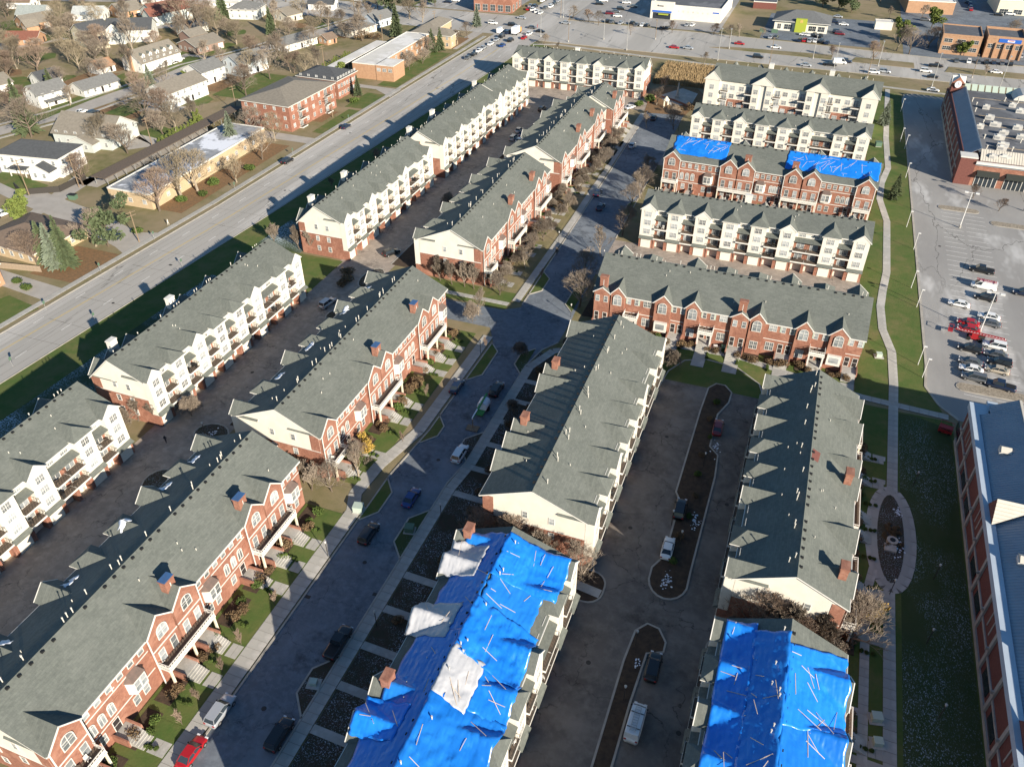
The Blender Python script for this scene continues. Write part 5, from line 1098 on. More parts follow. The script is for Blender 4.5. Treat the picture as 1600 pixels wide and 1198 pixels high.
def conifer(key, seed, H, Rr, m, n=46, tip=1.0):
    rs = random.Random(seed); b = MB(); T = MB().tube((0, 0, -.1), (0, 0, H * .92), .17, .03, 6)
    for i in range(n):
        t = i / n; z = H * (.07 + .93 * t); r = Rr * (1 - t) ** .85 * rs.uniform(.85, 1.12) + .12; k = max(5, int(15 * (1 - t) + 4))
        for j in range(k):
            a = rs.random() * 2 * math.pi; d = Vector((math.cos(a), math.sin(a), 0)); s = Vector((-d.y, d.x, 0)); rr = r * rs.uniform(.6, 1.1); dr = -rs.uniform(.12, .4) * rr * .8
            ns = max(2, int(rr / .55)); wz = Vector((0, 0, 1))
            for q in range(ns):
                u0 = .25 + .75 * q / ns; u1 = .25 + .75 * (q + 1.15) / ns; p0 = d * rr * u0 + wz * (z + dr * u0 * u0 + .15 * u0); p1 = d * rr * u1 + wz * (z + dr * u1 * u1 + .15 * u1); hw = .30 * (1.1 - u0) * (.5 + rr / 3) + .07
                tw = s * hw + wz * rs.uniform(-.14, .05); b.poly([p0 - tw, p0 + tw, p1 + tw * .5, p1 - tw * .5]); b.poly([p0 + wz * .1, p0 - wz * .16, p1 - wz * .14, p1 + wz * .04])
    b.tube((0, 0, H * .9), (0, 0, H), .08, .01, 4); TREE[key] = (T.mesh('trunk', 'bark'), b.mesh('crown', m), H)
conifer('spruce', 11, 10, 2.7, 'needle'); conifer('spruce_b', 12, 10, 2.6, 'needle_blue'); conifer('spruce_c', 13, 10, 2.2, 'needle')
def clump_tree(key, seed, H, m, blobs, leaf, n, trunk=.2, bark='bark'):
    rs = random.Random(seed); b = MB(); T = MB().tube((0, 0, -.1), (0, 0, H * .55), trunk, trunk * .5, 6)
    for (x, y, z, r) in blobs:
        leaf_cloud(b, (x, y, z), r, r, r * .75, n, leaf, rs); T.tube((0, 0, H * .35), (x * .8, y * .8, z - r * .3), trunk * .35, .04, 4, 0, False)
    TREE[key] = (T.mesh('trunk', bark), b.mesh('crown', m), H)
_r = random.Random(9)
clump_tree('pine', 14, 9, 'needle_yellow', [(_r.gauss(0, 1.9), _r.gauss(0, 1.9), _r.uniform(2.5, 8), _r.uniform(1.1, 1.9)) for _ in range(16)], .34, 150)
clump_tree('pine_d', 15, 9, 'needle', [(_r.gauss(0, 1.6), _r.gauss(0, 1.6), _r.uniform(2, 8.2), _r.uniform(1, 1.7)) for _ in range(15)], .34, 150)
clump_tree('cypress', 16, 6, 'needle_yellow', [(_r.gauss(0, .22), _r.gauss(0, .22), .7 + k * .6, .85 - .07 * k) for k in range(9)], .22, 130, .1)
clump_tree('gold', 17, 4, 'leaf_gold', [(_r.gauss(0, .5), _r.gauss(0, .5), _r.uniform(1, 3.2), _r.uniform(.6, 1)) for _ in range(9)], .16, 150, .07)
clump_tree('hedge', 18, 1.2, 'leaf_green', [(_r.gauss(0, .25), _r.gauss(0, .25), .55, .55) for _ in range(3)], .13, 190, .04)
clump_tree('shrub', 19, 1.6, 'leaf_brown', [(_r.gauss(0, .3), _r.gauss(0, .3), .8, .8) for _ in range(3)], .12, 260, .04)
clump_tree('maroon', 20, 4, 'leaf_maroon', [(_r.gauss(0, 1), _r.gauss(0, 1), _r.uniform(1.5, 3), 1.1) for _ in range(7)], .2, 130, .1)
clump_tree('copper', 21, 3.4, 'leaf_brown', [(_r.gauss(0, 1.2), _r.gauss(0, 1.2), _r.uniform(1, 2.6), 1.1) for _ in range(7)], .2, 140, .08)
def plant(kind, x, y, h, label, cat='tree', group=None, name=None, wide=1):
    T, C, H = TREE[kind]; s = h / H
    r = thing(name or ('bare_tree' if kind[0] in 'bvy' else 'evergreen_tree'), label, cat, (x, y, 0), rng.uniform(0, 6.28), group); r.scale = (s * wide, s * wide, s)
    ob('trunk', T, r); ob('crown', C, r); return r
def row(lst, kinds, tmpl, group, cat='tree', name=None, wide=1):
    for i, (x, y, h) in enumerate(lst): plant(kinds[(i * 7 + int(abs(x))) % len(kinds)], x, y, h * (rng.uniform(.92, 1.08)), tmpl.format(nth(i)), cat, group, name, wide)
# ---------------------------------------------------------------- positions (metres)
BARE_C = [(-17.8, 79.9, 8), (4.2, 80.5, 6), (21.8, 81.7, 10), (-110.7, 84, 5), (22.1, 85.9, 7), (-63.7, 90.9, 6), (-101.1, 91.7, 5), (-44.1, 115, 3), (-39.1, 139.4, 3), (-48.9, 139.7, 4), (-16.6, 140.1, 5), (-62.7, 142.5, 4.5), (-41.4, 156.9, 11), (-91.9, 194.1, 5), (-41, 196.6, 9), (-43.4, 215.8, 8), (-42.2, 237.1, 8), (-44.1, 282.9, 8)]
GABLE = [(-68.1, 82.7, 5), (-73.4, 83.7, 5), (-70.3, 83.7, 5), (-35, 84.9, 6), (-32.2, 85.2, 6), (-28.9, 85.2, 6), (-25.1, 85.6, 6), (11, 86.7, 7), (7.7, 86.8, 7), (14.3, 87, 6), (18, 87.4, 6), (-109.8, 87.4, 5), (-106.2, 87.7, 5), (-67.9, 156.6, 5), (-73.8, 156.7, 5), (-70.4, 156.7, 5), (-77.3, 157.4, 5), (-119.3, 159.6, 5), (-115, 159.6, 5), (-127.3, 159.7, 5), (-110.6, 159.7, 5)]
YARD = [(-60.8, 38.3, 3), (-60.9, 42, 3), (-60.7, 46.7, 3), (-60.8, 51.3, 3), (-60.4, 59, 3), (-58.8, 99.3, 3), (-60.7, 113.2, 3), (-55.6, 133.3, 3), (-54.3, 166.7, 3), (-54.1, 179.2, 3)]
SPRUCE = [(-171.8, 128.9, 11), (-169.5, 130.4, 11), (-176.6, 130.7, 9), (-254.9, 199.7, 15), (-179.6, 213.5, 11), (-279.3, 235.7, 9), (28.3, 247.2, 5), (-242.8, 249.3, 10), (29, 250.8, 6), (-167.5, 277.3, 7), (-173, 279.5, 7), (25.7, 314.4, 7), (-311.3, 318.7, 9), (-166.6, 343.8, 8), (-252.2, 344.5, 11), (-164, 347.1, 8), (-193.9, 362.4, 13), (-293.8, 363.2, 13), (-165.3, 394, 9)]
PINE = [(-167.9, 142.6, 11), (-201.1, 146.8, 8), (-178.6, 281.7, 9), (-419.5, 347.2, 10), (-219.7, 405.7, 9), (59.1, 421.1, 6), (-203.7, 427.5, 8), (76.9, 431.1, 6), (32.5, 437.9, 9), (47.7, 469.2, 9), (9.4, 490.9, 10), (2.7, 496.2, 9), (-5.6, 497.9, 9)]
BARE_L = [(-177.2, 128, 9), (-171.1, 141.5, 9), (-169.8, 165.1, 10), (-204.1, 171.7, 8), (-169.5, 174.6, 13), (-168, 180, 12), (-161.4, 190.1, 7), (-209.7, 197.4, 9), (-251.4, 197.7, 12), (-221.9, 199, 10), (-263.2, 203.4, 13), (-164.5, 208.3, 9), (-210.8, 216.1, 8), (-208.7, 220.3, 8), (-179.5, 224.4, 9), (-170.5, 224.5, 8), (-264.7, 228.9, 7), (-310.4, 241.7, 10), (-243.6, 244.8, 9), (-308.6, 256.5, 11), (-275.6, 259.3, 8), (-208.7, 262, 9), (-295.6, 266.2, 10), (-214.7, 268.3, 8), (-338.4, 271.1, 11), (-255, 271.6, 5), (-222.4, 283.7, 9), (-241, 291.6, 8), (-199.9, 292.1, 8), (-251.8, 292.7, 8), (-207.4, 294.1, 8), (-291.2, 294.2, 14), (-339.1, 299.7, 11), (-199.7, 301.9, 8), (-233.8, 304.7, 9), (-223.2, 308.6, 10), (-163.8, 315.2, 5), (-167.2, 319, 6), (-290.4, 323.9, 10), (-257.7, 323.9, 9), (-399.1, 324, 10), (-339.7, 325.1, 10), (-162.8, 325.8, 6), (-279, 328.2, 13), (-273.2, 330.3, 12), (-288.5, 331, 17), (-165.8, 335.3, 7), (-241.6, 342.1, 9), (-230.1, 346.4, 8), (-215.8, 351.7, 7), (-406.4, 352.1, 12), (-214.4, 358.5, 7), (-386.8, 359.4, 11), (-161, 359.9, 6), (-228, 366.7, 8), (-360.6, 369.1, 12), (-161.2, 372, 6), (-243.7, 374.6, 9), (-256.6, 377, 9), (-349.5, 381.5, 12), (-280.2, 383.2, 10), (-219.3, 383.7, 8), (-194.8, 392.8, 9), (-203.9, 396.6, 9), (-235.6, 399.8, 9), (-229.5, 409.9, 9)]
BARE_T = [(-131.1, 196.2, 4), (-125.9, 200.7, 5), (-127.9, 219, 5), (-42, 222, 8), (57, 249.4, 4), (50.8, 256.5, 4), (-53.5, 281.4, 6), (-37.5, 294.5, 5), (-55.5, 306.7, 7), (-56.4, 322.8, 7), (49.1, 357.9, 4), (-114.2, 365.6, 4), (-47.7, 368.6, 5), (-123.1, 373.9, 5), (65.6, 390.8, 5), (4.1, 398.5, 5), (21.5, 399.6, 9), (-89.4, 405, 5), (-71.2, 415.7, 6), (-43.5, 415.8, 6), (36.3, 416, 12), (-109, 417.7, 7), (-51.6, 419.1, 6), (30.9, 419.6, 11), (-39.5, 419.8, 6), (-29.1, 421.1, 5), (-115.3, 422.4, 6), (56.6, 423.5, 7), (-124.9, 426, 7), (70.1, 428.5, 6), (51.6, 429.6, 8), (44.8, 430.5, 9), (82.8, 462.8, 9), (28.4, 483, 6), (44, 491.8, 7), (23.6, 520.2, 10)]
LOTPOLE = [(31.7, 331.3, 5), (31.1, 298.2, 5), (32.4, 291.7, 5), (32.3, 265.9, 5), (31.9, 229.1, 5), (33.4, 215.6, 5), (32.3, 193.8, 5), (33.3, 184.7, 5), (32.9, 159.8, 5), (33.6, 155.2, 5)]
ROADPOLE = [(-129, 386.5, 12), (-113.8, 382.2, 12), (-84.6, 377.8, 13), (-43, 375.6, 13), (-20.6, 371.5, 12), (5.5, 368.5, 13), (19.3, 371.7, 13), (44, 369, 13), (69.1, 373.9, 13), (23.4, 390.9, 10), (-3.8, 393.4, 10), (60, 386.8, 9), (-99.4, 392.5, 9), (-76.3, 401.1, 9), (-41, 396.3, 9), (-131.6, 426.4, 13), (-130.4, 426.9, 13)]
CARS_NEAR = [(-155.5, 209.3, 87, 'suv', 'black'), (-153.9, 244.1, 87, 'sedan', 'navy'), (-57.0, 41.5, 90, 'suv', 'silver'), (-56.9, 35.4, 90, 'sedan', 'red'), (-47.6, 56.2, 90, 'pickup', 'black'), (-47.7, 41.4, 90, 'suv', 'black'), (-53.5, 76.2, 90, 'suv', 'black'), (-50.6, 86.1, 90, 'sedan', 'blue'), (-47.2, 99.4, 90, 'suv', 'white'), (-55.9, 117.9, 90, 'sedan', 'navy'), (-47.9, 119.8, 90, 'suv', 'black'), (-51.1, 211.0, 90, 'sedan', 'navy'), (-54.5, 220.3, 90, 'sedan', 'navy'), (-54.0, 261.5, 90, 'sedan', 'silver'), (-53.0, 290.9, 90, 'sedan', 'black'), (-64.0, 299.6, 60, 'sedan', 'white'), (-97.6, 137.0, 82, 'suv', 'silver'), (-95.0, 164.8, 60, 'suv', 'black'), (-94.8, 262.0, 88, 'sedan', 'silver'), (-93.9, 254.3, 88, 'suv', 'silver'), (-92.0, 259.0, 88, 'sedan', 'blue'), (-91.2, 252.7, 88, 'sedan', 'white'), (-94.3, 286.0, 88, 'suv', 'black'), (-91.2, 315.1, 0, 'sedan', 'red'), (-3.8, 123.5, 92, 'sedan', 'maroon'), (-6.5, 99.6, 92, 'suv', 'black'), (-6.7, 90.3, 91, 'sedan', 'white'), (-4.2, 68.1, 91, 'suv', 'black'), (-4.6, 59.1, 89, 'workvan', 'white'), (49.1, 208.6, 172, 'pickup', 'black'), (48.8, 199.7, 172, 'laddervan', 'white'), (48.7, 194.1, 172, 'suv', 'black'), (42.6, 188.8, 172, 'sedan', 'white'), (48.7, 185.1, 172, 'sedan', 'white'), (48.6, 182.1, 172, 'sedan', 'grey'), (44.0, 180.7, 172, 'sedan', 'red'), (43.9, 177.8, 172, 'sedan', 'red'), (48.7, 172.5, 172, 'suv', 'white'), (43.5, 169.3, 172, 'suv', 'black'), (48.6, 168.9, 172, 'sedan', 'grey'), (49.0, 165.8, 172, 'suv', 'black'), (48.3, 162.8, 172, 'sedan', 'tan'), (43.3, 164.1, 172, 'sedan', 'grey'), (43.2, 161.2, 172, 'sedan', 'white'), (43.5, 158.1, 172, 'suv', 'grey'), (48.3, 156.9, 170, 'pickup', 'navy'), (57.6, 199.7, 172, 'suv', 'navy')]
CARS_FAR = [(-147.4, 340.0, 87, 'sedan', 'grey'), (-146.9, 345.6, 87, 'sedan', 'black'), (-146.9, 352.3, 87, 'sedan', 'white'), (-146.9, 356.9, 87, 'sedan', 'silver'), (-146.2, 364.8, 87, 'sedan', 'white'), (-146.3, 372.6, 87, 'sedan', 'silver'), (-146.1, 378.9, 87, 'suv', 'black'), (-140.1, 364.1, 87, 'sedan', 'blue'), (-150.2, 387.6, 87, 'workvan', 'white'), (-145.8, 386.6, 87, 'suv', 'navy'), (-139.7, 373.8, 87, 'suv', 'black'), (-135.3, 380.4, 87, 'sedan', 'red'), (-135.3, 388.0, 87, 'suv', 'white'), (-149.0, 401.5, 0, 'suv', 'black'), (-138.3, 400.0, 0, 'sedan', 'grey'), (-149.7, 416.8, 0, 'sedan', 'silver'), (-159.7, 401.6, 0, 'suv', 'white'), (-125.1, 414.5, 0, 'sedan', 'silver'), (-132.0, 394.4, 0, 'sedan', 'black'), (-152.9, 436.8, 87, 'sedan', 'red'), (-150.2, 436.2, 87, 'suv', 'white'), (-146.8, 432.8, 87, 'sedan', 'white'), (-144.0, 430.8, 87, 'sedan', 'white'), (-154.4, 444.2, 87, 'sedan', 'silver'), (-151.6, 443.6, 87, 'suv', 'navy'), (-143.5, 446.6, 87, 'suv', 'white'), (-143.8, 453.0, 87, 'sedan', 'grey'), (-152.2, 458.2, 87, 'sedan', 'white'), (-143.9, 461.3, 87, 'sedan', 'silver'), (-145.5, 442.7, 87, 'sedan', 'grey'), (-120.5, 470.0, 10, 'suv', 'white'), (-120.4, 461.7, 10, 'suv', 'black'), (-107.4, 469.9, 10, 'suv', 'white'), (-101.6, 462.2, 10, 'sedan', 'grey'), (-106.6, 454.0, 10, 'suv', 'black'), (-107.7, 447.4, 10, 'sedan', 'grey'), (-109.5, 442.2, 10, 'suv', 'maroon'), (-104.3, 438.1, 10, 'sedan', 'white'), (-106.4, 425.7, 80, 'sedan', 'black'), (-104.0, 425.2, 80, 'sedan', 'grey'), (-99.0, 424.2, 80, 'sedan', 'silver'), (-93.6, 426.2, 80, 'sedan', 'black'), (-90.6, 423.2, 80, 'sedan', 'grey'), (-64.9, 388.5, 0, 'sedan', 'red'), (-58.6, 389.7, 0, 'sedan', 'silver'), (-37.6, 405.7, 0, 'sedan', 'red'), (-21.0, 404.9, 0, 'sedan', 'white'), (-26.8, 385.9, 0, 'suv', 'black'), (-5.9, 380.0, 0, 'sedan', 'silver'), (3.7, 384.6, 0, 'pickup', 'black'), (10.3, 392.2, 0, 'suv', 'navy'), (7.5, 389.1, 10, 'workvan', 'white'), (21.7, 379.3, 0, 'suv', 'white'), (26.0, 381.9, 0, 'suv', 'silver'), (42.3, 388.9, 0, 'suv', 'white'), (44.8, 381.2, 0, 'sedan', 'black'), (46.7, 398.6, 0, 'pickup', 'black'), (70.1, 397.3, 0, 'sedan', 'white'), (56.3, 376.3, 0, 'sedan', 'black'), (44.0, 361.9, 0, 'sedan', 'white'), (-87.8, 424.2, 80, 'sedan', 'white'), (-85.5, 423.7, 80, 'sedan', 'black'), (-77.5, 421.3, 80, 'sedan', 'black'), (-74.8, 422.3, 80, 'suv', 'black'), (-66.8, 432.1, 80, 'sedan', 'silver'), (-64.4, 433.0, 80, 'sedan', 'white'), (-39.5, 500.1, 0, 'suv', 'white'), (-25.1, 422.6, 80, 'sedan', 'silver'), (-22.8, 423.5, 80, 'sedan', 'grey'), (-11.7, 421.4, 80, 'sedan', 'navy'), (-9.5, 422.2, 80, 'sedan', 'red'), (-7.1, 421.9, 80, 'suv', 'silver'), (-4.6, 422.9, 80, 'sedan', 'white'), (-1.9, 422.6, 80, 'suv', 'black'), (0.7, 421.2, 80, 'sedan', 'navy'), (-10.5, 433.1, 0, 'sedan', 'white'), (-8.1, 432.7, 0, 'sedan', 'white'), (-5.8, 433.6, 80, 'suv', 'black'), (-3.1, 432.1, 80, 'suv', 'black'), (3.2, 476.6, 0, 'sedan', 'silver'), (1.9, 464.6, 0, 'suv', 'navy'), (6.6, 460.7, 0, 'sedan', 'white'), (4.3, 443.8, 0, 'suv', 'navy'), (5.6, 440.4, 0, 'suv', 'maroon'), (55.5, 410.1, 85, 'sedan', 'grey'), (60.5, 410.9, 85, 'suv', 'white'), (64.3, 411.3, 85, 'sedan', 'grey'), (67.4, 411.4, 85, 'suv', 'black'), (70.5, 412.6, 85, 'sedan', 'navy'), (73.8, 412.7, 85, 'sedan', 'grey'), (77.1, 412.9, 85, 'suv', 'black'), (82.7, 427.7, 85, 'suv', 'silver'), (82.2, 431.9, 85, 'suv', 'blue'), (69.7, 532.4, 85, 'sedan', 'blue'), (69.4, 524.2, 85, 'sedan', 'silver'), (69.2, 517.8, 85, 'sedan', 'red'), (68.4, 536.9, 85, 'sedan', 'navy'), (81.8, 510.3, 0, 'sedan', 'black'), (87.6, 513.9, 0, 'suv', 'white'), (45.3, 485.0, 0, 'suv', 'grey'), (35.1, 478.3, 0, 'sedan', 'white'), (-254.0, 223.6, 80, 'sedan', 'white'), (-238.4, 239.5, 0, 'sedan', 'white'), (-248.7, 224.0, 80, 'suv', 'black'), (-209.7, 147.1, 80, 'suv', 'white'), (-265.0, 288.8, 80, 'sedan', 'black'), (-265.2, 292.9, 80, 'sedan', 'white'), (-248.2, 422.5, 0, 'sedan', 'white'), (-240.2, 418.8, 0, 'sedan', 'grey'), (-200.3, 437.0, 0, 'sedan', 'navy'), (-197.5, 441.4, 0, 'sedan', 'white')]
# ---------------------------------------------------------------- trees and shrubs in place
CL = ['at the kerb bed between the tarped row and its neighbour', 'beside the gable end by the loop drive, right island', 'tall, casting branches over the bottom right roof end', 'small, beside the white row end at left',
      'by the right footpath, behind the tall one at bottom right', 'at the corner lawn beside golden shrub', 'small, in the alley bed by the white row', 'young, on shaded kerb strip of the central street', 'young, by the grey-roofed row end at the junction', 'young, in the middle of the street junction',
      'by the top bend of loop drive', 'small, at the corner bed beside the second brick row', 'large and round, at left end of the porch-fronted brick row', 'small, in the alley behind the third brick row', 'broad, at left end of the white row behind the porch-fronted row', 'beside the street left of the tarped brick row',
      'beside the street, just past the tarped brick row corner', 'near the far end of the central street']
for (x, y, h), l in zip(BARE_C, CL):
    if abs(x + 44.1) < .1 and y < 120: x = -42.6
    if abs(x + 48.9) < .1: x = -47.6; y = 133
    plant('b0' if h > 7 else ('b3' if h > 5 else 's0'), x, y, h * 1.05, 'bare tree ' + l, 'tree', 'bare trees inside the complex', 'bare_tree', 1.15 if h > 7 else 1)
for i, (x, y, h) in enumerate(((-64.5, 83, 6), (-62, 88, 7), (-72, 81.5, 6), (-62.5, 145.5, 6), (-61, 155.5, 6.5), (-59.5, 170, 6), (-60, 186, 6.5), (-59.5, 205, 6), (-43.6, 169, 8), (-43.4, 183, 7.5), (-42.8, 228, 8), (-22, 139.5, 6), (-28, 138.5, 5), (-46.5, 290, 7), (-58.5, 240, 7), (-59, 258, 7))):
    plant('b4' if i % 2 else 'b0', x, y, h * 1.1, f'bare street tree near building ends and kerbs, {nth(i)} planted counting from camera side', 'tree', 'bare street trees of the complex', 'bare_tree', 1.15)
ends = dict()
def gname(x, y):
    if x < -100: return 'the white row end at left' if y < 120 else 'the third white row end'
    if x < -60: return 'the second brick row end' if y < 120 else 'the third brick row end'
    return 'the grey-roofed row end by the street' if x < -10 else 'the grey-roofed row end by the right footpath'
for x, y, h in sorted(GABLE): ends.setdefault(gname(x, y), []).append((x, y, h))
for nm, l in ends.items():
    n = len(l)
    for i, (x, y, h) in enumerate(l):
        plant('v0' if x < -60 or i % 2 else 'b3', x, (78.3 if x > 0 else 80.9) if x > -60 else y - .6, h * (1.45 if x > -60 else 1.35), f'slim bare tree against {nm}, {nth(i)} from left', 'tree', 'bare trees along the gable ends', 'bare_tree', 1.35)
row(YARD, ['y0'], 'sapling on the front lawns by the central street, {} from the camera', 'saplings on the lawns', name='bare_tree')
row([(x, y, h * 1.2) for x, y, h in SPRUCE], ['spruce_b', 'spruce', 'spruce_c'], 'conical spruce, {} nearest of the spruces in the picture', 'spruces', name='spruce_tree')
row([(x, y, h * 1.2) for x, y, h in PINE], ['pine', 'pine_d'], 'rounded pine, {} nearest of the pines in the picture', 'pines', name='pine_tree')
row([(x, y, h * 1.22) for x, y, h in BARE_L], ['b0', 'b1', 'b2', 'b3', 'b4', 'b2'], 'bare tree left of main road, {} nearest to the camera', 'bare trees of the residential area', wide=1.35)
row(BARE_T, ['b1', 'b3', 'b0', 'b4'], 'bare tree around the boulevard and lots, {} nearest to the camera', 'bare trees around the boulevard', wide=1.25)
# further bare trees scattered among the houses
rs = random.Random(21); taken = [(o.location.x, o.location.y) for o in bpy.data.objects if o.get('category') == 'house']; extra = []
while len(extra) < 112:
    x = rs.uniform(-430, -205); y = rs.uniform(200, 470)
    if y < 200 + (-205 - x) * .3 or any(abs(x - a) < 10 and abs(y - b_) < 11 for a, b_ in taken) or abs(x - (-300 + .19 * (y - 60))) < 9: continue
    if any(math.hypot(x - a, y - b_) < 5.2 for a, b_, _ in extra): continue
    extra.append((x, y, rs.uniform(9, 15)))
extra.sort(key=lambda t: t[1])
row(extra, ['b1', 'b3', 'b0', 'b2', 'b4', 'b1'], 'bare garden tree among the houses, {} nearest to the camera', 'bare garden trees among the houses', wide=1.3)
for i, (x, y, h) in enumerate(((-237, 262, 7), (-282, 238, 8), (-208, 232, 4.5), (-206, 228, 5), (-231, 214, 5))): plant('cypress', x, y, h, f'yellow-green cypress, {nth(i)} of those among the houses', 'tree', 'cypresses among the houses', 'cypress_tree', 1.5)
k = 0
for i in range(26):        # columnar evergreens along the carports
    x, y = (-203.5, 206 + i * 1.9) if i < 13 else (-196.8, 300 + (i - 13) * 1.9)
    plant('cypress', x, y, rng.uniform(3, 4.4), f'columnar cedar, {nth(i % 13)} along the {"brown" if i < 13 else "white"}-roofed carport', 'shrub', 'cedars along the carports', 'cedar_shrub', 1.3)
plant('gold', -63.6, 94, 4.2, 'golden-leaved shrub on the corner lawn by the central street', 'shrub', None, 'golden_shrub', 1.1)
plant('gold', 24.6, 86.6, 4.6, 'golden columnar shrub beside the green utility box', 'shrub', None, 'golden_shrub', .8)
plant('maroon', -222, 224, 3.6, 'maroon-leaved tree beside the frosted driveway', 'tree', None, 'maroon_tree', 1.3)
for i, (x, y, h, kd) in enumerate(((-206, 351, 3.6, 'copper'), (-201, 355, 3.2, 'copper'), (-346, 318, 4, 'copper'), (-166, 152, 2, 'hedge'), (-168, 172, 2.2, 'hedge'), (-165, 178, 2, 'hedge'), (-163, 200, 2.4, 'hedge'), (-166, 186, 2.6, 'hedge'), (-165, 270, 2.4, 'hedge'), (-185, 256, 2.6, 'copper'), (-170, 118, 1.8, 'hedge'), (-175, 119, 1.6, 'hedge'), (-58, 310, 3, 'hedge'), (-61, 303, 2.4, 'hedge'), (-46, 300, 3, 'copper'), (-41, 305, 2.6, 'copper'), (-118, 150, 2.2, 'shrub'), (-101, 152, 2, 'shrub'), (-99, 149, 1.8, 'shrub'), (-98.5, 146.5, 1.8, 'shrub'))):
    plant(kd, x, y, h, f'{"green" if kd == "hedge" else "brown"} bush, {nth(i)} of the bushes beside roads and gardens', 'bush', 'bushes beside roads and gardens', 'bush', 1.3)
# front gardens of the brick rows: grass squares, hedges and clipped shrubs
def garden(I, nm, far, pitch, seed, lawn='lawn'):
    rs_ = random.Random(seed); n = int(I['L'] / pitch); M = Matrix.Translation((I['org'][0], I['org'][1], 0)) @ Matrix.Rotation(I['rz'], 4, 'Z'); c = 0
    for i in range(n):
        x0 = I['L'] * i / n + 1.4; x1 = I['L'] * (i + 1) / n - 1.2
        pts = [(M @ Vector((x, y, 0))).to_2d()[:] for x, y in ((x0, -3.5), (x0, -far), (x1, -far), (x1, -3.5))]
        sheet('lawn_square', pts, .12, lawn, 0)
        pts = [(M @ Vector((x, y, 0))).to_2d()[:] for x, y in ((x0 - .8, -.8), (x0 - .8, -3.4), (x1 + .6, -3.4), (x1 + .6, -.8))]
        sheet('shrub_bed', pts, .125, 'mulch', 0)
        for q in range(3):
            p = M @ Vector((x0 + .3 + q * (x1 - x0) * .4 + rs_.uniform(-.2, .2), -rs_.uniform(2.2, 3.6), 0)); plant('shrub' if rs_.random() < .7 else 'hedge', p.x, p.y, rs_.uniform(1.1, 1.9), f'clipped shrub, {nth(c)} from the {nm[1]} along {nm[0]}', 'shrub', 'clipped shrubs of the front gardens', 'shrub'); c += 1
        for q in range(3):
            p = M @ Vector((x0 + .25, -4.4 - q * .75, 0)); plant('hedge', p.x, p.y, .75, f'low hedge plant, {nth(i * 3 + q)} from the {nm[1]} along {nm[0]}', 'shrub', f'low hedge plants of {nm[0]}', 'hedge_plant', .8)
garden(T1, ('the nearest brick row', 'camera'), 7.3, 5.9, 1); garden(T2, ('the second brick row', 'camera'), 7.1, 5.9, 2); garden(T3, ('the third brick row', 'camera'), 8.5, 7.4, 3, 'grass'); garden(T4, ('the fourth brick row', 'camera'), 8.0, 8.3, 4, 'grass')
garden(TD, ('the porch-fronted row', 'left'), 6.4, 6.3, 5); garden(TE, ('the tarped brick row', 'left'), 6.0, 7.4, 6, 'grass'); garden(TA, ('the footpath-side row', 'camera'), 5.4, 6.2, 7); garden(TA2, ('the bottom right row', 'camera'), 3.9, 7, 8)
# street-side beds of the centre rows
for i, y in enumerate((30, 36.8, 43.6, 50.4, 57.2, 64, 70.8, 90, 97, 104, 111, 118, 125)):
    strip('footpath', [(-35.8, y), (-44.4, y + .2)], 1.3, .11, 'concrete', 0)
for i in range(12): plant('shrub', -39.5 + rng.uniform(-2.4, 1.2), 62 + i * 6 + rng.uniform(-1, 1), rng.uniform(1, 2), f'brown shrub in shaded bed, {nth(i)} from camera beside the central street', 'shrub', 'shaded shrubs by the central street', 'shrub')
# beds around the loop islands and the oval
for i in range(9): plant('shrub' if i % 2 else 'hedge', -5.3 + rng.uniform(-1, 1), 88 + i * 5.4, rng.uniform(.7, 1.3), f'small shrub on the loop island, {nth(i)} from the camera', 'shrub', 'shrubs on the loop island', 'shrub')
for i in range(16): a = i * 2.4; plant('shrub', 27.2 + 1.5 * math.cos(a) * (.4 + .6 * (i % 3) / 2), 106 + 8.5 * math.sin(a * 1.3), rng.uniform(.5, .9), f'low dry shrub in the oval bed, {nth(i)} planted', 'shrub', 'dry shrubs in the oval bed', 'shrub')
# bare bushes filling the far front gardens
for i in range(34):
    y = 160 + i * 3.5; x = -61.5 + rng.uniform(-3, 2.4)
    plant('s0', x, y + rng.uniform(-1, 1), rng.uniform(2.2, 4.2), f'bare bush in front gardens of the far brick rows, {nth(i)} from camera', 'bush', 'bare bushes of the far front gardens', 'bare_bush', 1.1)
for i in range(9): plant('s0', -36 + i * 1.35, 80.6 + rng.uniform(-.8, .8), rng.uniform(3.6, 5.2), f'bare bush at the grey-roofed row end by the street, {nth(i)} from left', 'bush', 'bare bushes at the row ends', 'bare_bush')
for i in range(9): plant('s0', 5.5 + i * 1.6, 77.6 + rng.uniform(-.8, .8), rng.uniform(3.4, 5), f'bare bush between the two right-hand rows, {nth(i)} from left', 'bush', 'bare bushes at the row ends', 'bare_bush')
# reed field by the boulevard
def reeds():
    rs_ = random.Random(4); b = MB()
    for i in range(9000):
        x = rs_.uniform(-63, -37); y = rs_.uniform(333, 362); h = rs_.uniform(1.2, 2.3); a = rs_.uniform(0, 3.14); d = Vector((math.cos(a), math.sin(a), 0)) * .09; l = Vector((rs_.gauss(0, .2), rs_.gauss(0, .2), h)); p = Vector((x, y, 0))
        b.poly([p - d, p + d, p + l + d * .5, p + l - d * .5])
    o = ob('reeds', b.mesh('reeds', 'reed')); tag(o, 'tall dry tan reeds in the patch behind the garden court', 'reeds', None, 'stuff')
reeds()
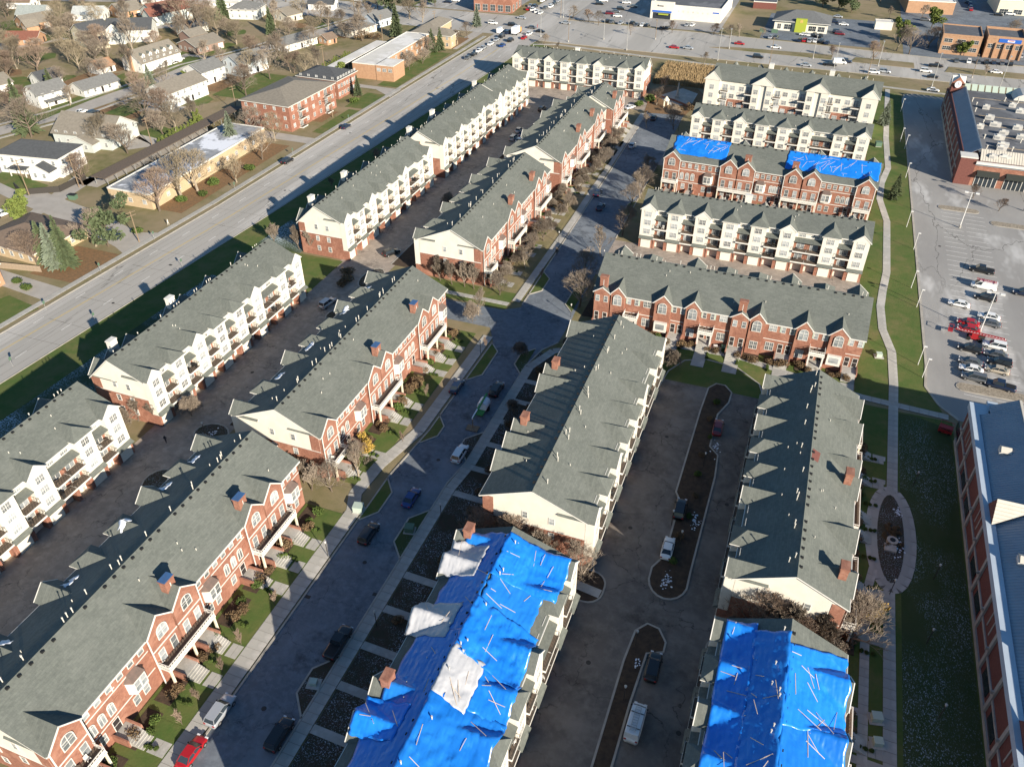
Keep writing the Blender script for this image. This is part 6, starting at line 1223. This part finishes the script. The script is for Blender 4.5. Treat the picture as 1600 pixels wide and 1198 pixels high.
# ---------------------------------------------------------------- vehicles (x forward)
CAR = dict(sedan=dict(L=4.75, W=1.84, H=1.46, base=(-1.75, 1.15), top=(-1.0, .35), zs=.93), suv=dict(L=4.85, W=1.94, H=1.76, base=(-2.3, 1.15), top=(-2.0, .35), zs=1.08), pickup=dict(L=5.8, W=2.0, H=1.86, base=(-.75, 1.45), top=(-.55, .75), zs=1.12), workvan=dict(L=5.7, W=2.05, H=2.35, base=(-2.7, 2.3), top=(-2.65, 1.35), zs=1.25), laddervan=dict(L=5.7, W=2.0, H=2.1, base=(-2.7, 2.1), top=(-2.65, 1.2), zs=1.2))
def car_meshes(t):
    c = CAR[t]; L, W, H, zs = c['L'], c['W'], c['H'], c['zs']; hl = L / 2; B = MB(); xs = [-1, -.965, -.85, -.55, -.2, .15, .5, .8, .94, 1]
    van = t in ('workvan', 'laddervan'); hood = .92 if not van else .95
    sh = [.66, .92, 1, 1, 1, 1, hood, hood - .05, hood - .16, .6]; wd = [.74, .9, .97, 1, 1, 1, .985, .95, .86, .66]
    if t == 'pickup': sh = [.8, 1, 1, 1, 1, 1, .95, .93, .86, .6]
    rings = []
    for x, s, w in zip(xs, sh, wd):
        z = zs * s; w = W / 2 * w; half = [(0, .26), (w * .9, .26), (w, .42), (w, z - .2), (w * .93, z - .04), (w * .7, z), (0, z + .025)]
        rings.append([(x * hl, y, zz) for y, zz in half] + [(x * hl, -y, zz) for y, zz in half[-2:0:-1]])
    n = len(rings[0]); B.v = [p for r in rings for p in r]
    for i in range(len(rings) - 1):
        for j in range(n): a, b_ = i * n + j, i * n + (j + 1) % n; B.f.append((a, a + n, b_ + n, b_)); B.m.append(0)
    B.f.append(tuple(range(n))); B.m.append(0); B.f.append(tuple(range(len(B.v) - 1, len(B.v) - n - 1, -1))); B.m.append(0)
    b0, b1 = c['base']; t0, t1 = c['top']; wb = W / 2 * .88; wt = W / 2 * (.7 if not van else .82); z0 = zs - .02; z1 = H - .05; G = MB()
    base = [(b0, -wb, z0), (b1, -wb, z0), (b1, wb, z0), (b0, wb, z0)]; top = [(t0, -wt, z1), (t1, -wt, z1), (t1, wt, z1), (t0, wt, z1)]; n0 = len(G.v)
    G.poly([base[0], base[1], top[1], top[0]]).poly([base[1], base[2], top[2], top[1]]).poly([base[2], base[3], top[3], top[2]]).poly([base[3], base[0], top[0], top[3]])
    Rf = MB(); Rf.prism([(t0 - .05, -wt - .03), (t1 + .05, -wt - .03), (t1 + .12, 0), (t1 + .05, wt + .03), (t0 - .05, wt + .03), (t0 - .1, 0)], z1 - .02, H, 'z')
    for a, b_ in zip(base, top): Rf.tube(a, b_, .055, .05, 4)
    mid = lambda k: ((base[k[0]][0] * k[2] + base[k[1]][0] * (1 - k[2])), base[k[0]][1], z0)
    for k in (.55,) if t != 'pickup' else ():
        for sg in (-1, 1): Rf.tube((b0 + (b1 - b0) * k, sg * wb, z0), (t0 + (t1 - t0) * k, sg * wt, z1), .05, .05, 4)
    if van:
        for sg in (-1, 1): Rf.poly([(b0, sg * (wb + .015), z0), (b0 + 3.4, sg * (wb + .015), z0), (b0 + 3.2, sg * (wt + .015), z1), (t0, sg * (wt + .015), z1)])
        Rf.poly([(b0 - .01, -wb, z0), (b0 - .01, wb, z0), (t0 - .01, wt, z1), (t0 - .01, -wt, z1)])
    if t == 'pickup':
        bd = W / 2 * .8
    Wm = MB().tube((0, -.12, 0), (0, .12, 0), .35, n=14); Rm = MB().tube((0, -.125, 0), (0, .125, 0), .21, n=10)
    return B, G, Rf, Wm, Rm, c
CM = {}
for t in CAR:
    B, G, Rf, Wm, Rm, c = car_meshes(t); hl = c['L'] / 2; W = c['W']; J = MB()
    for M_, mi in ((B, 0), (Rf, 0), (G, 1)):
        k = len(J.v); J.v += M_.v; J.f += [tuple(k + i for i in f) for f in M_.f]; J.m += [mi] * len(M_.f)
    for sx in (-.62, .62):
        for sy in (-1, 1): J.tube((sx * hl, sy * (W / 2 - .2), .33), (sx * hl, sy * (W / 2 + .02), .33), .34, n=10, m=2)
    CM[t] = (B.mesh('body', 'paint_car_white', True), G.mesh('windows', 'dark_glass'), Rf.mesh('roof', 'paint_car_white'), Wm.mesh('tyre', 'rubber'), Rm.mesh('rim', 'rim'), J.mesh('car', ['paint_car_white', 'dark_glass', 'rubber']), c)
def paint(o, col): o.material_slots[0].link = 'OBJECT'; o.material_slots[0].material = MATS['paint_car_' + col]
def car(x, y, ang, t, col, label, group, near=True):
    B, G, Rf, Wm, Rm, J, c = CM[t]; nm = {'sedan': 'parked_car', 'suv': 'sport_utility_car', 'pickup': 'pickup_truck', 'workvan': 'work_van', 'laddervan': 'ladder_van'}[t]; cat = {'pickup': 'pickup', 'workvan': 'van', 'laddervan': 'van'}.get(t, 'car')
    if not near: o = ob(nm, J, None, (x, y, .03), R(ang)); paint(o, col); return tag(o, label, cat, group)
    r = thing(nm, label, cat, (x, y, .03), R(ang), group); o = ob('body', B, r); paint(o, col); o = ob('roof', Rf, r); paint(o, col); ob('windows', G, r)
    for sx in (-.62, .62):
        for sy in (-1, 1): w = ob('wheel', Wm, r, (sx * c['L'] / 2, sy * (c['W'] / 2 - .1), .35)); ob('rim', Rm, w)
    hl = c['L'] / 2
    for sy in (-1, 1):
        ob('headlight', simple('headlight', lambda b: b.box(-.12, -.2, -.08, .08, .2, .08), 'lamp_clear'), r, (hl * .96, sy * c['W'] * .33, c['zs'] * .72)); ob('taillight', simple('taillight', lambda b: b.box(-.05, -.16, -.1, .06, .16, .1), 'lamp_red'), r, (-hl * .985, sy * c['W'] * .36, c['zs'] * .78))
        ob('mirror', simple('mirror', lambda b: b.box(-.08, -.1, -.07, .08, .1, .07), 'black'), r, (c['base'][1] - .35, sy * (c['W'] / 2 + .06), c['zs'] + .06))
    if t == 'pickup': ob('truck_bed', MB().box(-hl + .25, -.78, c['zs'] + .015, -.95, .78, c['zs'] + .03).mesh('truck_bed', 'black'), r)
    if t in ('workvan', 'laddervan'):
        ld = MB()
        for sy in (-.35, .35): ld.box(-2.4, sy - .04, 0, 2.0 if t == 'laddervan' else 1.2, sy + .04, .1)
        for k in range(11): ld.box(-2.3 + k * .38, -.31, .03, -2.24 + k * .38, .31, .08)
        ob('ladder', ld.mesh('ladder', 'lift_red' if t == 'laddervan' else 'steel'), r, (0, 0, c['H'] + .12))
        for xx in (-1.8, .4): ob('rack_bar', simple('rack_bar', lambda b: b.box(-.04, -.85, 0, .04, .85, .1), 'rail'), r, (xx, 0, c['H'] + .01))
    return r
def place(x, y):
    if x < -195: return 'in the residential area'
    if x < -128 and y < 300: return 'driving on the main road'
    if x < -133 and y < 395: return 'queuing on the main road near the junction'
    if x < -125 and y > 425: return 'on the road beyond the junction'
    if x < -120 and y < 425: return 'crossing the top junction'
    if x < -85 and y < 330: return 'in the alley behind the brick rows'
    if y < 330 and x < -40: return 'on the central street' if y < 150 else 'on the far central street'
    if y < 150: return 'on the loop drive'
    if y < 260: return 'in the parking lot at right'
    if y < 412: return 'on the boulevard'
    if x < -85: return 'in the car park at top centre'
    if x < -40: return 'outside the drugstore'
    if x < 30: return 'outside the small bank'
    return 'around the top right offices'
CT = {'sedan': 'saloon car', 'suv': 'sport utility car', 'pickup': 'pickup truck', 'workvan': 'work van with roof rack', 'laddervan': 'van with red ladder on its roof'}
allc = [(c, True) for c in CARS_NEAR] + [(c, False) for c in CARS_FAR]; keys = {}
for q in allc: keys.setdefault((q[0][4], q[0][3], place(*q[0][:2])), []).append(q)
for (col, t, pl), l in keys.items():
    l.sort(key=lambda q: q[0][0])
    for i, (c, near) in enumerate(l):
        lab = f'{col} {CT[t]} {pl}' + (f', {nth(i)} such from left' if len(l) > 1 else ''); car(*c, lab, 'vehicles ' + pl, near)
# ---------------------------------------------------------------- lamps, poles, boxes, machines, people
def lamp(label, x, y, h, group, heads=2, rz=0, m='pole_white', base=.8):
    r = thing('lamp_post', label, 'lamp post', (x, y, 0), rz, group)
    ob('pole', simple(('lamp_pole', h, m), lambda b: b.tube((0, 0, base), (0, 0, h), .13, .08, 8), m), r); ob('footing', simple('lamp_footing', lambda b: b.tube((0, 0, 0), (0, 0, .8), .3, .3, 10), 'concrete'), r)
    for k in range(heads):
        s = 1 if k == 0 else -1; a = ob('lamp_arm', simple(('lamp_arm', m), lambda b: b.box(0, -.05, -.05, 1.1, .05, .05), m), r, (0, 0, h - .05), 0 if k == 0 else math.pi); ob('lamp_head', simple(('lamp_head', m), lambda b: b.box(.9, -.32, -.16, 1.8, .32, .14), m), a)
for i, (x, y, l) in enumerate(((45.7, 233.8, 'beside the upper gravel island'), (46.3, 177.9, 'among cars beside the red lift'), (63.9, 252, 'near the right gravel island'))): lamp(f'tall white twin-headed lot lamp post {l}', x, y, 10.4, 'lamp posts of the parking lot', 2, R(-5))
for i, (x, y, h) in enumerate(sorted(LOTPOLE, key=lambda t: t[1])):
    r = thing('lamp_post', f'short white lamp post on the lot kerb, {nth(i)} from the camera', 'lamp post', (x, y, 0), 0, 'short lamp posts on the lot kerb')
    ob('pole', simple('kerb_lamp_pole', lambda b: b.tube((0, 0, 0), (0, 0, 4.8), .075, .055, 8), 'pole_white'), r); ob('lamp_head', simple('kerb_lamp_head', lambda b: b.box(-.1, -.17, 4.7, .55, .17, 4.86), 'pole_white'), r)
for i, (x, y, h) in enumerate(sorted(ROADPOLE)): lamp(f'tall street pole along the boulevard, {nth(i)} from left', x, y, h, 'street poles along the boulevard', 1, R(90 if i % 2 else -90), 'steel' if i % 3 else 'pole_wood')
def util_pole(label, x, y, h, arm=True):
    r = thing('utility_pole', label, 'utility pole', (x, y, 0), R(70), 'wooden utility poles'); ob('pole', simple(('wood_pole', h), lambda b: b.tube((0, 0, 0), (0, 0, h), .17, .11, 8), 'pole_wood'), r)
    if arm:
        for dz in (.4, 1.3): ob('cross_arm', simple('cross_arm', lambda b: b.box(-1.3, -.07, -.07, 1.3, .07, .07), 'pole_wood'), r, (0, 0, h - dz))
for i, (x, y, h) in enumerate(((-214, 160.5, 11), (-204, 170, 10), (-206, 205, 10), (-200, 244, 10), (-196, 300, 11), (-196, 352, 12), (-162, 147.5, 9), (-164, 252, 8), (-178, 372, 11), (-231, 388, 14))): util_pole(f'wooden utility pole left of main road, {nth(i)} from the camera', x, y, h)
for i, (x, y) in enumerate(((-157.6, 112), (-159, 131), (-158.2, 150), (-157.5, 185), (-156.4, 215), (-155.4, 250), (-146.5, 92), (-143, 112), (-141, 140))):
    r = thing('street_sign', f'small road sign beside main road, {nth(i)} listed from the camera side', 'sign', (x - .8, y, 0), R(95), 'small road signs along main road'); ob('post', simple('sign_post', lambda b: b.tube((0, 0, 0), (0, 0, 2.6), .045, n=6), 'steel'), r); ob('plate', simple('sign_plate', lambda b: b.box(-.3, -.02, 0, .3, .02, .75), 'pole_white' if i % 2 else 'util_green'), r, (0, -.07, 1.8))
def garden_lamp(label, x, y):
    r = thing('garden_lamp', label, 'lamp post', (x, y, 0), 0, 'short garden lamps'); ob('pole', simple('garden_pole', lambda b: b.tube((0, 0, 0), (0, 0, 3.2), .06, n=6), 'rail'), r); ob('lamp_head', simple('garden_head', lambda b: b.tube((0, 0, 3.2), (0, 0, 3.55), .12, .17, 8).tube((0, 0, 3.55), (0, 0, 3.68), .2, .03, 8), 'hvac'), r)
GL = [(-7.4, 71), (-6.9, 62), (-7.2, 96), (-5, 92), (-4.6, 112), (-57.6, 70), (-44.0, 84), (-44.0, 61), (-92, 110), (-92, 70), (-94.6, 87.5), (-42, 152), (-56, 131), (-41.8, 180), (-55.8, 186), (27, 93.5), (31, 120), (32, 86), (33.5, 99), (33, 74), (-42.2, 282)]
for i, (x, y) in enumerate(sorted(GL, key=lambda t: t[1])): garden_lamp(f'short dark garden lamp with white head, {nth(i)} nearest the camera', x, y)
def util_box(label, x, y, m, s=1): 
    r = thing('utility_box', label, 'utility box', (x, y, .1), R(12), 'green utility boxes'); ob('cabinet', simple(('cabinet', m), lambda b: b.box(-.8, -.7, .12, .8, .7, 1.25, 0).prism([(-.85, 1.25), (.85, 1.25), (.85, 1.33), (-.85, 1.33)], -.75, .75, 'y'), m), r, (0, 0, 0), 0, s); ob('plinth', simple('plinth', lambda b: b.box(-.95, -.85, 0, .95, .85, .12), 'concrete'), r)
for x, y, m, s, l in ((-57.9, 80.6, 'util_pale', 1, 'pale green box on the kerb bulge near the black car'), (-47.7, 79.5, 'util_green', .9, 'dark green box on the shaded kerb bulge'), (25.6, 88.6, 'util_green', 1.1, 'green box beside the golden columnar shrub'), (25.2, 71, 'util_pale', .8, 'pale box in the shade by the right footpath'), (25.4, 67.5, 'util_pale', .7, 'small pale box nearest the camera by right footpath'), (-6.6, 150.8, 'util_green', .8, 'green box in front of the porch-fronted brick row'), (-8.6, 151, 'pole_white', .5, 'little white box in front of the porch-fronted row'), (25, 160, 'util_pale', .7, 'pale green box on sunny lawn beside curved footpath'), (24, 291, 'util_green', 1.2, 'green box beside the white row at upper right'), (-47.6, 49.5, 'util_pale', .6, 'small box on the nearest shaded kerb bulge')): util_box('utility ' + l, x, y, m, s)
# tracked red boom lift folded on the lot
r = thing('boom_lift', 'red folded boom lift among parked cars in the right lot', 'boom lift', (44.9, 174.6, 0), R(172))
ob('chassis', MB().box(-1.2, -.7, .4, 1.2, .7, .85).mesh('chassis', ['lift_red']), r); ob('turret', MB().box(-.6, -.4, .85, .7, .4, 1.5).mesh('turret', ['lift_red']), r); ob('boom', MB().box(-6.0, -.3, 1.55, 4.2, -.22, 1.7).box(-6.0, .22, 1.55, 4.2, .3, 1.7).box(-5.6, -.05, 1.9, 3.2, .05, 2.02).mesh('boom', ['lift_red']), r); ob('basket', MB().box(4.6, -.9, 1.0, 5.6, .9, 1.1).box(4.6, -.9, 1.9, 5.6, -.82, 2.0).box(4.6, .82, 1.9, 5.6, .9, 2.0).box(5.52, -.82, 1.9, 5.6, .82, 2.0).box(4.6, -.9, 1.1, 4.68, -.82, 1.9).box(5.52, .82, 1.1, 5.6, .9, 1.9).mesh('basket', ['lift_red']), r)
for sx in (-1.15, 1.15):
    for sy in (-1, 1): ob('wheel', simple('lift_wheel', lambda b: b.tube((0, -.2, 0), (0, .2, 0), .45, n=12), 'rubber'), r, (sx, sy * .75, .45))
lt = simple('boom_lacing', lambda b: b.tube((-.3, -.26, 1.62), (0, .26, 1.62), .035, n=4).tube((0, .26, 1.62), (.3, -.26, 1.62), .035, n=4).tube((-.3, -.26, 1.66), (0, 0, 1.95), .03, n=4), 'sign_white')
for k in range(16): ob('boom_lacing', lt, r, (-5.6 + k * .62, 0, 0))
ob('counterweight', MB().box(-1.9, -.45, .9, -.65, .45, 1.45).mesh('counterweight', ['rail']), r)
# small lift on a trailer by the shaded kerb
r = thing('trailer_lift', 'green trailer-mounted lift with white tank, shaded kerb of central street', 'lift', (-48.2, 113.5, 0), R(92))
ob('frame', MB().box(-2.6, -.7, .5, 2.2, .7, .7).mesh('frame', ['lift_green']), r); ob('tank', MB().tube((-1, 0, 1.4), (1.2, 0, 1.4), 1.05, n=14).mesh('tank', ['tank_white']), r); ob('boom', MB().box(-6, -.16, 2.35, 2.0, .16, 2.7, 0).box(-6.2, -.12, 2.4, -3.4, .12, 2.8, 1).mesh('boom', ['lift_green', 'sign_white']), r); ob('outrigger', MB().box(-7, -1.2, .1, -5.4, 1.2, .25).tube((-6.2, 0, .2), (-6, 0, 2.5), .08).mesh('outrigger', ['pole_wood']), r)
for sy in (-1, 1): ob('wheel', CACHE['lift_wheel'], r, (0, sy * .95, .45))
r = thing('scissor_lift', 'small red scissor lift beside corner of the right store', 'lift', (37.0, 137.8, 0), R(-12)); ob('base', MB().box(-1.2, -.6, .3, 1.2, .6, .9).mesh('base', ['lift_red']), r); ob('platform', MB().box(-1.2, -.6, 1.3, 1.2, .6, 1.4).box(-1.2, -.6, 2.2, 1.2, -.55, 2.26).box(-1.2, .55, 2.2, 1.2, .6, 2.26).box(-1.2, -.55, 2.2, -1.15, .55, 2.26).box(1.15, -.55, 2.2, 1.2, .55, 2.26).mesh('platform', ['lift_red']), r)
for sx in (-1, 1): ob('scissor_arm', MB().tube((-.9, sx * .5, .9), (.9, sx * .5, 1.3), .06).tube((.9, sx * .45, .9), (-.9, sx * .45, 1.3), .06).mesh('scissor_arm', ['rail']), r); ob('wheel', simple('small_wheel', lambda b: b.tube((0, -.1, 0), (0, .1, 0), .25, n=10), 'rubber'), r, (-.8, sx * .55, .25)); ob('wheel', CACHE['small_wheel'], r, (.8, sx * .55, .25))
# tanker on the boulevard
r = thing('box_truck', 'white box truck at the top junction on main road', 'truck', (-141.8, 387.5, 0), R(87)); ob('cargo_box', MB().box(-3.6, -1.2, .9, 1.6, 1.2, 3.7).mesh('cargo_box', ['tank_white']), r); ob('cab', MB().box(1.7, -1.1, .6, 3.6, 1.1, 2.6).mesh('cab', ['orange_lift']), r); ob('windscreen', MB().box(3.61, -.95, 1.6, 3.66, .95, 2.4).mesh('windscreen', ['dark_glass']), r)
for sx in (-2.2, 2.6):
    for sy in (-1, 1): ob('wheel', CACHE['lift_wheel'], r, (sx, sy * 1.0, .45))
# balcony furniture
fr = random.Random(12); def_near = [(rt, lc, rz_) for rt, lc, rz_ in BALC if rt.location.y < 215 and rt.location.x < 25]
chair_me = simple('patio_chair', lambda b: b.box(-.28, -.28, .4, .28, .28, .46).box(-.28, .22, .46, .28, .28, .95).box(-.27, -.27, 0, -.21, -.21, .4).box(.21, -.27, 0, .27, -.21, .4).box(-.27, .21, 0, -.21, .27, .4).box(.21, .21, 0, .27, .27, .4), 'trim')
dark_me = simple('patio_chair_dark', lambda b: b.box(-.28, -.28, .4, .28, .28, .46).box(-.28, .22, .46, .28, .28, .95).box(-.27, -.27, 0, -.21, -.21, .4).box(.21, -.27, 0, .27, -.21, .4).box(-.27, .21, 0, -.21, .27, .4).box(.21, .21, 0, .27, .27, .4), 'rail')
grill_me = simple('barbecue', lambda b: b.box(-.45, -.25, .5, .45, .25, .8).tube((-.45, 0, .82), (.45, 0, .82), .27, n=10).box(-.4, -.22, 0, -.34, .22, .5).box(.34, -.22, 0, .4, .22, .5), 'black')
table_me = simple('patio_table', lambda b: b.tube((0, 0, .68), (0, 0, .73), .45, n=14).tube((0, 0, 0), (0, 0, .68), .05, n=6).tube((0, 0, 0), (0, 0, .04), .28, n=10), 'deck')
cnt = {}
SHORT = (('lower left corner', 'nearest brick row'), ('second from the camera along', 'second brick row'), ('third from the camera along', 'third brick row'), ('at the left edge', 'white row at the left edge'), ('near end opposite', 'second white row by main road'), ('main road, third', 'third white row by main road'), ('main road, fourth', 'fourth white row by main road'), ('with porches below', 'porch-fronted brick row'), ('right behind the porch', 'white row behind the porch-fronted row'), ('between central street', 'grey-roofed row left of loop drive'), ('between loop drive', 'grey-roofed row right of loop drive'), ('in the foreground', 'tarped foreground row'), ('at bottom right', 'bottom right tarped row'))
for rt, lc, rz_ in sorted(fr.sample(def_near, min(70, len(def_near))), key=lambda t: (t[0].name, t[1][0], t[1][2])):
    sh = next((b_ for a_, b_ in SHORT if a_ in rt['label']), None)
    if not sh: continue
    M = Matrix.Translation(rt.location) @ Matrix.Rotation(rt.rotation_euler.z, 4, 'Z') @ Matrix.Translation(lc) @ Matrix.Rotation(rz_, 4, 'Z')
    for q in range(fr.choice((1, 2))):
        nm, me = fr.choice((('patio_chair', chair_me), ('patio_chair', dark_me), ('barbecue', grill_me), ('patio_table', table_me))); p = M @ Vector((-.9 + q * 1.5, -1.25, .005)); cn = 'white' if me is chair_me else 'dark'; k = cnt[(nm, cn, sh)] = cnt.get((nm, cn, sh), -1) + 1
        tag(ob(nm, me, None, p, fr.uniform(0, 6.28)), f'{cn} {nm.replace("_", " ")} on a balcony of the {sh}, {nth(k)} such', nm.replace('_', ' '), 'balcony furniture')
# garden court ornaments and the oval's monument
r = thing('obelisk', 'pale stone obelisk in the garden court at the street end', 'monument', (-49.6, 318, 0)); ob('plinth', MB().box(-.8, -.8, 0, .8, .8, 1.0).mesh('plinth', ['stone']), r); ob('shaft', MB().tube((0, 0, 1), (0, 0, 5.4), .55, .28, 8).tube((0, 0, 5.4), (0, 0, 6.2), .3, .02, 8).mesh('shaft', ['stone']), r)
r = thing('garden_arch', 'yellow-white garden pavilion posts at the street end court', 'pavilion', (-51.5, 305, 0)); ob('roof', MB().tube((0, 0, 3.0), (0, 0, 4.4), 1.3, .1, 8).mesh('roof', ['siding_cream']), r)
for a in range(4): ob('post', simple('pavilion_post', lambda b: b.tube((0, 0, 0), (0, 0, 3), .16, n=8), 'siding_cream'), r, (math.cos(a * P90 + .8), math.sin(a * P90 + .8), 0))
strip('garden_wall', [(-59, 308), (-57.5, 318), (-50, 314), (-43.5, 309)], .5, .7, 'brick', 0)
r = thing('stone_seat', 'pale ring-shaped stone ornament in the oval bed', 'ornament', (27.4, 104.8, .15)); ob('ring', MB().tube((0, 0, 0), (0, 0, .5), .9, .9, 16).mesh('ring', ['stone']), r); ob('bowl', MB().tube((0, 0, .5), (0, 0, .56), .45, .45, 12).mesh('bowl', ['black']), r); ob('slab', MB().box(-1.2, -2.4, 0, .6, -.9, .35).mesh('slab', ['stone']), r)
sn_ = random.Random(8); b = MB()
for cx, cy, n_, s_ in ((-5.6, 84.2, 40, .8), (-3.6, 98, 40, 1.0), (-3.2, 118, 30, 1.2), (28.4, 112, 24, .7), (-94, 88.6, 20, .8), (28.4, 104, 36, 1.1), (-6.6, 68, 14, .8)):
    for i in range(n_):
        px, py = cx + sn_.gauss(0, s_ * .4), cy + sn_.gauss(0, s_); q = sn_.uniform(.06, .2); b.poly([(px + q * math.cos(a + sn_.uniform(-.2, .2)) * sn_.uniform(.6, 1.2), py + q * math.sin(a) * sn_.uniform(.6, 1.2), .2) for a in (0, 1, 2.1, 3.1, 4.2, 5.2)])
o = ob('snow_remnants', b.mesh('snow_remnants', ['snow'])); tag(o, 'thin white snow remnants on planting beds', 'snow', None, 'stuff')
# privacy wall of the white house
r = thing('garden_wall', 'dark garden wall around lawn of the large white house', 'wall', (0, 0, 0))
for i, (a, b_) in enumerate((((-216, 160), (-207, 165.5)), ((-222, 163), (-216, 160)), ((-207, 165.5), (-207, 176)))):
    d = Vector(b_) - Vector(a); ob('panel', MB().box(0, -.12, 0, d.length, .12, 1.8).mesh('panel', ['rail']), r, (*a, 0), math.atan2(d.y, d.x))
r = thing('timber_fence', 'pale timber fence between spruces and frosty driveway, left', 'fence', (-183, 124, 0), R(10))
for k in range(14): ob('board', simple('fence_board', lambda b: b.box(-.48, -.04, 0, .48, .04, 1.7), 'wood_fence'), r, (k * 1.0 - 4, 0, 0))
r = thing('dumpster', 'green dumpster in brick enclosure near flat-roofed block', 'dumpster', (-199.5, 163, 0), R(10)); ob('bin', MB().prism([(-1, 0), (1, 0), (1.1, 1.2), (-1.1, 1.4)], -.8, .8, 'y').mesh('bin', ['util_green']), r); ob('lid', MB().box(-1.12, -.82, 1.42, 1.12, .82, 1.48).mesh('lid', ['black']), r)
for i, (x, y) in enumerate(((-24.5, 434), (-30, 433), (-57, 446), (86, 472))):
    r = thing('dumpster', f'dumpster beyond the boulevard, {nth(i)} from left', 'dumpster', (x, y, 0), 0, 'dumpsters beyond the boulevard'); ob('bin', MB().prism([(-1.4, 0), (1.4, 0), (1.5, 1.3), (-1.5, 1.5)], -.9, .9, 'y').mesh('bin', ['orange_lift' if i == 2 else 'util_green']), r)
def person(label, x, y, rz, top, legs):
    me = bpy.data.meshes.new('person'); V = [(0, 0, .95), (0, 0, 1.2), (0, 0, 1.45), (0, 0, 1.56), (0, .02, 1.68), (0, .02, 1.78), (-.2, 0, 1.42), (-.27, .02, 1.15), (-.25, .14, .95), (.2, 0, 1.42), (.28, 0, 1.15), (.27, .1, .92), (-.1, .05, .88), (-.12, .16, .5), (-.12, .1, .06), (-.12, .26, .03), (.1, -.02, .88), (.11, -.05, .5), (.11, -.22, .08), (.11, -.08, .03)]
    E_ = [(0, 1), (1, 2), (2, 3), (3, 4), (4, 5), (2, 6), (6, 7), (7, 8), (2, 9), (9, 10), (10, 11), (0, 12), (12, 13), (13, 14), (14, 15), (0, 16), (16, 17), (17, 18), (18, 19)]; rad = [.15, .15, .16, .06, .1, .08, .07, .055, .04, .07, .055, .04, .1, .075, .05, .04, .1, .075, .05, .04]
    me.from_pydata(V, E_, []); o = ob('person', me, None, (x, y, .12), rz); tag(o, label, 'person', 'people on foot'); sk = o.modifiers.new('skin', 'SKIN'); o.modifiers.new('smooth', 'SUBSURF').levels = 1
    for i, q in enumerate(me.skin_vertices[0].data if me.skin_vertices else []): q.radius = (rad[i], rad[i] * .85); q.use_root = i == 0
    me.materials.append(MATS[top])
person('person in dark clothes walking in the alley beside the planting bed', -100.4, 83.4, .5, 'cloth_dark', 'cloth_dark'); person('person in pale clothes at the main road corner by the sidewalk', -161.3, 158.5, 2, 'siding', 'cloth_dark'); person('person in red jacket crossing the main street junction far off', -136, 402, 2, 'cloth_red', 'cloth_dark')
